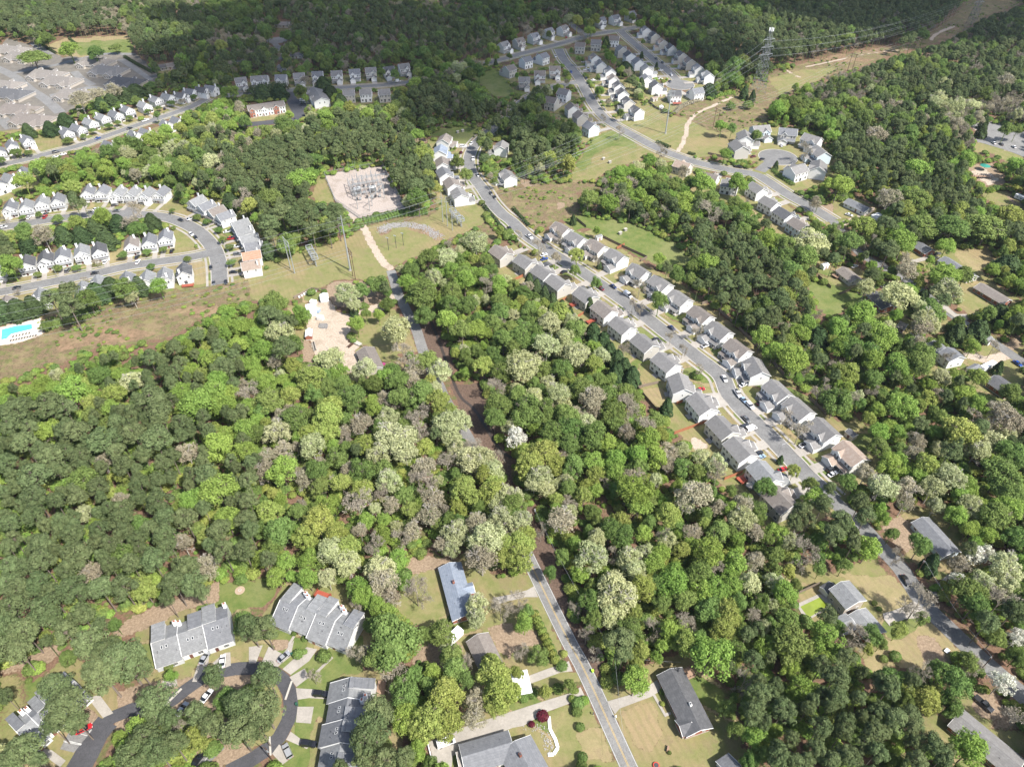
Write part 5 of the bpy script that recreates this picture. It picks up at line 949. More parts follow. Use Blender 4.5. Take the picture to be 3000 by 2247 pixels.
# ------------------------------------------------------------------ paved areas
def slab_area(name, mat, c, r, L_, z): mb = MB(); mb.face([(p.x,p.y,z) for p in pts_at(c, r, L_)]); tag(mb.obj(name, mat), kind='structure')
k = .10
for nm, mt, c, r, L_ in (
 ('car_park', m_road['old'], 3,0,[(1740,1070),(1830,1050),(1990,1058),(2211,1125),(2400,1200),(2400,1420),(2211,1360),(2060,1300),(1790,1222),(1810,1160),(1900,1150),(1860,1100),(1760,1105)]),
 ('car_park', m_road['dark'], 1,0,[(345,855),(430,870),(480,950),(400,960)]), ('car_park', m_road['old'], 1,0,[(430,860),(450,870),(490,950),(475,952)]),
 ('car_park', m_road['old'], 0,0,[(245,378),(430,337),(455,355),(375,385),(400,430),(480,470),(430,475),(310,420)]), ('car_park', m_road['old'], 0,0,[(1010,520),(1085,508),(1330,690),(1285,702),(1140,600)]),
 ('car_park', m_road['old'], 0,3,[(590,1365),(650,1330),(800,1335),(640,1530),(520,1500)]), ('car_park', m_road['old'], 0,3,[(1860,1450),(1945,1490),(1740,1690),(1640,1660)]),
 ('driveway', m_conc, 0,3,[(760,1060),(860,1030),(980,1190),(890,1230)]), ('driveway', m_conc, 0,3,[(350,1490),(450,1510),(570,1600),(520,1657),(390,1560)]), ('driveway', m_conc, 0,3,[(1400,920),(1520,845),(1535,960),(1410,975)]),
 ('driveway', m_conc, 0,3,[(1835,760),(1940,670),(1990,665),(1995,780),(1925,805)]), ('driveway', m_conc, 0,3,[(1745,660),(1815,655),(1800,760),(1700,920),(1660,920)]),
 ('driveway', m_conc, 1,3,[(110,615),(230,680),(330,560),(300,700),(190,790),(50,755)]), ('driveway', m_conc, 1,3,[(440,620),(530,640),(460,740),(300,860),(230,810)]), ('driveway', m_conc, 1,3,[(420,805),(460,880),(350,965),(290,880)]),
 ('driveway', m_conc, 1,3,[(345,975),(500,985),(630,1000),(620,1070),(460,1060),(360,1075)]), ('driveway', m_conc, 1,3,[(360,1135),(500,1135),(475,1280),(345,1270)]), ('driveway', m_conc, 1,3,[(300,1350),(410,1430),(500,1440),(440,1500),(330,1450),(260,1420)]),
 ('driveway', m_conc, 1,3,[(200,1460),(330,1560),(230,1635),(140,1540)]), ('driveway', m_conc, 1,3,[(-60,620),(60,605),(0,760),(-60,760)]),
 ('driveway', m_conc, 1,3,[(1490,1440),(1800,1310),(2211,1175),(2211,1320),(1900,1440),(1700,1560),(1690,1657),(1550,1657)]),
 ('driveway', m_conc, 2,3,[(-10,1180),(330,1070),(530,1010),(590,965),(650,1085),(560,1085),(300,1180),(100,1300),(-10,1320)]), ('driveway', m_conc, 2,3,[(140,870),(330,800),(440,770),(490,740),(525,830),(420,840),(165,935)]),
 ('driveway', m_conc, 2,3,[(-5,165),(130,130),(190,95),(225,190),(120,190),(-5,220)]), ('driveway', m_conc, 1,3,[(2050,195),(2211,165),(2211,215),(2060,260)]),
 ('driveway', m_conc, 2,3,[(820,1090),(1100,1010),(1250,905),(1300,985),(1200,1050),(930,1150),(890,1200)]), ('path', m_conc, 2,3,[(1215,1040),(1235,1030),(1325,1190),(1370,1180),(1375,1200),(1320,1225)]),
 ('driveway', m_conc, 3,3,[(990,330),(1070,310),(1150,280),(1260,225),(1420,340),(1300,370),(1180,380),(1050,440),(1000,380)]), ('path', m_conc, 3,3,[(1390,130),(1480,60),(1545,0),(1570,0),(1460,190)]),
 ('driveway', m_conc, 3,2,[(340,1010),(400,1000),(420,1060),(370,1050)]), ('driveway', m_conc, 3,1,[(1220,600),(1330,570),(1470,560),(1490,575),(1340,600),(1250,625)]), ('driveway', m_conc, 3,1,[(1430,960),(1500,940),(1620,1060),(1760,1060),(1900,1000),(1780,1080),(1720,1110),(1640,1110)]),
 ('driveway', m_conc, 3,1,[(1170,560),(1210,560),(1100,700),(960,640),(980,610),(1080,650)] if 0 else [(960,600),(990,600),(1080,690),(1060,700)]),
 ('driveway', m_conc, 1,0,[(1700,1240),(1830,1250),(1820,1290),(1700,1270)]),
 ('path', m_conc, 1,3,[(320,525),(340,530),(300,600),(295,640),(275,640),(280,590)]), ('path', m_conc, 1,3,[(650,700),(670,715),(540,840),(515,835)])):
    k += .004; slab_area(nm, mt, c, r, L_, k)
# ------------------------------------------------------------------ power line structures
m_steel = plain('galvanised_steel', (.34,.36,.37), .5, .1, 1.5, metal=.3); m_dsteel = plain('weathered_steel', (.2,.21,.22), .6, .1, 1.5, metal=.2); m_wood = plain('creosoted_wood', (.085,.045,.03), .85, .2, 2); m_ins = plain('porcelain', (.25,.24,.24), .3, .05, 2); m_wire = plain('aluminium_cable', (.32,.33,.34), .5, .02, 1, metal=.3)
G_ = 'transmission line structures'
def monopole(label, cc, h, lm, w=1.1, arms=3, lean=1):
    o = empty('power_pole', cc); tag(o, label, 'power pole', G_); mb = MB(); mb.bar((0,0,0),(0,0,h),w,.45,n=12); mb.obj('pole',[m_steel],o); mb = MB(); mb.cyl((0,0),w*.9,0,.35,14); mb.obj('footing',[m_conc],o)
    A = []
    for i in range(arms):
        z = h-1-i*3.6
        am = MB(); am.bar((0,0,z-.8),(-1.8*lean,-.6,z),.22,.12,n=6); am.obj('arm',[m_steel],o); im = MB(); im.bar((-1.8*lean,-.6,z),(-1.8*lean,-.6,z-1.4),.16,.16,n=6); im.obj('insulator',[m_ins],o); A.append(Vector(cc)+Vector((-1.8*lean,-.6,z-1.4)))
    landmark(lm, cc); MP[lm] = o; return A
MP = {}
A1 = monopole('tall grey steel monopole with three stub arms on the mown lawn', P(1,1,815,680), 34.5, 'the tall grey monopole')
A2 = monopole('tall pale steel monopole with a square top frame between the far houses', P(2,0,1325,1155), 35, 'the pale monopole'); 
o = MP['the pale monopole']; mb = MB()
for z in (29, 32.2):
    for a, b in (((-2.6,-.8),(2.6,-.8)),((2.6,-.8),(2.6,.8)),((2.6,.8),(-2.6,.8)),((-2.6,.8),(-2.6,-.8))): mb.bar((*a,z),(*b,z),.18)
for x in (-2.6,2.6):
    for y in (-.8,.8): mb.bar((x,y,29),(x,y,32.2),.15)
mb.obj('top_frame',[m_steel],o)
# twin pole with cross arm, wood poles
def twin(label, pa, pb, h, mat, w, arm=True, name='power_pole'):
    c = (pa+pb)/2; o = empty(name, c); tag(o, label, 'power pole', G_)
    for p in (pa, pb): mb = MB(); q = p-c; mb.bar((q.x,q.y,0),(q.x,q.y,h),w,w*.6,n=10); mb.obj('pole',[mat],o)
    d = (pb-pa); u = d.normalized(); a = pa-c-u*1.5; b = pb-c+u*1.5; T_ = []
    if arm:
        for z in (h-.6, h-3.2): mb = MB(); mb.bar((a.x,a.y,z),(b.x,b.y,z),.22); mb.obj('cross_arm',[mat],o)
        mb = MB(); mb.bar((a.x,a.y,h-3.2),(b.x,b.y,h-.6),.14); mb.obj('brace',[mat],o)
        for t in (0,.5,1): p = a.lerp(b,t); mb = MB(); mb.bar((p.x,p.y,h-.7),(p.x,p.y,h-2),.16,n=6); mb.obj('insulator',[m_ins],o); T_.append(c+p+Vector((0,0,h-2)))
    return T_
T1 = twin('pair of light steel poles joined by a cross arm on the left of the lawn', P(1,1,300,665), P(1,1,335,705), 20.5, m_steel, .6)
T2 = twin('pair of dark wooden poles beside the tall monopole', P(1,1,838,730), P(1,1,860,760), 18.5, m_wood, .42)
T3 = twin('pair of dark wooden poles in the scrub right of the pale monopole', P(2,0,1735,1108), P(2,0,1765,1125), 16, m_wood, .42)
T4 = twin('pair of dark wooden poles on the far cutting at the right', P(3,0,685,615), P(3,0,722,625), 16, m_wood, .5)
# three short switch poles, three tall masts, bus support frames
for k, (x, y) in enumerate(((1147,505),(1212,487),(1274,465))):
    cc = P(1,1,x,y); o = empty('switch_pole', cc); tag(o, f'short dark switch pole, {ordn(k)} from the left of three on the lawn', 'pole', 'three short switch poles'); mb = MB(); mb.cyl((0,0),.14,0,8.2,8); mb.obj('pole',[m_dark],o); mb = MB(); mb.bar((-.9,0,8.6),(.6,0,8.0),.35); mb.obj('head',[m_steel],o)
M3 = []
for k, (x, y) in enumerate(((1615,262),(1655,300),(1697,335))):
    cc = P(1,1,x,y); o = empty('mast', cc); tag(o, f'tall slim steel mast, {ordn(k)} from the left of three near the white gable house', 'mast', 'three tall slim masts'); mb = MB(); mb.bar((0,0,0),(0,0,20),.5,.3,n=8); mb.obj('mast',[m_steel],o); mb = MB(); mb.bar((-1.2,0,16.5),(1.2,0,16.5),.2); mb.obj('arm',[m_steel],o); M3.append(cc+Vector((0,0,16.5)))
def busframe(label, c, r, x, y, h):
    cc = P(c,r,x,y); o = empty('bus_support', cc, R(25)); tag(o, label, 'bus support', 'steel switch frames'); mb = MB(); mb.bar((0,-.9,0),(0,-.9,h),.4); mb.obj('column',[m_steel],o); mb = MB(); mb.bar((0,.9,0),(0,.9,h),.4); mb.obj('column',[m_steel],o); mb = MB()
    for z in (h, h+1.5):
        for a, b in (((-1.7,-2.2),(1.7,-2.2)),((1.7,-2.2),(1.7,2.2)),((1.7,2.2),(-1.7,2.2)),((-1.7,2.2),(-1.7,-2.2))): mb.bar((*a,z),(*b,z),.3)
    for x_ in (-1.7,1.7):
        for y_ in (-2.2,0,2.2): mb.bar((x_,y_,h),(x_,y_,h+1.5),.22)
    mb.obj('frame',[m_steel],o)
for k, (x, y) in enumerate(((478,562),(498,600),(520,638))): busframe(f'square switch frame on steel legs, {ordn(k)} from the top of three left of the monopole',1,1,x,y,5.2)
for k, (x, y) in enumerate(((1705,232),(1738,270),(1772,300))): busframe(f'square switch frame on steel legs, {ordn(k)} from the top of three right of the masts',1,1,x,y,4.6)
# lattice pylons
def lattice(label, cc, h, base, top, lm, antenna=True):
    o = empty('lattice_pylon', cc, R(20)); tag(o, label, 'pylon', G_); n = 9; L_ = []
    mb = MB(); zs = [h*(1-(1-i/n)**1.0) for i in range(n+1)]
    def w_(z): return base/2*(1-z/h*1.0)+top/2 if z < h*.75 else (base/2*.25+top/2)*(1-(z/h-.75)*1.4)
    for i in range(n):
        a, b = w_(zs[i]), w_(zs[i+1]); z0, z1 = zs[i], zs[i+1]
        C4 = [(-1,-1),(1,-1),(1,1),(-1,1)]
        for k_ in range(4):
            p, q = C4[k_], C4[(k_+1)%4]; mb.bar((p[0]*a,p[1]*a,z0),(p[0]*b,p[1]*b,z1),.17); mb.bar((p[0]*a,p[1]*a,z0),(q[0]*b,q[1]*b,z1),.1); mb.bar((q[0]*a,q[1]*a,z0),(p[0]*b,p[1]*b,z1),.1); mb.bar((p[0]*b,p[1]*b,z1),(q[0]*b,q[1]*b,z1),.14)
    mb.obj('lattice',[m_dsteel],o)
    for z, l in ((h*.62,6.5),(h*.74,6.0),(h*.86,5.5)):
        mb = MB()
        for s in (-1,1):
            mb.bar((0,-.8,z),(s*l,0,z+.2),.18); mb.bar((0,.8,z),(s*l,0,z+.2),.18); mb.bar((0,0,z+1.8),(s*l,0,z+.2),.14); mb.bar((s*l,0,z+.2),(s*l,0,z-1.4),.16)
            c_, s__ = math.cos(R(20)), math.sin(R(20)); L_.append(cc+Vector((s*l*c_, s*l*s__, z-1.4)))
        mb.obj('cross_arm',[m_steel],o)
    if antenna:
        mb = MB()
        for k_ in range(9): a = 2*math.pi*k_/9; mb.box(1.7*math.cos(a)-.22,1.7*math.cos(a)+.22,1.7*math.sin(a)-.15,1.7*math.sin(a)+.15,h-.5,h+1.9)
        mb.obj('antenna',[m_white],o)
    landmark(lm, cc); return L_
LA = lattice('tall grey lattice pylon topped with white antenna panels', P(2,0,2120,800), 50, 8.2, 1.5, 'the antenna pylon')
LB = lattice('faint lattice pylon far away on the cutting at the top right', P(3,0,1740,240), 40, 6.5, 1.2, 'the far faint pylon', False)
def wire(label, A, B, sag=6, r_=.03):
    n = 24; pts = [A.lerp(B, i/n)-Vector((0,0,4*sag*(i/n)*(1-i/n))) for i in range(n+1)]; c = A.copy(); mb = MB()
    for a, b in zip(pts, pts[1:]): mb.bar(a-c, b-c, 2*r_)
    o = mb.obj('power_cable', [m_wire]); o.location = c; tag(o, label, 'cable', 'overhead power cables')
far_left = [P(0,1,-700,1420+40*i)+Vector((0,0,22)) for i in range(3)]
for i in range(3):
    wire(f'overhead cable, {ORD[i]} from the top between the monopole and the left edge', A1[i], P(0,1,-500,1150+110*i)+Vector((0,0,24)), 6)
    wire(f'overhead cable, {ORD[i]} of three from the paired steel poles towards the left edge', T1[i], P(0,1,-500,1300+90*i)+Vector((0,0,15)), 4)
    wire(f'overhead cable, {ORD[i]} of three from the wooden poles towards the left edge', T2[i], P(0,1,-500,1500+70*i)+Vector((0,0,14)), 4)
    wire(f'overhead cable, {ORD[i]} of three between the two tall monopoles', A1[i], A2[i], 9)
    wire(f'overhead cable, {ORD[i]} of three from the slim masts to the scrub poles', M3[i], T3[i], 7)
    wire(f'overhead cable, {ORD[i]} of three from the monopole to the slim masts', A1[i], M3[i]+Vector((0,0,2)), 3)
    wire(f'overhead cable, {ORD[i]} of three between the wooden pole pairs at the right', T3[i], T4[i], 6)
    wire(f'overhead cable, {ORD[i]} of three beyond the far wooden poles', T4[i], P(3,0,1500+60*i,330)+Vector((0,0,18)), 5)
for i in range(6):
    wire(f'overhead cable, {ORD[i]} of six between the two lattice pylons', LA[i], LB[i], 10)
    wire(f'overhead cable, {ORD[i]} of six from the lattice pylon down to the left', LA[i], P(1,1,1500+70*i,330-10*i)+Vector((0,0,18)), 12)
# ------------------------------------------------------------------ substation
cen = P(1,1,930,20); D1 = (P(1,0,1090,1425)-P(1,0,590,1512)).normalized(); rzs = math.atan2(D1.y, D1.x); U = D1; V_ = Vector((-D1.y, D1.x, 0))
fence_pts = [P(1,0,592,1512), P(1,0,1090,1425), P(1,1,1290,150), P(1,1,900,235), P(1,1,690,90)]
o = empty('security_fence', fence_pts[0]); tag(o, 'grey metal security fence round the gravel substation yard', 'fence'); m_mesh = plain('chain_link', (.3,.31,.31), .6, .1, 2, metal=.3)
pm = MB(); pm.cyl((0,0),.06,0,2.7,6); pm = pm.mesh('post',[m_steel])
for a, b in zip(fence_pts, fence_pts[1:]+fence_pts[:1]):
    d = b-a; n = int(d.length/3); mb = MB()
    for i in range(int(d.length/.5)): x = i*.5; mb.bar((x,0,.05),(x+.9,0,2.4),.035); mb.bar((x+.9,0,.05),(x,0,2.4),.035)
    mb.box(0,d.length,-.04,.04,2.35,2.45); mb.box(0,d.length,-.12,.12,0,.3); q = mb.obj('mesh_panel',[m_mesh],o); q.location = a-fence_pts[0]; q.rotation_euler.z = math.atan2(d.y,d.x)
    for i in range(min(n,20)): q = link('post',pm,o); q.location = a-fence_pts[0]+d*(i/n)
def at_sub(x, y): p = P(1,1,x,y) if y > 0 else P(1,0,x,y+1657); return p
def gantry(label, A, B, h):
    c = (A+B)/2; o = empty('gantry', c); tag(o, label, 'gantry', 'substation gantries'); d = B-A
    for p in (A,B): mb = MB(); q = p-c; mb.bar((q.x,q.y,0),(q.x,q.y,h),.35,.25); mb.obj('column',[m_steel],o)
    a, b = A-c, B-c; mb = MB(); n = 10
    for dz in (0,.7): mb.bar((a.x,a.y,h-dz),(b.x,b.y,h-dz),.14)
    for i in range(n): p, q = a.lerp(b,i/n), a.lerp(b,(i+1)/n); mb.bar((p.x,p.y,h if i%2 else h-.7),(q.x,q.y,h-.7 if i%2 else h),.09)
    mb.obj('beam',[m_steel],o)
    for t in (.2,.5,.8): p = a.lerp(b,t); mb = MB(); mb.bar((p.x,p.y,h-.7),(p.x,p.y,h-1.9),.18,n=6); mb.obj('insulator',[m_ins],o)
gantry('steel gantry at the near left of the substation', at_sub(880,150), at_sub(1005,125), 11); gantry('steel gantry across the near right of the substation', at_sub(985,165), at_sub(1110,60), 9)
gantry('steel gantry behind the transformers', at_sub(850,40), at_sub(1060,10), 9); gantry('steel gantry at the far side of the breakers', at_sub(900,-40), at_sub(1120,-60), 8)
for k, (x, y) in enumerate(((770,1545),(812,1535),(868,1525),(915,1575),(940,1620),(852,1532))):
    cc = P(1,0,x,y); o = empty('lightning_mast', cc); tag(o, f'thin lightning mast in the substation yard, {ordn(k)} counted from the left', 'mast', 'thin masts in the substation'); mb = MB(); mb.bar((0,0,0),(0,0,12),.2,.08,n=6); mb.obj('mast',[m_steel],o)
for k_ in range(7): gantry(f'slim steel portal over the switchgear, {ordn(k_)} from the left', at_sub(835+40*k_, 62-8*k_), at_sub(800+40*k_, -45-8*k_), 6.5+(k_ % 3))
for k_ in range(3): gantry(f'long busbar portal along the switchgear, {ordn(k_)} from the near side', at_sub(850-14*k_, 70-40*k_), at_sub(1110-14*k_, 20-40*k_), 7.5)
for i in range(6):
    for j in range(3):
        cc = at_sub(850+42*i+j*12, -20+j*48-i*6)+Vector((random.uniform(-1,1),random.uniform(-1,1),0)); o = empty('circuit_breaker', cc, rzs, 1.0); tag(o, f'grey circuit breaker with three bushings, {ordn(i)} in the {("far","middle","near")[j]} line of the substation', 'circuit breaker', 'substation breakers')
        mb = MB(); mb.box(-.7,.7,-.5,.5,.8,2.0); mb.obj('tank',[m_steel if (i+j) % 2 else m_dark],o); mb = MB(); [mb.box(x-.06,x+.06,y-.06,y+.06,0,.8) for x in (-.6,.6) for y in (-.4,.4)]; mb.obj('stand',[m_steel],o)
        for x in (-.5,0,.5): mb = MB(); mb.bar((x,0,2.0),(x*1.5,0,3.6),.22,.12,n=6); mb.obj('bushing',[m_ins],o)
for lab, x, y in (('left',880,8),('right',1010,-5)):
    cc = at_sub(x, y); o = empty('transformer', cc, rzs); tag(o, f'large pale grey transformer with radiators, the {lab} one of two', 'transformer', 'substation transformers'); mb = MB(); mb.box(-2.2,2.2,-1.3,1.3,.3,3.4); mb.obj('tank',[m_white],o)
    for s in (-1,1):
        mb = MB(); [mb.box(-1.8+.4*i,-1.65+.4*i,s*1.35,s*2.0,.7,3.0) if s>0 else mb.box(-1.8+.4*i,-1.65+.4*i,-2.0,-1.35,.7,3.0) for i in range(10)]; mb.obj('radiator',[m_steel],o)
    for x_ in (-1.3,0,1.3): mb = MB(); mb.bar((x_,0,3.4),(x_,.3,4.9),.3,.15,n=8); mb.obj('bushing',[m_ins],o)
    mb = MB(); mb.bar((-1.6,-.9,4.1),(1.6,-.9,4.1),.7,n=10); mb.obj('conservator',[m_steel],o)
# ------------------------------------------------------------------ street lights and utility poles
def lamp(label, b, h, az, arm=2.4):
    o = empty('street_light', b, math.pi/2-R(az)); tag(o, label, 'street light', 'street lights'); mb = MB(); mb.bar((0,0,0),(0,0,h),.2,.12,n=8); mb.obj('pole',[m_steel],o); mb = MB(); mb.bar((0,0,h-.2),(arm,0,h+.3),.1,n=6); mb.obj('arm',[m_steel],o); mb = MB(); mb.box(arm-.1,arm+.7,-.18,.18,h+.2,h+.4); mb.obj('lamp_head',[m_rim],o)
for lab, c, r, x, y, az in (('by the small cypress near the lower end of the long street',3,2,80,640,70),('on the right pavement of the long street near a parked white car',2,1,1860,1500,240),('at the upper end of the long street',2,1,60,470,60),('beside the bend of the left street',0,1,1970,650,270),('near the top junction of the far subdivision',2,0,550,540,60),('beside the far dead-end street',2,0,1100,250,200),('along the upper street',1,0,1195,760,0),('on the lower left street',0,1,500,740,10)):
    lamp('street light '+lab, P(c,r,x,y), 8, az)
def upole(label, b, h, az, arm=True):
    o = empty('utility_pole', b, math.pi/2-R(az)); tag(o, label, 'utility pole', 'wooden utility poles'); mb = MB(); mb.bar((0,0,0),(0,0,h),.32,.2,n=8); mb.obj('pole',[m_wood],o); mb = MB(); mb.bar((-1.1,0,h-.6),(1.1,0,h-.6),.13); mb.obj('cross_arm',[m_wood],o)
    mb = MB(); mb.cyl((.45,0),.25,h-2.2,h-1.2,8); mb.obj('transformer_can',[m_steel],o); return Vector(b)+Vector((0,0,h-.4))
U1 = upole('wooden pole with a pale lamp arm beside the street at the right', P(3,2,1265,1660), 10, 40); U2 = upole('wooden pole leaning over the far right street near the white dogwood', P(3,3,1820,832), 10, 45); U3 = upole('utility pole with wires above the road verge', P(2,3,862,815), 10, 70); U4 = upole('utility pole at the lower left beside the loop road', P(1,3,140,1598), 9, 120); U5 = upole('utility pole in the red verge among trees', P(2,2,185,1215), 10, 60)
U6 = upole('utility pole on the bank where the curving street leaves the pines', P(1,0,2125,1060), 10, 60)
wire('thin service cable crossing the road from the verge pole down the lawn', U3, P(2,3,960,1700)+Vector((0,0,9)), 1, .02); wire('thin cable from the verge pole up the road', U3, U5, 2, .02); wire('thin service cable to the brick ranch', U3, P(2,3,1440,800)+Vector((0,0,4)), 1, .02); wire('thin cable between the two poles at the right', U1, U2, 1.5, .02)

# ------------------------------------------------------------------ small yard things
def crate(name, label, cat, cc, w_, d_, h, mat, rz=.4, grp=None, lid=None):
    o = empty(name, cc, rz); tag(o, label, cat, grp); mb = MB(); mb.box(-w_/2, w_/2, -d_/2, d_/2, .1, h); mb.obj('box', [mat], o); mb = MB(); mb.box(-w_/2-.04, w_/2+.04, -d_/2-.04, d_/2+.04, h, h+.08); mb.obj('lid', [lid or m_trim], o); mb = MB(); [mb.box(x-.05, x+.05, y-.05, y+.05, 0, .1) for x in (-w_/3, w_/3) for y in (-d_/3, d_/3)]; mb.obj('foot', [m_dark], o)
for k_, (x, y) in enumerate(((375,915),(398,902),(418,890),(438,880),(458,868),(480,864),(515,865))): crate('beehive', f'small white hive box along the dark fence, {ORD[k_]} from the left', 'box', P(1,1,x,y), .9, .9, .8, m_white, .5, 'white boxes along the yard fence')
def lumber(label, cc, rz, n_, l_, mat): 
    o = empty('lumber_pile', cc, rz); tag(o, label, 'lumber'); rs = random.Random(n_); mb = MB()
    for i in range(n_): y = rs.uniform(-.8, .8); z = .1+.18*(i % 4); mb.box(-l_/2+rs.uniform(-.4, .4), l_/2+rs.uniform(-.4, .4), y, y+.22, z, z+.14)
    mb.obj('planks', [mat], o)
lumber('pale planks piled along the left edge of the dirt yard', P(1,1,500,1340), R(-70), 14, 7, m_conc); lumber('dark timber frames stacked behind the ranch in the dirt yard', P(1,1,835,1290), R(20), 16, 4, m_wood); lumber('dark timber pile left of the grey ranch house', P(1,1,815,1330), R(60), 12, 3.5, m_wood)
o = empty('trailer', P(1,1,870,1300,.8), R(-35)); tag(o, 'flat grey utility trailer beside the ranch in the dirt yard', 'trailer'); mb = MB(); mb.box(-2.8,2.8,-1.1,1.1,.55,.7); mb.bar((2.8,0,.6),(4.2,0,.5),.12); mb.obj('bed',[m_kerb],o)
for s in (-1,1): q = link('wheel', KIT['wheel'], o); q.location = (0, s*1.2, 0)
for k_, (x, y, m_) in enumerate(((495,955,'white'),(525,1025,'lightblue'),(556,1090,'white'))): crate('storage_bin', ('white box truck body beside the long shelter','pale blue covered tank beside the long shelter','white cabinet near the gravel pile')[k_], 'storage', P(1,1,x,y,1), 2.2, 3.2, 2.0, PAINT[m_], R(75))
o = empty('playset', P(3,0,1840,1540)); tag(o, 'long climbing frame on the pale playground at the right', 'playground set'); mb = MB()
for x in range(-6, 7, 3):
    for y in (-1.2, 1.2): mb.bar((x,y,0),(x,y,3),.2)
mb.obj('posts',[m_dark],o); mb = MB(); mb.box(-6,6,-1.2,1.2,1.4,1.55); mb.obj('platform',[m_deck],o); mb = MB(); mb.face([(6,-.5,1.5),(9,-.5,.1),(9,.5,.1),(6,.5,1.5)]); mb.bar((6,-.5,1.6),(9,-.5,.2),.12); mb.bar((6,.5,1.6),(9,.5,.2),.12); mb.obj('slide',[m_steel],o)
o = empty('parasol', P(3,0,1860,1470)); tag(o, 'green round shade canopy over the playground', 'canopy'); mb = MB(); [mb.face([(0,0,4),(3.4*math.cos(2*math.pi*k_/10),3.4*math.sin(2*math.pi*k_/10),3.2),(3.4*math.cos(2*math.pi*(k_+1)/10),3.4*math.sin(2*math.pi*(k_+1)/10),3.2)]) for k_ in range(10)]; mb.obj('canopy',[plain('green_canvas',(.02,.2,.15),.6)],o); mb = MB(); mb.cyl((0,0),.1,0,4,8); mb.obj('pole',[m_dark],o)
o = empty('fire_pit', P(0,3,2072,130)); tag(o, 'round bare fire pit circle on the lawn behind the townhouses', 'fire pit'); mb = MB(); mb.cyl((0,0),1.7,0,.07,24); mb.obj('bare_circle',[plain('bare_sand',(.34,.26,.19),.9,.2,2)],o); mb = MB()
for k_ in range(12): a = 2*math.pi*k_/12; mb.box(.5*math.cos(a)-.12,.5*math.cos(a)+.12,.5*math.sin(a)-.12,.5*math.sin(a)+.12,.07,.3)
mb.obj('stone_ring',[m_kerb],o)
o = empty('sign', P(3,3,1548,648,.6), .6); tag(o, 'small white board lying on short legs in the tan clearing', 'board'); mb = MB(); mb.box(-.9,.9,-.6,.6,.5,.58); mb.obj('board',[m_white],o); mb = MB(); [mb.box(x-.04,x+.04,y-.04,y+.04,0,.5) for x in (-.7,.7) for y in (-.4,.4)]; mb.obj('leg',[m_dark],o)
o = empty('bench', P(2,3,1347,1498,.4), R(70)); tag(o, 'dark bench on the lawn below the black-roofed ranch', 'bench'); mb = MB(); mb.box(-.9,.9,-.25,.25,.42,.5); mb.obj('seat',[m_deck],o); mb = MB(); mb.box(-.9,.9,.22,.3,.5,.95); mb.obj('backrest',[m_deck],o); mb = MB(); [mb.box(x-.05,x+.05,-.2,.2,0,.42) for x in (-.7,.7)]; mb.obj('leg',[m_dark],o)
o = empty('ball', P(2,3,1245,1640,.3)); tag(o, 'red kayak-like tub at the bottom edge of the lawn', 'tub'); mb = MB(); mb.cyl((0,0),.8,0,.5,14,0,.95); mb.obj('shell',[plain('red_plastic',(.5,.05,.03),.4)],o); mb = MB(); mb.cyl((0,0),.7,.5,.53,14); mb.obj('lid',[m_dark],o)
# ------------------------------------------------------------------ tree templates: trunk + limbs, and a crown of thousands of leaf faces
m_bark = plain('bark', (.16,.13,.105), .9, .3, 3, rnd=.25); m_pale = plain('pale_bark', (.38,.35,.31), .9, .25, 3)
LEAF = {
 'P': leafmat('pine_needles', (.085,.122,.045), (.135,.168,.068), .1, .012, .35),
 'G': leafmat('leaves_mid_green', (.13,.205,.045), (.215,.295,.078), .35, .02, .35),
 'B': leafmat('leaves_bright_green', (.2,.315,.05), (.31,.43,.085), .4, .015, .3),
 'Y': leafmat('leaves_yellow_green', (.235,.3,.055), (.35,.39,.1), .35, .015, .3),
 'L': leafmat('young_pale_leaves', (.38,.42,.18), (.49,.51,.28), .35, .015, .3),
 'K': leafmat('buds_pinkish_tan', (.32,.28,.19), (.4,.37,.25), .3, .012, .35),
 'D': leafmat('dark_evergreen_leaves', (.045,.075,.03), (.07,.11,.04), .15, .015, .4),
 'W': leafmat('white_blossom', (.7,.68,.6), (.62,.64,.5), .3, .005, .15),
 'R': leafmat('purple_maple_leaves', (.1,.012,.03), (.16,.02,.04), .3, .01, .3),
 'O': leafmat('magenta_blossom', (.45,.03,.2), (.5,.06,.26), .3, .01, .2),
 'N': leafmat('grey_twigs', (.24,.21,.16), (.31,.275,.21), .0, .01, .3),
}
def rdir(n, zmin=-1.0):
    v = rng.normal(size=(n*3, 3)); v /= np.linalg.norm(v, axis=1)[:, None]; v = v[v[:, 2] >= zmin]; return v[:n]
def cards(C, Nn, size, asp=1.0):
    """quads at C facing Nn"""
    n = len(C); Nn = Nn/np.linalg.norm(Nn, axis=1)[:, None]; r_ = rng.normal(size=(n, 3)); U_ = np.cross(Nn, r_); U_ /= np.linalg.norm(U_, axis=1)[:, None]; Vv = np.cross(Nn, U_)
    s = size*(.6+.8*rng.random((n, 1))); U_ = U_*s*.5*asp; Vv = Vv*s*.5
    return np.stack([C-U_-Vv*.6, C+U_*.7-Vv, C+U_+Vv*.6, C-U_*.7+Vv], 1).reshape(-1, 3)
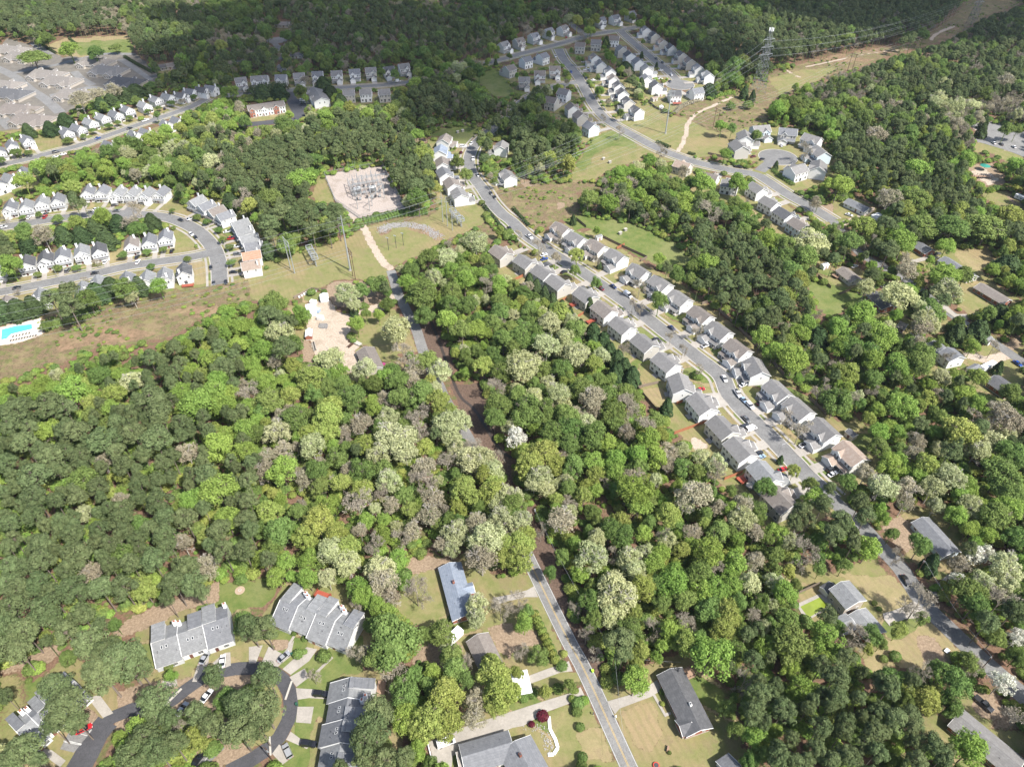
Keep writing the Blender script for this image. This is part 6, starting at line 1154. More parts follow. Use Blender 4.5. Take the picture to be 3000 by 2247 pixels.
def branchy(H, R0, z0, levels, seed, spread=.9, n0=7, thick=.22):
    """tapering trunk and recursive limbs as thin prisms"""
    rs = random.Random(seed); mb = MB(); segs = []
    mb.bar((0,0,0), (0,0,H*.45), thick*2, thick*1.5, n=7); mb.bar((0,0,H*.45), (rs.uniform(-.3,.3),rs.uniform(-.3,.3),H*.85), thick*1.5, thick*.5, n=6)
    def grow(p, d, l, t, k):
        q = p+d*l; mb.bar(p, q, t*2, t*1.2, n=4 if k else 5); segs.append((p, q, k))
        if k >= levels: return
        for i in range(3 if k else 3):
            nd = (d+Vector((rs.gauss(0,.5), rs.gauss(0,.5), rs.gauss(.12,.3)))).normalized(); grow(q, nd, l*rs.uniform(.55,.8), t*.6, k+1)
    for i in range(n0):
        a = 2*math.pi*(i+rs.random()*.6)/n0; z = z0+(H*.8-z0)*(i/n0)**.8; el = rs.uniform(.25,.7)+.5*i/n0
        d = Vector((math.cos(a)*math.cos(el), math.sin(a)*math.cos(el), math.sin(el))); grow(Vector((0,0,z)), d, R0*rs.uniform(.38,.5)*spread, thick*.55, 0)
    return mb, segs
def template(kind, v):
    """returns (crown mesh, trunk mesh, H0, R0, centre-height fraction)"""
    sd = hash((kind, v)) if False else ord(kind)*31+v*7
    global rng; rng = np.random.default_rng(sd); rs = random.Random(sd)
    if kind == 'P':    # loblolly pine: bare trunk, domed crown of dense needle tufts
        H, R0 = 18., 4.2; tm = MB(); tm.bar((0,0,0),(.2,.1,H*.9),.5,.2,n=7); n = 46; D = rdir(n, -.2); rr = .5+.5*rng.random(n)**.5
        C = D*rr[:, None]*np.array([R0*.8, R0*.8, 4.2]); C[:, 2] += H-5.2; lump = 1+.2*np.sin(3*np.arctan2(D[:, 1], D[:, 0])+v*1.7); C[:, :2] *= lump[:, None]
        for c in C[:26]: tm.bar((0,0,max(c[2]-1.6, H*.5)), tuple(c), .16, .06, n=4)
        pr = .85+.55*rng.random(n); m = 105; dd = rdir(n*m, -.35)[:n*m]; k = np.repeat(np.arange(n), m); X = C[k]+dd*pr[k, None]*(.82+.22*rng.random((n*m, 1)))*np.array([1.1, 1.1, .8])
        V = cards(X, dd+rng.normal(size=dd.shape)*.28+[0, 0, .1], .33, .8)
    elif kind == 'D':
        H, R0 = 9., 2.5; tm = MB(); tm.bar((0,0,0),(0,0,H*.8),.3,.08,n=6); n = 2600; z = rng.random(n)**.8; rad = R0*(1-z**1.6*.8)*(.8+.25*rng.random(n)); a = rng.random(n)*6.283; lob = 1+.12*np.sin(5*a+v+z*9)
        X = np.stack([rad*lob*np.cos(a), rad*lob*np.sin(a), .4+z*(H-.5)], 1); V = cards(X, np.stack([np.cos(a), np.sin(a), .5+0*a], 1)+rng.normal(size=(n, 3))*.45, .42)
    elif kind == 'S':
        H, R0 = 2.2, 1.5; tm = MB(); tm.bar((0,0,0),(0,0,1.2),.1,.05,n=5); D = rdir(700, -.1); X = D*np.array([R0, R0, 1.15])*(.78+.3*rng.random((700, 1))); X[:, 2] += 1.05; V = cards(X, D+rng.normal(size=D.shape)*.5, .26)
    elif kind == 'N':
        H, R0 = 13., 4.6; tm, segs = branchy(H, R0, H*.3, 4, sd, 1.0, 9, .2); T_ = [s for s in segs if s[2] >= 3]; n = 1500
        X = np.array([tuple(s[0].lerp(s[1], rs.random())) for s in (rs.choice(T_) for _ in range(n))])+rng.normal(size=(n, 3))*.35; V = cards(X, rng.normal(size=(n, 3)), .5, .22)
    else:
        H, R0 = 15., 5.; z0 = 4.5 if kind in 'LK' else 4.; tm, segs = branchy(H*.9, R0, z0, 3 if kind in 'KLW' else 2, sd, .85, 7, .24)
        n, m, ps, lf = {'G': (70, 120, 1.15, .35), 'B': (64, 112, 1.2, .36), 'Y': (125, 66, .85, .33), 'L': (120, 54, .85, .32), 'K': (100, 38, .85, .31), 'W': (80, 30, .8, .4), 'R': (60, 50, 1.0, .5), 'O': (60, 50, .9, .5)}[kind]
        nl = rs.randint(3, 6); a0 = rs.random()*6.28; big = np.array([(math.cos(a0+6.283*j/nl+rs.uniform(-.4, .4))*R0*rs.uniform(.34, .52), math.sin(a0+6.283*j/nl+rs.uniform(-.4, .4))*R0*rs.uniform(.34, .52), rs.uniform(7.6, 10.8)) for j in range(nl)]+[(rs.uniform(-.6, .6), rs.uniform(-.6, .6), 11.2)]); br = np.array([rs.uniform(.42, .6)*R0 for _ in range(nl)]+[.5*R0]); n = int(n*1.25)
        D = rdir(n, -.5); j = rng.integers(0, nl+1, n); C = big[j]+D*(br[j]*(.55+.45*rng.random(n)**.5))[:, None]*np.array([1, 1, 1.05]); inner = np.array([min(np.linalg.norm((c-b_)/[1, 1, 1.05])/r__ for i_, (b_, r__) in enumerate(zip(big, br)) if i_ != jj) < .55 for c, jj in zip(C, j)]); C = C[~inner]; n = len(C); C[:, 2] = np.minimum(C[:, 2], H-.2)
        pr = ps*(.7+.6*rng.random(n)); dd = rdir(n*m, -.6)[:n*m]; k = np.repeat(np.arange(n), m)[:len(dd)]; X = C[k]+dd*pr[k, None]*(.7+.4*rng.random((len(dd), 1)))
        far_ = rng.random(len(X)) < .16; X = X+rng.normal(size=X.shape)*np.where(far_, .42, .07)[:, None]
        V = cards(X, dd+rng.normal(size=dd.shape)*(.4 if kind in 'YLG' else .55)+[0, 0, .15], lf)
    F = np.arange(len(V), dtype=np.int32).reshape(-1, 4)
    crown = np_mesh('crown', V, F, [LEAF['GBYG'[v] if kind == 'S' else kind]])
    trunk = tm.mesh('trunk', [m_pale if kind in 'LKW' else (LEAF['N'] if kind == 'N' else m_bark)])
    return crown, trunk, H, R0, {'P': .78, 'D': .5, 'S': .5, 'N': .6}.get(kind, .64)
NV = {'P': 6, 'G': 6, 'B': 6, 'Y': 5, 'L': 5, 'K': 5, 'N': 4, 'D': 2, 'S': 4, 'W': 1, 'R': 1, 'O': 1}
TPL = {k: [template(k, v) for v in range(n)] for k, n in NV.items()}
rng = np.random.default_rng(11)
# a few shared colour swaps for shrubs
def shrub_mesh(col, v):
    key = ('shrub', col, v)
    if key not in KIT: me = TPL['S'][v][0].copy(); me.materials.clear(); me.materials.append(LEAF[col]); KIT[key] = me
    return KIT[key]
TREES = []     # dict(kind, x, y, R, H, manual, col)
def hgt(kind, Rw):
    if kind == 'P': return min(23, 13+1.1*Rw)
    if kind == 'D': return min(11, max(2.2, 3.3*Rw))
    if kind == 'N': return min(17, 3+2.3*Rw)
    if kind == 'S' or Rw < 1.9: return max(1.0, 1.5*Rw)
    return min(20, 4.5+2.1*Rw)
def man(c, r, items):
    for it in items:
        x, y, rad, k = it[:4]; p = px(c, r, x, y); R1 = rad/2.948*mpp(p, 10); kk = k
        if k in 'GBYLR' and R1 < 1.9: kk = 'S'
        H = hgt(kk, R1) if len(it) < 5 else it[4]; fr = TPL[kk][0][4]; hc = H*fr
        for _ in range(2): R1 = rad/2.948*mpp(p, hc); H = hgt(kk, R1) if len(it) < 5 else it[4]; hc = H*fr
        if c == 0 and r <= 1 and rad <= 66 and k in 'GNK' and len(it) < 5: H = 1.25*R1+1; q = unp(p, H*.6); TREES.append(dict(k=kk, col=k, x=q.x, y=q.y, R=R1*.9, H=H, man=True)); continue
        q = unp(p, hc); TREES.append(dict(k=kk, col=k, x=q.x, y=q.y, R=R1*((.93 if (r == 3 and c <= 1) else .82) if kk == 'P' else 1.0), H=H, man=True))
man(0,3,[(330,60,120,'P'),(620,110,150,'P'),(150,110,120,'P'),(40,60,90,'G'),(100,280,140,'P'),(390,290,170,'P'),(40,430,140,'P'),(700,330,120,'P'),(200,470,140,'P'),(430,150,110,'P'),(870,110,130,'P'),(1060,90,130,'P'),(560,480,110,'P'),(750,560,150,'P'),(900,650,130,'P'),(1060,720,210,'P'),(880,840,190,'P'),(1200,800,120,'P'),(470,960,150,'P'),(560,1130,200,'P'),(650,1250,110,'P'),(440,1290,100,'P'),(1330,1060,170,'P'),(1850,860,115,'P'),(40,1040,75,'P'),(160,660,130,'P'),(60,600,120,'P'),(1500,60,130,'P'),(1650,50,120,'P'),(1740,140,80,'P'),(200,1500,170,'P'),(90,1610,140,'P'),(330,1590,80,'P'),(1450,1230,110,'P'),(1700,1180,120,'P'),(1830,1290,120,'P'),(2080,1110,170,'P'),(2060,1330,170,'P'),(2170,1240,120,'P'),(1250,1400,160,'P'),(1150,1550,170,'P'),(1350,1500,160,'P'),(1500,1450,130,'P'),(1680,1400,110,'Y'),(1560,1310,60,'N'),(1250,120,120,'Y'),(1330,60,80,'B'),(1460,790,42,'S'),(2150,430,120,'P'),(580,700,70,'G'),(1000,430,60,'G'),(1440,190,70,'P')])
man(1,3,[(70,450,130,'P'),(90,860,140,'P'),(60,1130,170,'P'),(30,1300,130,'P'),(1050,1150,150,'P'),(1000,1290,170,'P'),(950,1420,170,'P'),(1120,1600,130,'P'),(1280,1570,110,'P'),(930,1560,110,'P'),(730,1650,80,'P'),(1200,580,230,'G'),(1070,700,130,'G'),(1330,560,100,'G'),(1100,60,140,'K'),(1170,190,100,'K'),(1060,150,90,'K'),(1385,150,120,'N'),(880,100,100,'B'),(950,180,100,'B'),(1060,270,100,'B'),(1140,340,100,'B'),(1240,390,75,'Y'),(1010,430,80,'G'),(1600,480,120,'G'),(1460,520,70,'G'),(1680,700,110,'G'),(1640,630,60,'L'),(1790,790,90,'N'),(1720,800,120,'G'),(1900,1080,95,'K'),(1650,1040,170,'Y'),(1500,1250,170,'Y'),(1660,1270,150,'Y'),(1420,1330,120,'Y'),(1400,1500,90,'B'),(1200,880,120,'N'),(1300,1050,120,'G'),(1350,860,90,'G'),(1250,960,90,'G'),(1500,960,80,'G'),(1800,900,90,'G'),(2050,850,160,'Y'),(2120,1000,170,'Y'),(2070,1120,110,'Y'),(2020,740,80,'Y'),(1910,240,110,'L'),(1900,360,90,'L'),(2110,300,90,'N'),(590,700,62,'S'),(620,20,90,'L'),(450,20,100,'B'),(310,10,60,'B'),(365,680,45,'S'),(500,880,60,'N'),(1500,1600,60,'G'),(850,690,70,'N'),(870,300,60,'N'),(2070,1420,40,'S'),(330,500,25,'S'),(420,545,28,'S'),(420,660,25,'S')])
man(2,3,[(110,420,80,'B'),(230,690,90,'G'),(80,680,70,'N'),(450,675,32,'Y'),(290,1000,60,'Y'),(500,950,60,'G'),(400,980,50,'G'),(180,1020,50,'G'),(100,1050,50,'G'),(560,1175,45,'G'),(590,1310,40,'G'),(610,1570,45,'G'),(600,1650,50,'G'),(265,1215,52,'R'),(170,1285,28,'R'),(1060,930,120,'B'),(1040,840,80,'G'),(940,560,170,'P'),(960,660,100,'P'),(1110,650,90,'Y'),(1220,480,90,'N'),(1370,480,110,'B'),(1300,610,70,'B'),(850,330,120,'L'),(930,180,180,'L'),(860,80,130,'L'),(1050,310,80,'Y'),(690,230,110,'G'),(720,380,90,'G'),(600,0,80,'B'),(1100,20,80,'L'),(1250,100,100,'G'),(1400,90,140,'B'),(1480,220,100,'G'),(1290,250,80,'G'),(1500,430,100,'N'),(1640,150,120,'B'),(1760,130,120,'B'),(1850,330,140,'Y'),(1700,290,120,'G'),(1820,480,120,'Y'),(1700,700,185,'B'),(1900,90,100,'B'),(2060,60,100,'L'),(1950,220,90,'G'),(2140,230,90,'G'),(2080,380,80,'N'),(2180,440,60,'L'),(2080,730,115,'P'),(2000,920,100,'N'),(2140,1020,130,'P'),(2090,1170,130,'P'),(2100,1400,110,'B'),(1850,1150,80,'G'),(2150,1550,90,'G'),(2180,1260,80,'P'),(1950,640,90,'G'),(2180,600,90,'B'),(1600,560,80,'G'),(1930,1330,80,'G'),(2050,1600,80,'G'),(40,840,70,'Y'),(20,990,70,'Y'),(60,250,90,'N'),(130,310,60,'G'),(700,100,70,'G'),(1300,1005,28,'S'),(1300,1110,22,'Y'),(1360,1530,18,'S')])
man(2,3,[(195+i*22,345+i*48,38,'Y',3.2) for i in range(9)]+[(205+i*22,330+i*48,30,'G',2.8) for i in range(9)])
man(3,3,[(60,60,100,'L'),(140,140,115,'B'),(30,250,60,'L'),(20,430,60,'G'),(200,570,170,'G'),(90,610,110,'B'),(500,550,140,'B'),(520,330,110,'P'),(200,820,90,'B'),(290,980,125,'B'),(60,950,100,'P'),(140,1150,140,'P'),(20,1020,100,'P'),(60,1380,80,'B'),(470,770,110,'P'),(600,850,150,'P'),(680,700,110,'P'),(740,540,110,'N'),(890,520,90,'G'),(810,830,70,'P'),(600,1050,120,'P'),(780,1060,90,'P'),(1050,960,140,'P'),(960,900,80,'P'),(450,1300,130,'P'),(670,1260,110,'P'),(650,1350,110,'P'),(810,1210,70,'P'),(930,1190,90,'P'),(920,1360,130,'P'),(1100,1230,130,'P'),(420,1500,110,'P'),(100,1560,130,'P'),(230,1610,110,'P'),(700,1560,140,'P'),(940,1520,120,'P'),(1290,1600,120,'P'),(1420,1450,130,'P'),(1520,1560,110,'P'),(1100,1480,80,'B'),(1130,1620,90,'G'),(1380,1080,130,'Y'),(1300,870,90,'N'),(1500,840,110,'G'),(1620,950,130,'G'),(1720,740,100,'G'),(1750,810,80,'N'),(1740,1510,150,'B'),(2020,920,105,'W'),(1280,270,130,'N'),(1330,370,60,'G'),(1130,470,80,'Y'),(980,580,60,'G'),(1700,130,150,'G'),(1650,50,80,'W'),(1850,60,100,'L'),(1780,260,130,'G'),(2050,80,120,'L'),(2000,230,130,'N'),(1900,400,120,'P'),(2130,300,130,'P'),(2160,530,90,'W'),(1960,540,100,'G'),(2180,150,100,'G'),(2150,1250,120,'N'),(1100,700,50,'G'),(200,1400,90,'P'),(340,1150,90,'P'),(330,700,80,'G'),(1200,1100,80,'G'),(860,630,60,'Y'),(330,1600,100,'P'),(550,1600,110,'P'),(820,1450,90,'P'),(1250,1420,80,'P'),(1000,720,35,'S'),(2150,700,80,'G'),(1180,250,60,'N'),(960,290,25,'S'),(920,240,25,'S'),(20,700,60,'P')])
man(0,2,[(60,60,80,'B'),(600,80,140,'B'),(990,90,110,'Y'),(960,220,80,'B'),(1560,80,90,'B'),(1700,190,180,'B'),(1850,60,120,'B'),(1920,190,120,'B'),(1990,90,90,'B'),(1600,220,80,'B'),(1870,540,130,'B'),(1950,440,90,'B'),(2130,400,110,'B'),(2100,600,110,'B'),(1880,920,170,'B'),(1690,1000,110,'B'),(1570,1050,70,'Y'),(1960,1170,140,'B'),(1800,1320,100,'Y'),(430,400,100,'B'),(250,80,80,'B'),(600,890,90,'B'),(720,1120,80,'L'),(1350,750,80,'B'),(970,950,60,'Y'),(60,1180,90,'B'),(1220,1230,90,'G'),(1050,810,60,'Y'),(1620,600,100,'K'),(1060,1010,85,'K'),(900,680,85,'K'),(1580,1370,95,'K'),(1780,1570,115,'K'),(790,1620,110,'K'),(2150,100,100,'N'),(2160,200,80,'B'),(400,170,170,'P'),(560,200,110,'P'),(120,220,140,'P'),(70,350,110,'P'),(250,370,90,'P'),(640,400,140,'P'),(880,470,170,'P'),(1150,420,130,'P'),(1340,470,170,'P'),(1140,240,90,'P'),(1300,130,160,'P'),(1380,250,140,'P'),(1560,440,80,'P'),(1230,590,100,'P'),(1060,690,120,'P'),(700,620,120,'P'),(430,620,150,'P'),(200,500,140,'P'),(50,680,120,'P'),(280,790,170,'P'),(1200,860,110,'P'),(840,880,110,'P'),(660,960,100,'P'),(290,960,130,'P'),(480,1010,110,'P'),(280,1140,130,'P'),(1370,1020,150,'P'),(1430,1150,120,'P'),(1050,1150,120,'P'),(860,1250,110,'P'),(1060,1260,110,'P'),(620,1290,120,'P'),(360,1380,130,'P'),(350,1520,140,'P'),(660,1470,170,'P'),(960,1380,110,'P'),(1190,1340,110,'P'),(1420,1290,120,'P'),(1320,1510,140,'P'),(1130,1540,120,'P'),(80,1570,120,'P'),(1440,1410,110,'P'),(1600,1560,130,'P'),(1930,1430,120,'P'),(2110,1430,130,'P'),(2140,830,100,'P'),(2150,1250,100,'P'),(1000,330,100,'P'),(1000,580,100,'P'),(1650,780,90,'P'),(520,1180,90,'P'),(950,1560,100,'P'),(560,1600,100,'P'),(1800,400,90,'P'),(1480,620,100,'P')])
man(1,2,[(620,290,150,'Y'),(640,200,110,'Y'),(620,400,110,'Y'),(180,400,130,'L'),(480,530,125,'L'),(330,280,130,'G'),(240,560,90,'K'),(90,640,90,'K'),(230,760,130,'B'),(30,440,90,'G'),(520,740,110,'G'),(540,900,90,'G'),(400,820,90,'K'),(660,540,60,'B'),(700,640,100,'G'),(920,740,120,'G'),(740,860,110,'Y'),(900,930,115,'Y'),(1140,830,120,'L'),(880,1060,135,'N'),(910,350,110,'K'),(1190,470,190,'L'),(1050,600,120,'L'),(1290,600,110,'L'),(1020,210,85,'B'),(1000,150,60,'B'),(830,120,120,'G'),(1250,130,100,'G'),(1100,130,75,'K'),(1410,100,130,'G'),(1650,350,130,'L'),(1680,450,90,'L'),(1400,310,110,'N'),(1420,460,90,'N'),(1450,720,110,'K'),(1400,830,90,'N'),(1650,690,90,'N'),(1850,650,125,'L'),(1950,700,90,'L'),(1570,830,50,'L'),(1800,920,145,'Y'),(2050,940,120,'Y'),(1530,1000,110,'K'),(1500,1140,110,'K'),(1160,1040,85,'K'),(1280,970,80,'G'),(1100,1180,65,'B'),(1110,1310,85,'B'),(960,1180,70,'B'),(1330,1090,85,'Y'),(1350,1260,95,'K'),(1740,1070,90,'Y'),(1720,1280,130,'L'),(1680,1420,80,'L'),(1900,1200,110,'K'),(2110,1150,120,'L'),(2000,1330,170,'L'),(1950,1500,150,'K'),(2150,1500,100,'Y'),(2180,1390,110,'Y'),(530,1200,150,'Y'),(420,1320,115,'Y'),(700,1300,115,'Y'),(640,1450,130,'L'),(790,1410,110,'Y'),(800,1550,110,'L'),(200,1290,130,'G'),(150,1400,100,'G'),(50,1250,80,'G'),(450,1530,90,'B'),(260,1550,85,'B'),(50,1510,90,'B'),(640,1050,85,'B'),(560,1020,60,'B'),(220,1010,60,'B'),(60,1030,60,'G'),(900,1270,75,'K'),(1030,1430,95,'N'),(1070,1590,130,'L'),(1230,1500,90,'B'),(1250,1360,80,'N'),(860,560,65,'P'),(350,1100,85,'G'),(2090,190,115,'G'),(2080,60,90,'N'),(100,130,130,'G'),(60,220,80,'G'),(500,80,80,'G'),(2060,290,110,'G'),(780,500,60,'N'),(300,100,100,'Y'),(1570,1210,60,'G')])
man(2,2,[(40,460,100,'W'),(260,600,140,'Y'),(150,690,130,'Y'),(370,690,100,'Y'),(230,800,125,'L'),(290,910,80,'L'),(190,860,85,'L'),(430,1180,130,'K'),(480,1110,90,'L'),(380,1090,72,'B'),(530,1380,75,'B'),(60,1200,95,'L'),(80,1380,130,'Y'),(50,1490,130,'Y'),(120,220,150,'G'),(290,230,110,'G'),(60,90,90,'G'),(190,110,80,'L'),(400,80,110,'L'),(440,150,80,'L'),(700,130,130,'K'),(720,240,80,'K'),(480,300,115,'G'),(510,400,120,'G'),(350,420,120,'G'),(500,510,100,'G'),(870,250,110,'G'),(890,350,80,'G'),(830,510,85,'B'),(700,690,95,'B'),(720,780,90,'Y'),(530,720,105,'G'),(640,880,60,'Y'),(620,960,85,'Y'),(480,900,80,'G'),(880,780,95,'B'),(1080,620,110,'B'),(1080,730,90,'G'),(1350,590,85,'K'),(1340,700,75,'K'),(1070,930,155,'B'),(1100,1060,110,'B'),(1180,1010,80,'G'),(720,930,75,'B'),(1350,1130,115,'Y'),(1570,970,170,'K'),(1490,1030,90,'L'),(1640,640,80,'L'),(1760,690,95,'L'),(1770,790,80,'N'),(1890,930,62,'G'),(1790,1070,85,'K'),(1890,1100,85,'B'),(2000,1060,110,'K'),(2130,1080,95,'G'),(1550,1290,90,'K'),(1660,1220,75,'Y'),(1780,1290,105,'G'),(1950,1340,65,'B'),(2100,1290,90,'K'),(2090,1540,100,'K'),(1700,1440,130,'B'),(1640,1560,85,'G'),(1930,1560,110,'B'),(1460,1440,95,'Y'),(1290,1460,85,'B'),(1130,1290,85,'B'),(940,1180,95,'Y'),(850,1260,110,'G'),(960,1330,110,'G'),(740,1330,90,'L'),(700,1500,150,'L'),(1020,1500,120,'L'),(1150,1460,85,'L'),(1050,1610,110,'L'),(1400,1630,85,'B'),(1740,1620,80,'N'),(700,1120,80,'G'),(1290,1330,65,'N'),(1160,400,110,'N'),(990,420,90,'K'),(1000,220,100,'N'),(1240,310,80,'G'),(1270,440,80,'Y'),(1480,710,90,'G'),(960,70,85,'G'),(430,1500,70,'G'),(330,1640,60,'G'),(1600,760,70,'G'),(1340,200,60,'D'),(2180,1330,70,'G'),(2180,900,90,'G'),(1100,350,70,'Y')])
man(3,2,[(300,1090,110,'P'),(480,1030,110,'P'),(640,1180,130,'P'),(800,1020,110,'P'),(850,1140,105,'P'),(570,1290,120,'P'),(230,1190,95,'P'),(360,1180,80,'P'),(60,1290,95,'B'),(170,1340,85,'L'),(360,870,72,'G'),(840,780,90,'K'),(980,880,130,'L'),(1200,900,120,'K'),(1180,1030,85,'K'),(1050,710,110,'B'),(1370,700,115,'Y'),(1580,810,130,'L'),(1420,900,110,'L'),(1450,1050,75,'L'),(1750,1060,110,'L'),(600,130,130,'G'),(770,110,62,'L'),(1140,190,125,'B'),(870,300,65,'Y'),(1040,380,65,'B'),(1650,410,160,'Y'),(1280,500,90,'K'),(1250,610,90,'K'),(1950,520,120,'L'),(2060,320,140,'K'),(1890,370,85,'K'),(1980,240,110,'K'),(2000,790,160,'G'),(2100,620,130,'G'),(2080,940,130,'G'),(1980,1140,140,'G'),(2100,1080,120,'B'),(2150,1330,100,'G'),(1310,1400,95,'G'),(1410,1550,75,'D'),(1060,1300,60,'G'),(870,1420,115,'B'),(650,1570,70,'G'),(2050,1570,140,'L'),(1800,1480,95,'W'),(1650,1560,95,'K'),(1890,1450,65,'W'),(300,1480,120,'N'),(450,1360,80,'G'),(60,1590,80,'G'),(180,1620,70,'Y'),(450,1600,60,'G'),(110,655,30,'D'),(740,1300,70,'P'),(2110,60,90,'G'),(1100,1500,60,'N'),(700,850,80,'G'),(1480,300,90,'G'),(1230,270,70,'G'),(150,310,60,'N'),(270,420,85,'N'),(1850,1150,90,'G')])
man(2,1,[(1040,985,42,'N'),(1110,1035,42,'N'),(1370,1255,50,'N'),(1475,1375,42,'N'),(1620,1545,40,'N'),(400,420,48,'N'),(60,380,36,'N'),(380,570,50,'K'),(540,680,50,'G'),(730,780,48,'G'),(1270,950,80,'G'),(230,500,62,'N'),(560,550,70,'Y'),(1100,830,62,'N'),(1600,1220,50,'N'),(720,600,40,'N'),(1260,580,52,'B'),(1340,650,62,'P'),(730,335,32,'B'),(530,240,30,'D'),(755,630,24,'D'),(1090,160,80,'D'),(660,60,90,'G'),(820,90,80,'B'),(1560,230,60,'B'),(1700,620,90,'B'),(1700,200,110,'N'),(1560,650,60,'G'),(1430,700,70,'G'),(670,970,42,'D'),(850,110,60,'B'),(20,1000,70,'B'),(100,880,70,'G'),(130,830,60,'K'),(10,1350,80,'G'),(100,1500,150,'L'),(300,1330,120,'L'),(330,1130,110,'L'),(150,1030,80,'G'),(560,1400,110,'L'),(770,1420,80,'L'),(700,1480,80,'Y'),(450,1260,90,'L'),(500,1600,60,'Y')])
man(2,1,[(150,775,50,'D'),(210,830,55,'D'),(280,890,55,'D'),(350,950,55,'D'),(430,1010,55,'D'),(500,1075,55,'D'),(590,1180,60,'D'),(700,1210,80,'D'),(700,1300,70,'D'),(790,1290,80,'D'),(840,1380,80,'D'),(910,1450,85,'D'),(970,1520,85,'D'),(1040,1590,80,'D'),(900,1560,80,'D')])
man(2,0,[(815,365,36,'D'),(980,590,78,'D'),(1115,730,40,'D'),(1090,780,40,'D'),(1250,560,14,'D'),(1190,1380,60,'B'),(1290,1420,55,'L'),(930,1140,42,'N'),(1285,1310,42,'N'),(1810,1095,55,'B'),(1900,1110,42,'G'),(1730,420,50,'B'),(1920,560,80,'G'),(2000,530,70,'Y'),(1700,780,80,'D'),(2110,1180,50,'G'),(2010,800,40,'D'),(1890,920,40,'S'),(2040,910,45,'S'),(2080,830,30,'D'),(940,980,35,'G'),(510,1090,60,'G'),(1120,480,20,'D'),(320,300,28,'G'),(1040,150,36,'G'),(600,320,30,'N'),(1480,1480,60,'K'),(1650,1580,110,'B'),(1950,1580,90,'B'),(920,1500,60,'B'),(1080,1440,60,'L'),(1310,1340,36,'N'),(1130,370,20,'G'),(790,1030,28,'N')])
man(0,1,[(30,410,90,'Y'),(210,350,90,'G'),(370,370,95,'K'),(240,440,85,'D'),(540,370,85,'D'),(700,370,85,'D'),(820,300,90,'D'),(910,410,100,'D'),(1020,270,90,'D'),(1310,260,80,'D'),(1170,230,110,'N'),(660,270,80,'Y'),(880,210,85,'B'),(500,240,60,'G'),(80,630,95,'B'),(110,480,60,'G'),(30,1020,100,'D'),(150,1010,110,'D'),(280,980,90,'D'),(440,920,120,'P'),(580,840,110,'P'),(600,980,130,'P'),(760,930,100,'G'),(830,870,110,'D'),(960,820,100,'D'),(1080,830,100,'G'),(1200,810,75,'D'),(1370,810,75,'B'),(1140,900,60,'L'),(700,1030,60,'G'),(620,120,50,'N'),(1060,550,50,'G'),(1265,520,45,'G'),(1405,500,42,'G'),(500,660,48,'G'),(660,660,42,'G'),(325,715,40,'G'),(830,615,50,'N'),(110,740,45,'G'),(1300,650,42,'G'),(1620,580,42,'G'),(330,195,36,'G'),(190,225,35,'G'),(1485,165,32,'G'),(40,240,40,'N'),(1700,215,45,'G'),(1780,260,42,'G'),(1890,330,40,'G'),(1920,415,45,'G'),(1980,480,42,'G'),(2000,610,48,'G'),(1890,130,30,'N'),(730,760,40,'N'),(150,870,36,'N'),(400,1160,60,'G'),(600,1105,50,'S'),(2100,100,90,'N'),(1990,80,90,'D'),(2200,230,40,'B')])
man(0,0,[(290,500,140,'G'),(600,430,90,'B'),(820,460,70,'G'),(1000,420,60,'G'),(430,1110,70,'D'),(240,1130,60,'D'),(560,1040,80,'D'),(690,860,110,'K'),(840,820,70,'K'),(870,900,70,'D'),(960,870,80,'D'),(1080,820,90,'D'),(1170,790,110,'D'),(980,780,70,'K'),(1310,740,60,'G'),(580,1210,52,'G'),(720,1180,36,'G'),(800,1130,40,'G'),(940,1090,42,'G'),(1020,1060,38,'G'),(1120,1020,36,'G'),(1270,965,36,'G'),(1370,935,34,'G'),(1480,895,40,'G'),(1670,840,38,'G'),(1570,870,36,'K'),(130,1320,60,'G'),(10,1390,50,'G'),(240,1320,40,'G'),(270,1000,60,'N'),(1890,760,40,'G')])
man(0,0,[(1160,1240,85,'G'),(1300,1215,85,'B'),(1440,1140,65,'B'),(1560,1115,65,'Y'),(930,1320,80,'G'),(1040,1260,80,'G'),(1640,1020,60,'G'),(200,1560,90,'B'),(350,1450,90,'B'),(480,1440,90,'G')])
man(1,2,[(1740,560,85,'L'),(1990,800,110,'Y'),(2100,1010,100,'L'),(2180,1100,80,'G'),(1930,600,70,'L')])
man(1,2,[(1760,320,115,'L'),(1880,570,90,'N'),(1960,650,120,'L'),(2040,760,110,'L'),(2060,880,110,'Y'),(2140,950,110,'L'),(2200,1050,110,'G')])
man(1,2,[(2080,640,60,'N')])
man(2,2,[(250,1290,60,'N')])
man(2,3,[(540,300,60,'N'),(640,520,70,'N'),(720,690,60,'N')])
man(2,2,[(10,960,100,'L'),(50,1060,90,'G'),(100,1170,90,'L'),(130,1290,80,'Y')])
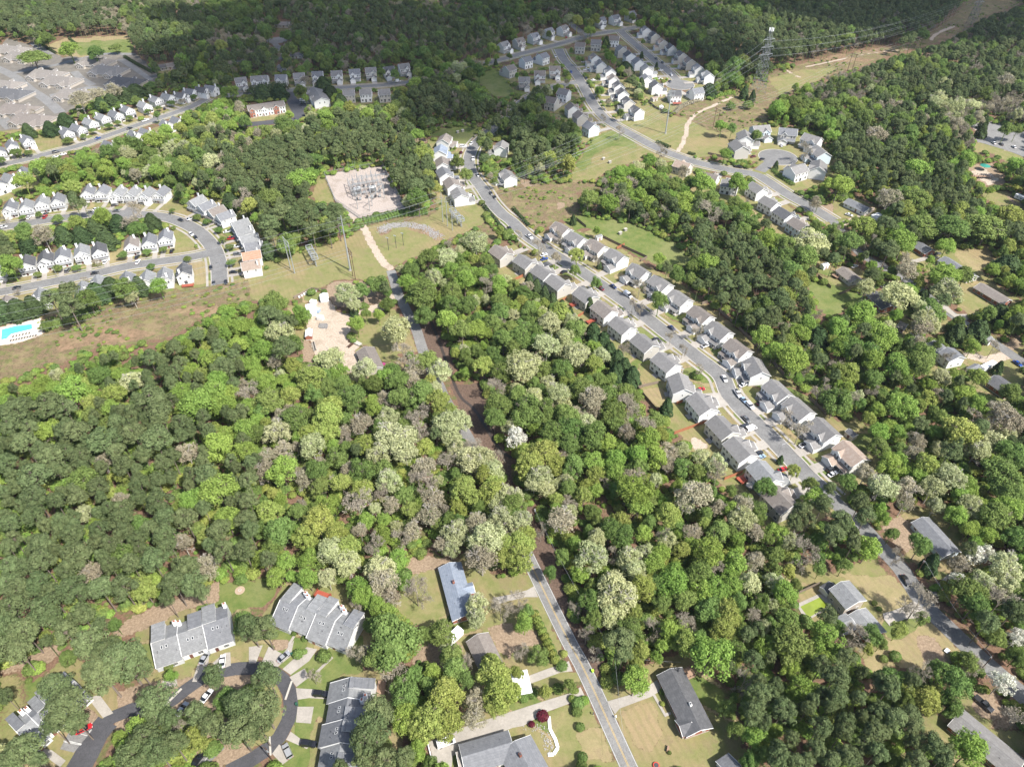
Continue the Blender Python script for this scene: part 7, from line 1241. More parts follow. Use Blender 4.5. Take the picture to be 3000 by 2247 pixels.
man(1,1,[(1065,790,85,'G',13),(915,850,70,'G',12),(780,870,110,'L',16),(840,960,60,'L',13),(870,1140,75,'B'),(1060,1060,50,'B'),(950,1060,42,'G'),(1140,970,60,'G'),(840,1015,40,'D'),(410,1070,75,'B'),(1200,1190,140,'L'),(1270,1410,90,'N'),(640,1450,125,'L'),(700,1560,80,'B'),(940,1530,110,'L'),(1430,880,150,'G'),(1450,1050,90,'G'),(1330,680,80,'G'),(1480,580,100,'G'),(1380,1500,110,'K'),(1480,1480,110,'G'),(1590,1530,110,'L'),(1650,570,90,'L'),(1900,430,110,'L',18),(1100,1600,80,'B'),(1340,1620,90,'K'),(1800,760,100,'B'),(1700,860,90,'G'),(1690,990,100,'G'),(2000,600,60,'G'),(1950,740,80,'B'),(150,930,110,'G'),(100,1050,120,'P'),(200,1200,120,'L'),(240,1330,130,'P'),(60,1380,100,'B'),(320,1500,80,'Y'),(480,1610,130,'Y'),(100,500,70,'D'),(190,590,30,'S'),(90,655,20,'S'),(1095,1495,32,'O'),(250,440,90,'G'),(120,60,110,'G'),(220,170,120,'P'),(340,220,120,'P'),(450,200,110,'P'),(560,160,110,'P'),(680,150,100,'P'),(700,230,90,'P'),(110,260,110,'P'),(620,290,90,'P'),(480,310,90,'P'),(1320,80,60,'L'),(1400,60,100,'G'),(1950,95,28,'S'),(2190,350,36,'S')])
man(1,0,[(810,930,60,'Y'),(590,1020,80,'B'),(640,1100,70,'B'),(240,1060,90,'G'),(550,1200,60,'Y'),(370,1560,110,'B'),(480,1500,60,'B'),(430,1130,60,'L'),(830,1100,40,'L'),(1160,960,70,'Y'),(970,1000,70,'B'),(1450,1330,90,'Y'),(1480,1530,70,'Y'),(1380,1600,110,'P'),(1550,1620,60,'Y'),(1380,720,60,'B'),(380,790,60,'G'),(440,720,60,'N'),(580,720,80,'D'),(640,800,80,'D'),(200,790,80,'D'),(60,790,80,'D'),(730,870,70,'D'),(1740,1390,60,'G'),(1810,1510,60,'G'),(1770,1320,16,'R'),(1720,1280,14,'Y'),(1080,630,40,'G'),(1200,640,40,'G'),(920,570,30,'N'),(2070,545,20,'D'),(1910,580,40,'N'),(2190,490,25,'G'),(1850,640,60,'G')])
man(3,0,[(930,1170,110,'K'),(330,770,50,'B'),(240,750,30,'B'),(610,1600,110,'B'),(320,1320,60,'N'),(1120,580,60,'Y'),(900,780,60,'L'),(1530,720,60,'L'),(2050,700,90,'K'),(1270,1460,110,'B'),(1130,1480,80,'D'),(700,1330,60,'G'),(1710,1390,90,'B'),(2120,1430,80,'B'),(2060,1120,60,'G'),(2150,1130,50,'G'),(70,1430,25,'D'),(1850,1130,50,'D'),(1870,1055,40,'D')])
man(3,1,[(380,420,170,'L'),(330,560,120,'G'),(170,470,90,'G'),(820,300,120,'Y'),(700,440,110,'G'),(1050,480,120,'P'),(1020,270,110,'P'),(1170,430,120,'B'),(1110,130,80,'D'),(1040,60,110,'K'),(1280,70,110,'G'),(1330,270,150,'G'),(1600,300,160,'G'),(1900,310,170,'G'),(2080,200,110,'Y'),(1130,900,160,'L'),(1200,680,110,'K'),(1520,720,140,'B'),(1700,720,90,'G'),(1550,850,140,'L'),(1360,1110,120,'L'),(1330,930,80,'D'),(820,1070,150,'B'),(1000,1260,130,'B'),(1330,1180,100,'K'),(2000,1060,110,'D'),(2080,630,130,'D'),(1820,1190,105,'D'),(1630,1220,80,'D'),(100,900,130,'P'),(50,1050,110,'P'),(200,700,100,'G'),(340,1130,80,'B'),(620,1180,100,'B'),(640,1350,110,'B'),(230,1450,130,'B'),(430,1260,120,'D'),(700,1350,110,'G'),(900,1450,110,'B'),(700,1560,100,'Y'),(1320,1400,120,'G'),(1100,1500,120,'B'),(1500,1600,80,'L'),(1800,1600,90,'Y'),(1990,1520,45,'D'),(1940,1350,60,'N'),(2170,1100,80,'P'),(440,80,50,'G'),(890,640,45,'B'),(1400,590,40,'B'),(1540,1440,50,'N')])

# ------------------------------------------------------------------ where trees may stand: keep the open ground, streets and houses in view
SC = .25; MW_, MH_ = int(3000*SC)+200, int(2247*SC)+200; OX, OY = 100, 100
gx, gy = np.meshgrid(np.arange(MW_)-OX+.5, np.arange(MH_)-OY+.5)
def fill(pts):
    pts = np.array(pts)*SC; x0, y0 = np.floor(pts.min(0)).astype(int)-1; x1, y1 = np.ceil(pts.max(0)).astype(int)+2
    x0, x1 = max(x0, -OX), min(x1, MW_-OX); y0, y1 = max(y0, -OY), min(y1, MH_-OY); M = np.zeros((MH_, MW_), bool)
    if x1 <= x0 or y1 <= y0: return M
    X = gx[y0+OY:y1+OY, x0+OX:x1+OX]; Y = gy[y0+OY:y1+OY, x0+OX:x1+OX]; ins = np.zeros(X.shape, bool); n = len(pts)
    for i in range(n):
        ax, ay = pts[i]; bx, by = pts[(i+1) % n]
        if ay == by: continue
        ins ^= ((ay > Y) != (by > Y)) & (X < (bx-ax)*(Y-ay)/(by-ay)+ax)
    M[y0+OY:y1+OY, x0+OX:x1+OX] = ins; return M
CLEAR = np.zeros((MH_, MW_), bool); COVER = {}
for cov, cl, pl in AREAS:
    M = fill(pl)
    if cl: CLEAR |= M
def img(pts3): X, Y = proj([p[0] for p in pts3], [p[1] for p in pts3], [p[2] if len(p) > 2 else 0 for p in pts3]); return list(zip(X, Y))
HID = {'country', 'top park', 'top park b', 'top park c', 'villa', 'right'}
for n_, pts, w_, wk, s in SM:
    if n_ in ('right', 'top park', 'top park b', 'top park c'): continue
    e = w_/2+(2.5 if wk else .5)
    for i in range(0, len(pts)-1):
        if n_ == 'country' and 155 < pts[i].y < 262: continue
        if n_ == 'main' and pts[i].y > 520: continue
        if n_ == 'A' and -140 < pts[i].x < -20 and pts[i].y > 560: continue
        if n_ == 'main' and 150 < pts[i].y < 205: continue
        a, b = pts[i], pts[i+1]; d = (b-a); 
        if d.length < .01: continue
        d.normalize(); nn = Vector((d.y,-d.x,0)); CLEAR |= fill(img([a-nn*e-d, a+nn*e-d, b+nn*e+d, b-nn*e+d]))
for cc, r_, s in CULS: CLEAR |= fill(img([(cc.x+(r_+2)*math.cos(t), cc.y+(r_+2)*math.sin(t), 0) for t in np.linspace(0, 6.28, 16)]))
HM = np.array([(h[0].x, h[0].y, h[1], h[2], h[3]) for h in HOUSES])
for cc, hl, hd, rz, hh in HOUSES:
    u = Vector((math.cos(rz), math.sin(rz), 0)); v = Vector((-u.y, u.x, 0))
    for z in (0, hh*.6, hh): CLEAR |= fill(img([tuple(cc+u*hl*.9*a+v*hd*.85*b)[:2]+(z,) for a, b in ((-1,-1),(1,-1),(1,1),(-1,1))]))
for cc, k_, col, hd in CARS: CLEAR |= fill(img([(cc.x+a*2.6, cc.y+b*2.6, 0) for a, b in ((-1,-1),(1,-1),(1,1),(-1,1))]))
def look(X, Y):
    ix = (np.asarray(X)*SC).astype(int)+OX; iy = (np.asarray(Y)*SC).astype(int)+OY; ok = (ix >= 0) & (ix < MW_) & (iy >= 0) & (iy < MH_)
    r_ = np.zeros(ix.shape, bool); r_[ok] = CLEAR[iy[ok], ix[ok]]; return r_
# forest character by area of the wood: weights over P G B Y L K N D
def dp(*L_): return [(x*3000/2212, y*2247/1657) for x, y in L_]
ZONES = [(fill(dp(*pl)), w_) for pl, w_ in (
 ([(0,820),(230,760),(430,830),(520,1000),(600,1150),(560,1300),(420,1280),(250,1380),(0,1657)], dict(P=.85,B=.08,G=.06,K=.01)),
 ([(0,820),(100,770),(350,720),(640,660),(640,800),(560,900),(300,880)], dict(P=.34,G=.24,B=.32,Y=.06,K=.02,L=.02)),
 ([(420,830),(640,800),(700,1000),(620,1150),(480,1020)], dict(P=.2,G=.3,B=.38,Y=.06,K=.03,L=.03)),
 ([(560,760),(900,770),(960,1000),(1150,1200),(850,1300),(600,1260),(560,1000)], dict(G=.27,B=.18,Y=.14,L=.14,K=.14,N=.13)),
 ([(860,560),(1000,480),(1180,640),(1350,720),(1450,900),(1300,900),(1100,1150),(950,900)], dict(G=.26,B=.24,Y=.13,L=.17,K=.12,N=.08)),
 ([(1100,850),(1450,900),(1650,1100),(1700,1250),(1550,1440),(1250,1440),(1150,1200)], dict(G=.34,B=.34,Y=.15,L=.07,K=.06,N=.04)),
 ([(1600,1350),(1900,1400),(2212,1657),(1500,1657)], dict(P=.75,G=.12,B=.13)),
 ([(170,320),(500,240),(880,240),(760,330),(600,430),(450,430),(250,400)], dict(P=.2,G=.28,B=.22,Y=.1,L=.1,K=.1)),
 ([(480,340),(760,240),(960,330),(950,430),(880,420),(700,350),(740,470),(560,540)], dict(P=.85,G=.1,Y=.05)),
 ([(880,180),(1260,220),(1300,300),(1100,360),(1050,250),(900,290)], dict(P=.65,G=.25,N=.1)),
 ([(1240,380),(1560,340),(1700,520),(1620,640),(1500,580),(1300,450)], dict(P=.28,G=.3,B=.3,N=.12)),
 ([(1500,560),(1700,520),(1900,800),(2150,900),(1950,960),(1700,780)], dict(P=.2,G=.3,B=.32,Y=.06,K=.05,N=.07)),
 ([(1700,300),(2100,200),(2212,350),(2212,560),(1900,500),(1750,400)], dict(P=.32,G=.32,B=.24,Y=.12)),
 ([(1760,170),(2000,170),(2212,200),(2212,270),(1900,260)], dict(P=.35,G=.2,B=.2,L=.15,K=.1)),
 ([(2000,190),(2212,160),(2212,350),(2080,300)], dict(K=.5,L=.2,N=.2,G=.1)),
 ([(1250,0),(2212,0),(2212,200),(1700,220),(1560,60)], dict(P=.7,G=.22,N=.08)),
 ([(0,0),(420,0),(480,70),(350,120),(0,60)], dict(P=.65,G=.25,K=.1)),
 ([(400,0),(1250,0),(1200,60),(900,130),(520,140)], dict(P=.3,G=.42,K=.14,N=.14)),
 ([(560,560),(640,620),(620,760),(500,700)], dict(P=.4,G=.3,B=.3)),
)]
DEF = dict(P=.2,G=.32,B=.28,Y=.08,L=.06,K=.04,N=.02)
KS = 'PGBYLKND'
rng = np.random.default_rng(5)
TX = [t['x'] for t in TREES]; TY_ = [t['y'] for t in TREES]; TR = [t['R'] for t in TREES]
cell = {}
def put(x, y, r_): cell.setdefault((int(x//8), int(y//8)), []).append((x, y, r_))
for t in TREES: put(t['x'], t['y'], t['R'])
def crowded(x, y, r_, f=.6):
    cx, cy = int(x//8), int(y//8)
    for i in range(cx-2, cx+3):
        for j in range(cy-2, cy+3):
            for a, b, c in cell.get((i, j), ()):
                if (a-x)**2+(b-y)**2 < (f*(c+r_))**2: return True
    return False
NC = 110000; cyy = -10+np.sqrt(rng.random(NC))*1180; cxx = (rng.random(NC)*2-1)*(np.maximum(cyy, 0)*.74+135); rr = rng.random((NC, 4))
ord_ = np.argsort(cyy); 
X0, Y0 = proj(cxx, cyy, np.full(NC, 12.)); zi = (X0*SC).astype(int)+OX; zj = (Y0*SC).astype(int)+OY
okz = (zi >= 0) & (zi < MW_) & (zj >= 0) & (zj < MH_)
W8 = np.tile(np.array([DEF.get(k, 0) for k in KS]), (NC, 1))
for M, w_ in ZONES:
    sel = np.zeros(NC, bool); sel[okz] = M[zj[okz], zi[okz]]; W8[sel] = [w_.get(k, 0) for k in KS]
# patches of like kinds
ph = np.sin(cxx*.031+1.3)*np.cos(cyy*.027-.4)+np.sin(cxx*.013-cyy*.019)
W8[:, 0] *= np.exp(.9*ph); W8[:, 2] *= np.exp(-.6*ph)
for k_ in range(8): W8[:, k_] *= np.exp(1.3*np.sin(cxx*(.019+.004*k_)+k_*1.9)*np.sin(cyy*(.023-.002*k_)+k_*2.7)+.8*np.sin(cxx*.057+cyy*.041+k_*2.2))
W8[:, 4:6] *= .75; W8 /= W8.sum(1)[:, None]; kk = (W8.cumsum(1) < rr[:, :1]).sum(1).clip(0, 7)
Rk = {'P': (2.1,2.4), 'G': (2.0,4.4), 'B': (1.9,4.0), 'Y': (2.4,4.2), 'L': (2.6,4.0), 'K': (2.2,3.0), 'N': (2.6,2.2), 'D': (2,1)}
Rc = np.array([Rk[KS[k]][0]+Rk[KS[k]][1]*r_**1.4 for k, r_ in zip(kk, rr[:, 1])])
Hc = np.array([hgt(KS[k], R_)*(.85+.25*q) for k, R_, q in zip(kk, Rc, rr[:, 2])])
bad = np.zeros(NC, bool)
for fz, fx in ((1.0,0),(.95,.4),(.95,-.4),(.75,.75),(.75,-.75),(.6,0),(0.0,0)):
    a, b = proj(cxx+fx*Rc, cyy, Hc*fz); bad |= look(a, b)
# never inside a house, on a street
for i in range(len(HM)):
    x, y, hl, hd, rz = HM[i]; dx, dy = cxx-x, cyy-y; u = dx*math.cos(rz)+dy*math.sin(rz); v = -dx*math.sin(rz)+dy*math.cos(rz); bad |= (abs(u) < hl+2.0) & (abs(v) < hd+2.0)
for n_, pts, w_, wk, s in SM:
    for p in pts[::2]: bad |= (cxx-p.x)**2+(cyy-p.y)**2 < (w_/2+1.8)**2
cand = [i for i in ord_ if not bad[i]]; rs = random.Random(3); rs.shuffle(cand)
for i in cand:
    x, y, R_ = cxx[i], cyy[i], Rc[i]
    if crowded(x, y, R_): continue
    put(x, y, R_); TREES.append(dict(k=KS[kk[i]], col=KS[kk[i]], x=x, y=y, R=R_, H=Hc[i], man=False))
print('trees', len(TREES), 'by hand', sum(t['man'] for t in TREES))
# understorey bushes fill gaps in the wood
US = []
NU = 60000; uy = 20+rng.random(NU)**.75*680; ux = (rng.random(NU)*2-1)*(uy*.72+100); ur = .8+1.9*rng.random(NU)**2
a, b = proj(ux, uy, np.full(NU, 1.5)); ub = look(a, b)
for i in range(len(HM)):
    x, y, hl, hd, rz = HM[i]; dx, dy = ux-x, uy-y; u = dx*math.cos(rz)+dy*math.sin(rz); v = -dx*math.sin(rz)+dy*math.cos(rz); ub |= (abs(u) < hl+1) & (abs(v) < hd+1); near_ = (abs(u) < hl+(7 if y < 210 else 3)) & (abs(v) < hd+10); ub |= near_
for n_, pts, w_, wk, s in SM:
    for p in pts[::2]: ub |= (ux-p.x)**2+(uy-p.y)**2 < (w_/2+(5 if n_ == 'J' else 2))**2
# low scrub on the rough cuttings
SCR = np.zeros((MH_, MW_), bool)
for cov, cl, pl in AREAS:
    if cov == 'scrub': SCR |= fill(pl)
for cov, cl, pl in AREAS:
    if cov in ('mown', 'lush', 'clay', 'gravel'): SCR &= ~fill(pl)
ns = 30000; sy = 200+rng.random(ns)*900; sx = (rng.random(ns)*2-1)*(sy*.72+60); a, b = proj(sx, sy, np.zeros(ns)); ii = (a*SC).astype(int)+OX; jj = (b*SC).astype(int)+OY
ok = (ii >= 0) & (ii < MW_) & (jj >= 0) & (jj < MH_); insc = np.zeros(ns, bool); insc[ok] = SCR[jj[ok], ii[ok]]
for p in SM[1][1][::2]+SM[2][1][::2]: insc &= (sx-p.x)**2+(sy-p.y)**2 > 49
dens = (np.sin(sx*.11)+np.sin(sy*.13+sx*.05)+rng.random(ns)*2.2) > 1.7
# ------------------------------------------------------------------ place them: the 300 largest in view of each kind as things, the rest as one mass
KN = {'P': ('pine_tree', 'pine tree', 'tall pines'), 'G': ('broadleaf_tree', 'tree', 'leafy trees'), 'B': ('broadleaf_tree', 'tree', 'leafy trees'), 'Y': ('broadleaf_tree', 'tree', 'leafy trees'), 'L': ('budding_tree', 'tree', 'pale budding trees'), 'K': ('budding_tree', 'tree', 'pale budding trees'), 'N': ('bare_tree', 'tree', 'bare trees'), 'D': ('evergreen_tree', 'evergreen', 'dark evergreens'), 'S': ('shrub', 'shrub', 'garden shrubs'), 'W': ('dogwood_tree', 'tree', None), 'R': ('maple_tree', 'tree', None), 'O': ('redbud_tree', 'tree', None)}
LOOKS = {'P': 'dark olive pine', 'G': 'mid green leafy tree', 'B': 'bright spring green tree', 'Y': 'yellow-green oak', 'L': 'pale cream-green budding tree', 'K': 'pinkish tan budding tree', 'N': 'leafless grey tree', 'D': 'dark evergreen', 'W': 'white flowering dogwood', 'R': 'purple-leaved maple', 'O': 'magenta redbud', 'S': 'shrub'}
for t in TREES:
    X, Y = proj(t['x'], t['y'], t['H']*.7); t['in'] = (-40 < X < 3040) and (-40 < Y < 2290); t['px'] = t['R']/math.sqrt(t['x']**2+t['y']**2+200**2)*(1 if t['in'] else .001)
    t['ix'] = float(X); t['iy'] = float(Y)
things, mass = [], []
for nm in sorted({KN[t['k']][0] for t in TREES}):
    L_ = sorted([t for t in TREES if KN[t['k']][0] == nm], key=lambda t: (-t['man']*0 - t['px'])); lim = 300
    vis = [t for t in L_ if t['in']]; things += vis[:lim]; mass += vis[lim:]+[t for t in L_ if not t['in']]
TT = []
for t in things:
    v = rng.integers(len(TPL[t['k']])); cr, tk, H0, R0, fr = TPL[t['k']][v]; nm, cat, gr = KN[t['k']]
    if t['k'] == 'S': cr = shrub_mesh(t['col'] if t['col'] in 'GBYLR' else 'G', v)
    o = empty(nm, (t['x'], t['y'], 0), rng.random()*6.283); sx_, sz_ = t['R']/R0, t['H']/H0; o.scale = (sx_, sx_, sz_)
    tag(o, 'x', cat, gr); link('trunk', tk, o); link('crown', cr, o)
    sz = 'small ' if t['R'] < 2.4 else 'large ' if t['R'] > 5 else ''
    lk = LOOKS[t['k']] if t['k'] != 'S' else {'G': 'round green shrub', 'B': 'bright green shrub', 'Y': 'yellow-green shrub', 'L': 'pale shrub', 'R': 'purple shrub', 'S': 'round green shrub'}[t['col']]
    TT.append((o, Vector((t['x'], t['y'], 0)), sz+lk))
label_all(TT, None, None)
# the mass: points carrying kind, size and turn, with the same tree meshes set on them
tc = bpy.data.collections.new('tree_kinds'); idx = {}
order = []
for k in KS+'S':
    for v in range(len(TPL[k])):
        cr, tk, H0, R0, fr = TPL[k][v]
        me = cr.copy(); bmx = bmesh.new(); bmx.from_mesh(cr); nf = len(bmx.faces); bmx.from_mesh(tk)
        for i, f in enumerate(bmx.faces): f.material_index = 0 if i < nf else 1
        bmx.to_mesh(me); bmx.free(); me.materials.clear(); me.materials.append(cr.materials[0]); me.materials.append(tk.materials[0])
        o = bpy.data.objects.new('kind_%02d' % len(order), me); tc.objects.link(o); idx[(k, v)] = len(order); order.append((H0, R0))
def gn_forest(name, label, cat, rows):
    """rows: (x, y, index, scale xy, scale z, turn)"""
    A = np.array(rows, dtype=np.float32); me = bpy.data.meshes.new(name); me.vertices.add(len(A)); co = np.zeros((len(A), 3), np.float32); co[:, :2] = A[:, :2]; me.vertices.foreach_set('co', co.ravel())
    at = me.attributes.new('idx', 'INT', 'POINT'); at.data.foreach_set('value', A[:, 2].astype(np.int32))
    at = me.attributes.new('scl', 'FLOAT_VECTOR', 'POINT'); at.data.foreach_set('vector', np.stack([A[:, 3], A[:, 3], A[:, 4]], 1).ravel())
    at = me.attributes.new('rot', 'FLOAT_VECTOR', 'POINT'); at.data.foreach_set('vector', np.stack([A[:, 5]*0, A[:, 5]*0, A[:, 5]], 1).ravel())
    o = link(name, me); tag(o, label, cat, kind='stuff'); g = bpy.data.node_groups.new(name+'_nodes', 'GeometryNodeTree')
    g.interface.new_socket('Geometry', in_out='INPUT', socket_type='NodeSocketGeometry'); g.interface.new_socket('Geometry', in_out='OUTPUT', socket_type='NodeSocketGeometry')
    a = g.nodes.new('NodeGroupInput'); z = g.nodes.new('NodeGroupOutput'); ip = g.nodes.new('GeometryNodeInstanceOnPoints'); ci = g.nodes.new('GeometryNodeCollectionInfo'); ci.inputs[0].default_value = tc; ci.inputs[1].default_value = True; ci.inputs[2].default_value = True
    def attr(n_, t): x = g.nodes.new('GeometryNodeInputNamedAttribute'); x.data_type = t; x.inputs[0].default_value = n_; return x.outputs[0]
    ip.inputs['Pick Instance'].default_value = True
    g.links.new(a.outputs[0], ip.inputs['Points']); g.links.new(ci.outputs[0], ip.inputs['Instance']); g.links.new(attr('idx', 'INT'), ip.inputs['Instance Index'])
    g.links.new(attr('rot', 'FLOAT_VECTOR'), ip.inputs['Rotation']); g.links.new(attr('scl', 'FLOAT_VECTOR'), ip.inputs['Scale']); g.links.new(ip.outputs[0], z.inputs[0])
    md = o.modifiers.new('instances', 'NODES'); md.node_group = g; return o
def row(k, x, y, R_, H, v=None):
    v = int(rng.integers(len(TPL[k]))) if v is None else v; i = idx[(k, v)]; H0, R0 = order[i]; return (x, y, i, R_/R0, H/H0, rng.random()*6.283)
gn_forest('forest', 'mass of mixed pine and spring-green woodland filling the distance and the gaps', 'forest', [row(t['k'], t['x'], t['y'], t['R'], t['H']) for t in mass if t['k'] in KS])
und = [row('S', ux[i], uy[i], ur[i], 1.1*ur[i]+.4) for i in range(NU) if not ub[i]]
gn_forest('undergrowth', 'low green bushes growing under the trees', 'undergrowth', und)
scb = [row('S', sx[i], sy[i], .5+.9*rng.random(), .5+.8*rng.random()) for i in range(ns) if insc[i] and dens[i]]
SC_ROWS = scb
if scb: gn_forest('scrub', 'low rough scrub dotted over the power line cutting', 'scrub', scb)
print('things', len(things), 'mass', len(mass), 'under', len(und), 'scrub', len(scb))

# clipped hedges and shrub banks: one thing each
def hedge(label, c, r, pts, w_, h, col='D'):
    q = smooth([P(c, r, *p) for p in pts], .8) if len(pts) > 2 else [P(c, r, *pts[0]).lerp(P(c, r, *pts[1]), i/20) for i in range(21)]
    L_ = sum((b-a).length for a, b in zip(q, q[1:])); n_ = int(L_*(w_+2*h)*14); t = rng.random(n_)*(len(q)-1.001); i = t.astype(int); A_ = np.array([(p.x, p.y) for p in q]); B_ = A_[i]+(A_[i+1]-A_[i])*(t-i)[:, None]; D_ = A_[i+1]-A_[i]; D_ /= np.linalg.norm(D_, axis=1)[:, None]; Nn = np.stack([D_[:, 1], -D_[:, 0]], 1)
    ph = rng.random(n_)*math.pi; bump = 1+.2*np.sin(t*2.1)+.15*np.sin(t*5.3); ox = np.cos(ph)*w_/2*bump; oz = (.25+.75*np.sin(ph))*h*bump; X = np.stack([B_[:, 0]+Nn[:, 0]*ox, B_[:, 1]+Nn[:, 1]*ox, oz], 1); NN = np.stack([Nn[:, 0]*np.cos(ph), Nn[:, 1]*np.cos(ph), np.sin(ph)], 1)+rng.normal(size=(n_, 3))*.35
    V = cards(X, NN, .4); me = np_mesh('hedge', V, np.arange(len(V), dtype=np.int32).reshape(-1, 4), [LEAF[col]]); tag(link('hedge', me), label, 'hedge')
hedge('dark clipped hedge beside the collector road bend', 2,0,[(1250,1235),(1300,1255),(1360,1285)],2.6,1.8); hedge('short dark hedge near the small turning circle', 2,0,[(1520,1330),(1580,1345)],2.2,1.5)
hedge('long dark hedge along the left kerb above the first houses', 1,1,[(1965,125),(2040,220),(2150,350)],2.4,1.8); hedge('hedge between the scrub and the long street kerb', 2,1,[(10,150),(80,230),(150,305)],2.2,1.6)
hedge('big dark evergreen hedge above the brick and white townhouses', 1,0,[(-60,850),(60,800),(190,790),(270,800)],10,6); hedge('dark hedge round the upper edge of the villa lawn', 0,0,[(600,340),(640,375),(660,385)],2.5,1.8); hedge('dark hedge around the villa car park', 0,0,[(450,340),(380,385),(405,420),(490,470)],2.5,1.8); hedge('dark hedge beside the long villa car park', 0,0,[(1080,500),(1180,560),(1330,640)],3,2)
hedge('brown-green shrub bank along the upper edge of the curve lawn', 1,0,[(1470,1170),(1570,1105),(1750,1075),(1930,1100)],2,1.5,'K'); hedge('rough shrubs below the substation fence', 1,1,[(930,265),(1080,240),(1200,205),(1400,190),(1480,180)],7,2.6,'G'); hedge('brown shrub bank behind the far back gardens', 2,0,[(1400,990),(1460,930),(1560,890),(1680,850),(1800,810)],3.5,2,'K'); hedge('green shrub bank above the far dirt track', 2,0,[(1700,870),(1800,830),(1920,810)],4,2,'B')
hedge('row of shrubs below the corner houses of the turning circle', 3,0,[(40,1480),(120,1540),(220,1610)],3,1.8,'G'); hedge('dark foundation shrubs behind the lower left cutting', 0,1,[(380,1180),(520,1130),(700,1080),(850,1020)],9,2.4,'G')
# ------------------------------------------------------------------ the ground: one sheet to the horizon, cover painted as material weights
rows = [-60, 0, 30]+list(np.concatenate([np.arange(45, 200, .75), np.arange(200, 420, 1.1), np.arange(420, 720, 1.8), np.arange(720, 1200, 3.5)]))+[1300, 1500, 1900, 2400]
cols = [-2, -1.5, -1.2, -1.05]+list(np.linspace(-1, 1, 561))+[1.05, 1.2, 1.5, 2]
YY, UU = np.meshgrid(np.array(rows), np.array(cols), indexing='ij'); XX = UU*(np.abs(YY)*.72+75)
nr, nc = XX.shape; V = np.stack([XX.ravel(), YY.ravel(), np.zeros(nr*nc)], 1); i0 = (np.arange(nr-1)[:, None]*nc+np.arange(nc-1)[None]).ravel()
F = np.stack([i0, i0+1, i0+nc+1, i0+nc], 1)
# domain-warped lookup so no border is a straight line
wx = XX+.45*np.sin(YY*.9+np.sin(XX*.7)*2)*np.sin(XX*1.3)+.5*np.sin(XX*.31+YY*.23); wy = YY+.45*np.sin(XX*.8+np.sin(YY*1.1)*2)*np.sin(YY*1.2)+.5*np.cos(XX*.27-YY*.33)
GX, GY = proj(wx, wy, np.zeros_like(wx)); gi = (GX*SC).astype(int)+OX; gj = (GY*SC).astype(int)+OY; gok = (gi >= 0) & (gi < MW_) & (gj >= 0) & (gj < MH_) & (YY > 40)
KINDS = ['mown', 'lush', 'tan', 'clay', 'sand', 'gravel', 'scrub', 'litter', 'rough', 'paved']
WG = {k: np.zeros((nr, nc), np.float32) for k in KINDS}
# lawns round the houses
lot = np.zeros((nr, nc), bool)
for i in range(len(HM)):
    x, y, hl, hd, rz = HM[i]; b = (abs(XX-x) < 26) & (abs(YY-y) < 26); dx, dy = wx[b]-x, wy[b]-y; u = dx*math.cos(rz)+dy*math.sin(rz); v = -dx*math.sin(rz)+dy*math.cos(rz); lot[b] |= (abs(u) < hl+5) & (abs(v) < hd+9)
for n_, pts, w_, wk, s in SM:
    if wk:
        for p in pts[::2]: b = (wx-p.x)**2+(wy-p.y)**2 < (w_/2+5)**2; lot |= b
patch = np.sin(XX*.21+2*np.sin(YY*.13))+np.sin(YY*.27+XX*.09)
WG['mown'][lot & (patch <= .35)] = 1; WG['lush'][lot & (patch > .9)] = 1; WG['tan'][lot & (patch > .35) & (patch <= .9)] = 1
for cov, cl, pl in AREAS:
    M = fill(pl); sel = np.zeros((nr, nc), bool); sel[gok] = M[gj[gok], gi[gok]]
    c_ = {'lot': 'mown', 'rock': 'rough'}.get(cov, cov)
    if c_ == 'rough': WG['rough'][sel & (np.sin(XX*.09+2*np.sin(YY*.11))+np.sin(YY*.23) > -.2)] = 1.0; continue
    for k in KINDS: WG[k][sel] = 1.0 if k == c_ else 0.0
for pts, w_, cov in PATHS:
    q = smooth(pts, 1.5)
    for p in q:
        b = (XX-p.x)**2+(YY-p.y)**2 < (w_/2)**2
        for k in KINDS: WG[k][b] = 1.0 if k == ('sand' if cov == 'gravel' else 'clay') else 0.0
# yard surrounds and beds
for pts in (MBED := [P(1,1,760,1020)]): pass
gme = np_mesh('ground', V, F, [])
for k in KINDS:
    a = WG[k]; a[1:-1, 1:-1] = (a[1:-1, 1:-1]*2+a[:-2, 1:-1]+a[2:, 1:-1]+a[1:-1, :-2]+a[1:-1, 2:])/6
    at = gme.attributes.new(k, 'FLOAT', 'POINT'); at.data.foreach_set('value', a.ravel().astype(np.float32))
m, n = new_mat('ground'); g = N(n, 'NewGeometry'); p = g.outputs['Position']; b = N(n, 'BsdfPrincipled')
nA = noise(n, p, .035, 4, .6); nB = noise(n, p, .22, 5, .65); nC = noise(n, p, 1.3, 5, .7); nD = noise(n, p, 5.0, 3, .7)
def shade(c1, c2, f): return mixc(n, sm(n, f, .26, .74), c1, c2)
lit = shade((.12,.075,.05), (.2,.125,.085), nC); lit = mixc(n, mth(n, 'MULTIPLY', sm(n, nB, .5, .62), .6), lit, (.075,.12,.03))
col = lit
sxy = N(n, 'SeparateXYZ'); n.links.new(p, sxy.inputs[0]); mowl = mth(n, 'MULTIPLY', sm(n, mth(n, 'SINE', mth(n, 'ADD', mth(n, 'MULTIPLY', sxy.outputs[0], 2.4), mth(n, 'ADD', mth(n, 'MULTIPLY', sxy.outputs[1], 1.0), mth(n, 'MULTIPLY', nB, 5.0)))), -.2, .9), sm(n, nA, .35, .6))
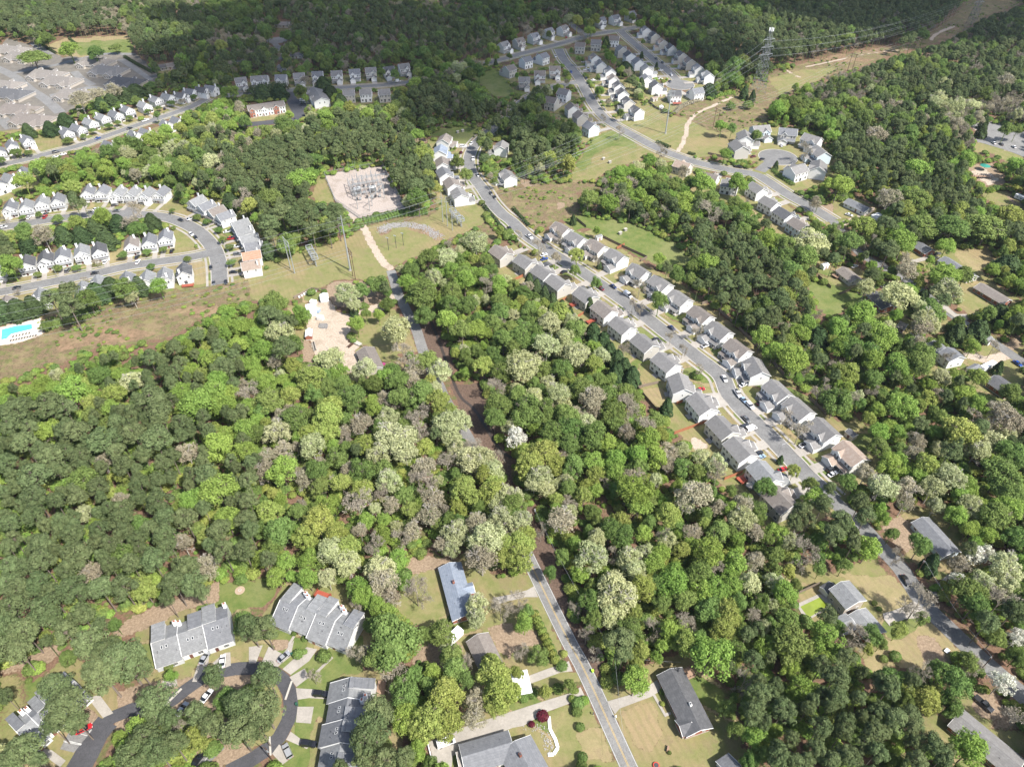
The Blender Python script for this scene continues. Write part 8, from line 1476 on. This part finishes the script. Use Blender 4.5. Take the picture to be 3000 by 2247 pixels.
SPEC = {'litter': ((.08,.055,.042), (.15,.105,.08), nC), 'mown': ((.145,.165,.055), (.235,.205,.1), nB), 'lush': ((.085,.13,.032), (.16,.175,.06), nB), 'tan': ((.22,.195,.095), (.3,.24,.135), nB), 'clay': ((.2,.145,.1), (.3,.23,.16), nC),
        'paved': ((.13,.122,.108), (.19,.172,.145), nB), 'rough': ((.16,.115,.07), (.27,.18,.115), nB), 'sand': ((.34,.275,.215), (.45,.38,.305), nC), 'gravel': ((.31,.265,.235), (.41,.355,.315), nC), 'scrub': ((.12,.095,.055), (.22,.155,.1), nC)}
for k in KINDS:
    at = N(n, 'Attribute'); at.attribute_name = k; f = sm(n, mth(n, 'ADD', at.outputs['Fac'], mth(n, 'MULTIPLY', mth(n, 'SUBTRACT', nC, .5), .9)), .4, .6)
    c1, c2, fn = SPEC[k]; c = shade(c1, c2, fn)
    if k == 'scrub': c = mixc(n, mth(n, 'MULTIPLY', sm(n, nB, .45, .6), .8), c, (.13,.15,.05))
    if k in ('mown', 'tan', 'lush'): c = mixc(n, mth(n, 'MULTIPLY', sm(n, nA, .45, .62), .5), c, (.28,.2,.12) if k != 'lush' else (.2,.2,.09)); c = mixc(n, mth(n, 'MULTIPLY', sm(n, nC, .55, .7), .35), c, (.12,.15,.045))
    if k in ('scrub', 'rough'): c = mixc(n, mth(n, 'MULTIPLY', sm(n, noise(n, p, .5, 5, .75), .5, .6), .6), c, (.08,.07,.035)); c = mixc(n, mth(n, 'MULTIPLY', sm(n, noise(n, p, .09, 4, .7), .5, .6), .5), c, (.25,.2,.11))
    if k == 'sand': c = mixc(n, mth(n, 'MULTIPLY', sm(n, nA, .5, .6), .4), c, (.4,.34,.28))
    c = mixc(n, mth(n, 'MULTIPLY', sm(n, noise(n, p, .11, 5, .75), .52, .62), .3), c, (.14,.11,.07)) if k in ('sand','clay','gravel','tan','mown') else c
    if k in ('mown', 'tan'): c = mixc(n, mth(n, 'MULTIPLY', mowl, .22), c, (.13,.14,.05))
    col = mixc(n, f, col, c)
sc = N(n, 'VectorMath', operation='SCALE'); n.links.new(col, sc.inputs[0]); n.links.new(mth(n, 'MULTIPLY', mth(n, 'MULTIPLY_ADD', nD, .7, .65), mth(n, 'MULTIPLY_ADD', nC, .6, .7)), sc.inputs['Scale'])
n.links.new(sc.outputs[0], b.inputs['Base Color']); b.inputs['Roughness'].default_value = .95; b.inputs['Specular IOR Level'].default_value = .1
bp = N(n, 'Bump', Strength=.5, Distance=.25); n.links.new(nD, bp.inputs['Height']); n.links.new(bp.outputs[0], b.inputs['Normal']); out(n, b.outputs[0])
gme.materials.append(m); gr = link('ground', gme); tag(gr, kind='structure'); gr.location.z = 0
# rock-lined ditch and rockery stones
m_rock = plain('pale_rock', (.27,.26,.25), .9, .3, 2, rnd=.3)
def rocks(label, c, r, pl, n_, s, grp=None):
    rs = random.Random(len(label)); q = [P(c, r, *p) for p in pl]; A_ = np.array([(v.x, v.y) for v in q]); mb = MB(); k = 0
    while k < n_:
        t = rs.random()*(len(q)-1); i = int(t); a = q[i].lerp(q[min(i+1, len(q)-1)], t-i); w_ = s[0]; x, y = a.x+rs.uniform(-w_, w_), a.y+rs.uniform(-w_, w_); r_ = rs.uniform(s[1], s[2])
        pts = [Vector((rs.uniform(.6,1)*math.cos(2*math.pi*j/5+rs.random()), rs.uniform(.6,1)*math.sin(2*math.pi*j/5), 0))*r_ for j in range(5)]; z = r_*rs.uniform(.5,.9)
        i0_ = len(mb.v); mb.v += [(x+v.x, y+v.y, 0) for v in pts]+[(x+v.x*.6, y+v.y*.6, z) for v in pts]; mb.f += [(i0_+j, i0_+(j+1) % 5, i0_+5+(j+1) % 5, i0_+5+j) for j in range(5)]+[tuple(i0_+5+j for j in range(5))]; mb.m += [0]*6; k += 1
    tag(mb.obj('rocks', [m_rock]), label, 'rocks', kind='stuff')
rocks('grey riprap stones lining the curved ditch above the three switch poles', 1,1,[(1080,340),(1150,295),(1300,285),(1450,310),(1590,395)],1100,(3.2,.25,.6))
rocks('pale stones scattered in the rockery beside the winding white wall', 2,3,[(120,1300),(260,1330),(300,1440),(330,1500)],130,(1.3,.12,.35))
rocks('pile of pale gravel in the dirt yard', 1,1,[(570,1155),(590,1165)],350,(1.7,.3,.7))
# creek bed through the wood
q = smooth(line((1,1,1480,1030),(1540,1190),(1580,1290),(1620,1400),(1680,1560),(1,2,1720,20),(1780,130),(1900,240),(2100,560),(2211,640)), 2); mb = MB(); ribbon(mb, q, -.7, .7, .03); tag(mb.obj('creek', [plain('creek_bed', (.045,.035,.03), .6, .5, 1)]), kind='structure')
# rough edges: low grass tufts on the lawns nearest the camera
# ------------------------------------------------------------------ clouds above the camera cast the broad shade over the far woods
def cloud(label, gx_, gy_, rx, ry, alt, rot=0, seed=1, dens=.62):
    s = alt/math.tan(R(SUN_EL)); cx, cy = gx_+s*math.sin(R(SUN_AZ)), gy_+s*math.cos(R(SUN_AZ)); bmx = bmesh.new(); bmesh.ops.create_icosphere(bmx, subdivisions=4, radius=1)
    rs = random.Random(seed); ph = [rs.random()*6 for _ in range(6)]
    for v in bmx.verts:
        p = v.co; f = 1+.16*math.sin(4*p.x+ph[0])+.14*math.sin(5*p.y+ph[1])+.1*math.sin(9*p.x+7*p.y+ph[2]); v.co = Vector((p.x*rx*f, p.y*ry*f, p.z*60*f))
    me = bpy.data.meshes.new('cloud'); bmx.to_mesh(me); bmx.free(); o = link('cloud', me); o.location = (cx, cy, alt); o.rotation_euler.z = rot; me.materials.append(m_cloud); tag(o, label, 'cloud'); return o
m_cloud, n = new_mat('cloud_vapour'); g = N(n, 'NewGeometry'); tcn = N(n, 'TexCoord'); t = N(n, 'BsdfTransparent'); d = N(n, 'BsdfTranslucent'); d.inputs[0].default_value = (.9,.9,.92,1); mx = N(n, 'MixShader')
lw = N(n, 'LayerWeight'); lw.inputs[0].default_value = .5; fz = noise(n, g.outputs['Position'], .006, 4, .6)
fac = mth(n, 'MULTIPLY', mth(n, 'SUBTRACT', 1.0, lw.outputs['Facing']), 1.0); fac = mth(n, 'MULTIPLY', sm(n, fac, .05, .8), mth(n, 'MULTIPLY_ADD', sm(n, fz, .3, .6), .3, .54), clamp=True)
n.links.new(fac, mx.inputs[0]); n.links.new(t.outputs[0], mx.inputs[1]); n.links.new(d.outputs[0], mx.inputs[2]); out(n, mx.outputs[0])
CLOUDS = [cloud('large grey-white cloud high over the far woods', 330, 1130, 570, 290, 1100, R(-14), 2), cloud('smaller cloud drifting over the upper wood', -90, 770, 290, 150, 1100, R(6), 5), cloud('ragged cloud over the curving street', -20, 600, 110, 60, 1100, R(15), 8)]

# ------------------------------------------------------------------ thin haze: one even box of air round the camera and the whole scene
mb = MB(); mb.box(-3800, 3800, -300, 2500, -2, 232); hz = mb.obj('haze', []); tag(hz, 'thin even haze over the whole landscape', 'haze', kind='stuff')
m, n = new_mat('haze_air'); pv = N(n, 'VolumePrincipled'); pv.inputs['Color'].default_value = (.78,.88,1,1); pv.inputs['Density'].default_value = .00004; pv.inputs['Anisotropy'].default_value = .2; o_ = N(n, 'OutputMaterial'); n.links.new(pv.outputs[0], o_.inputs['Volume']); hz.data.materials.append(m)
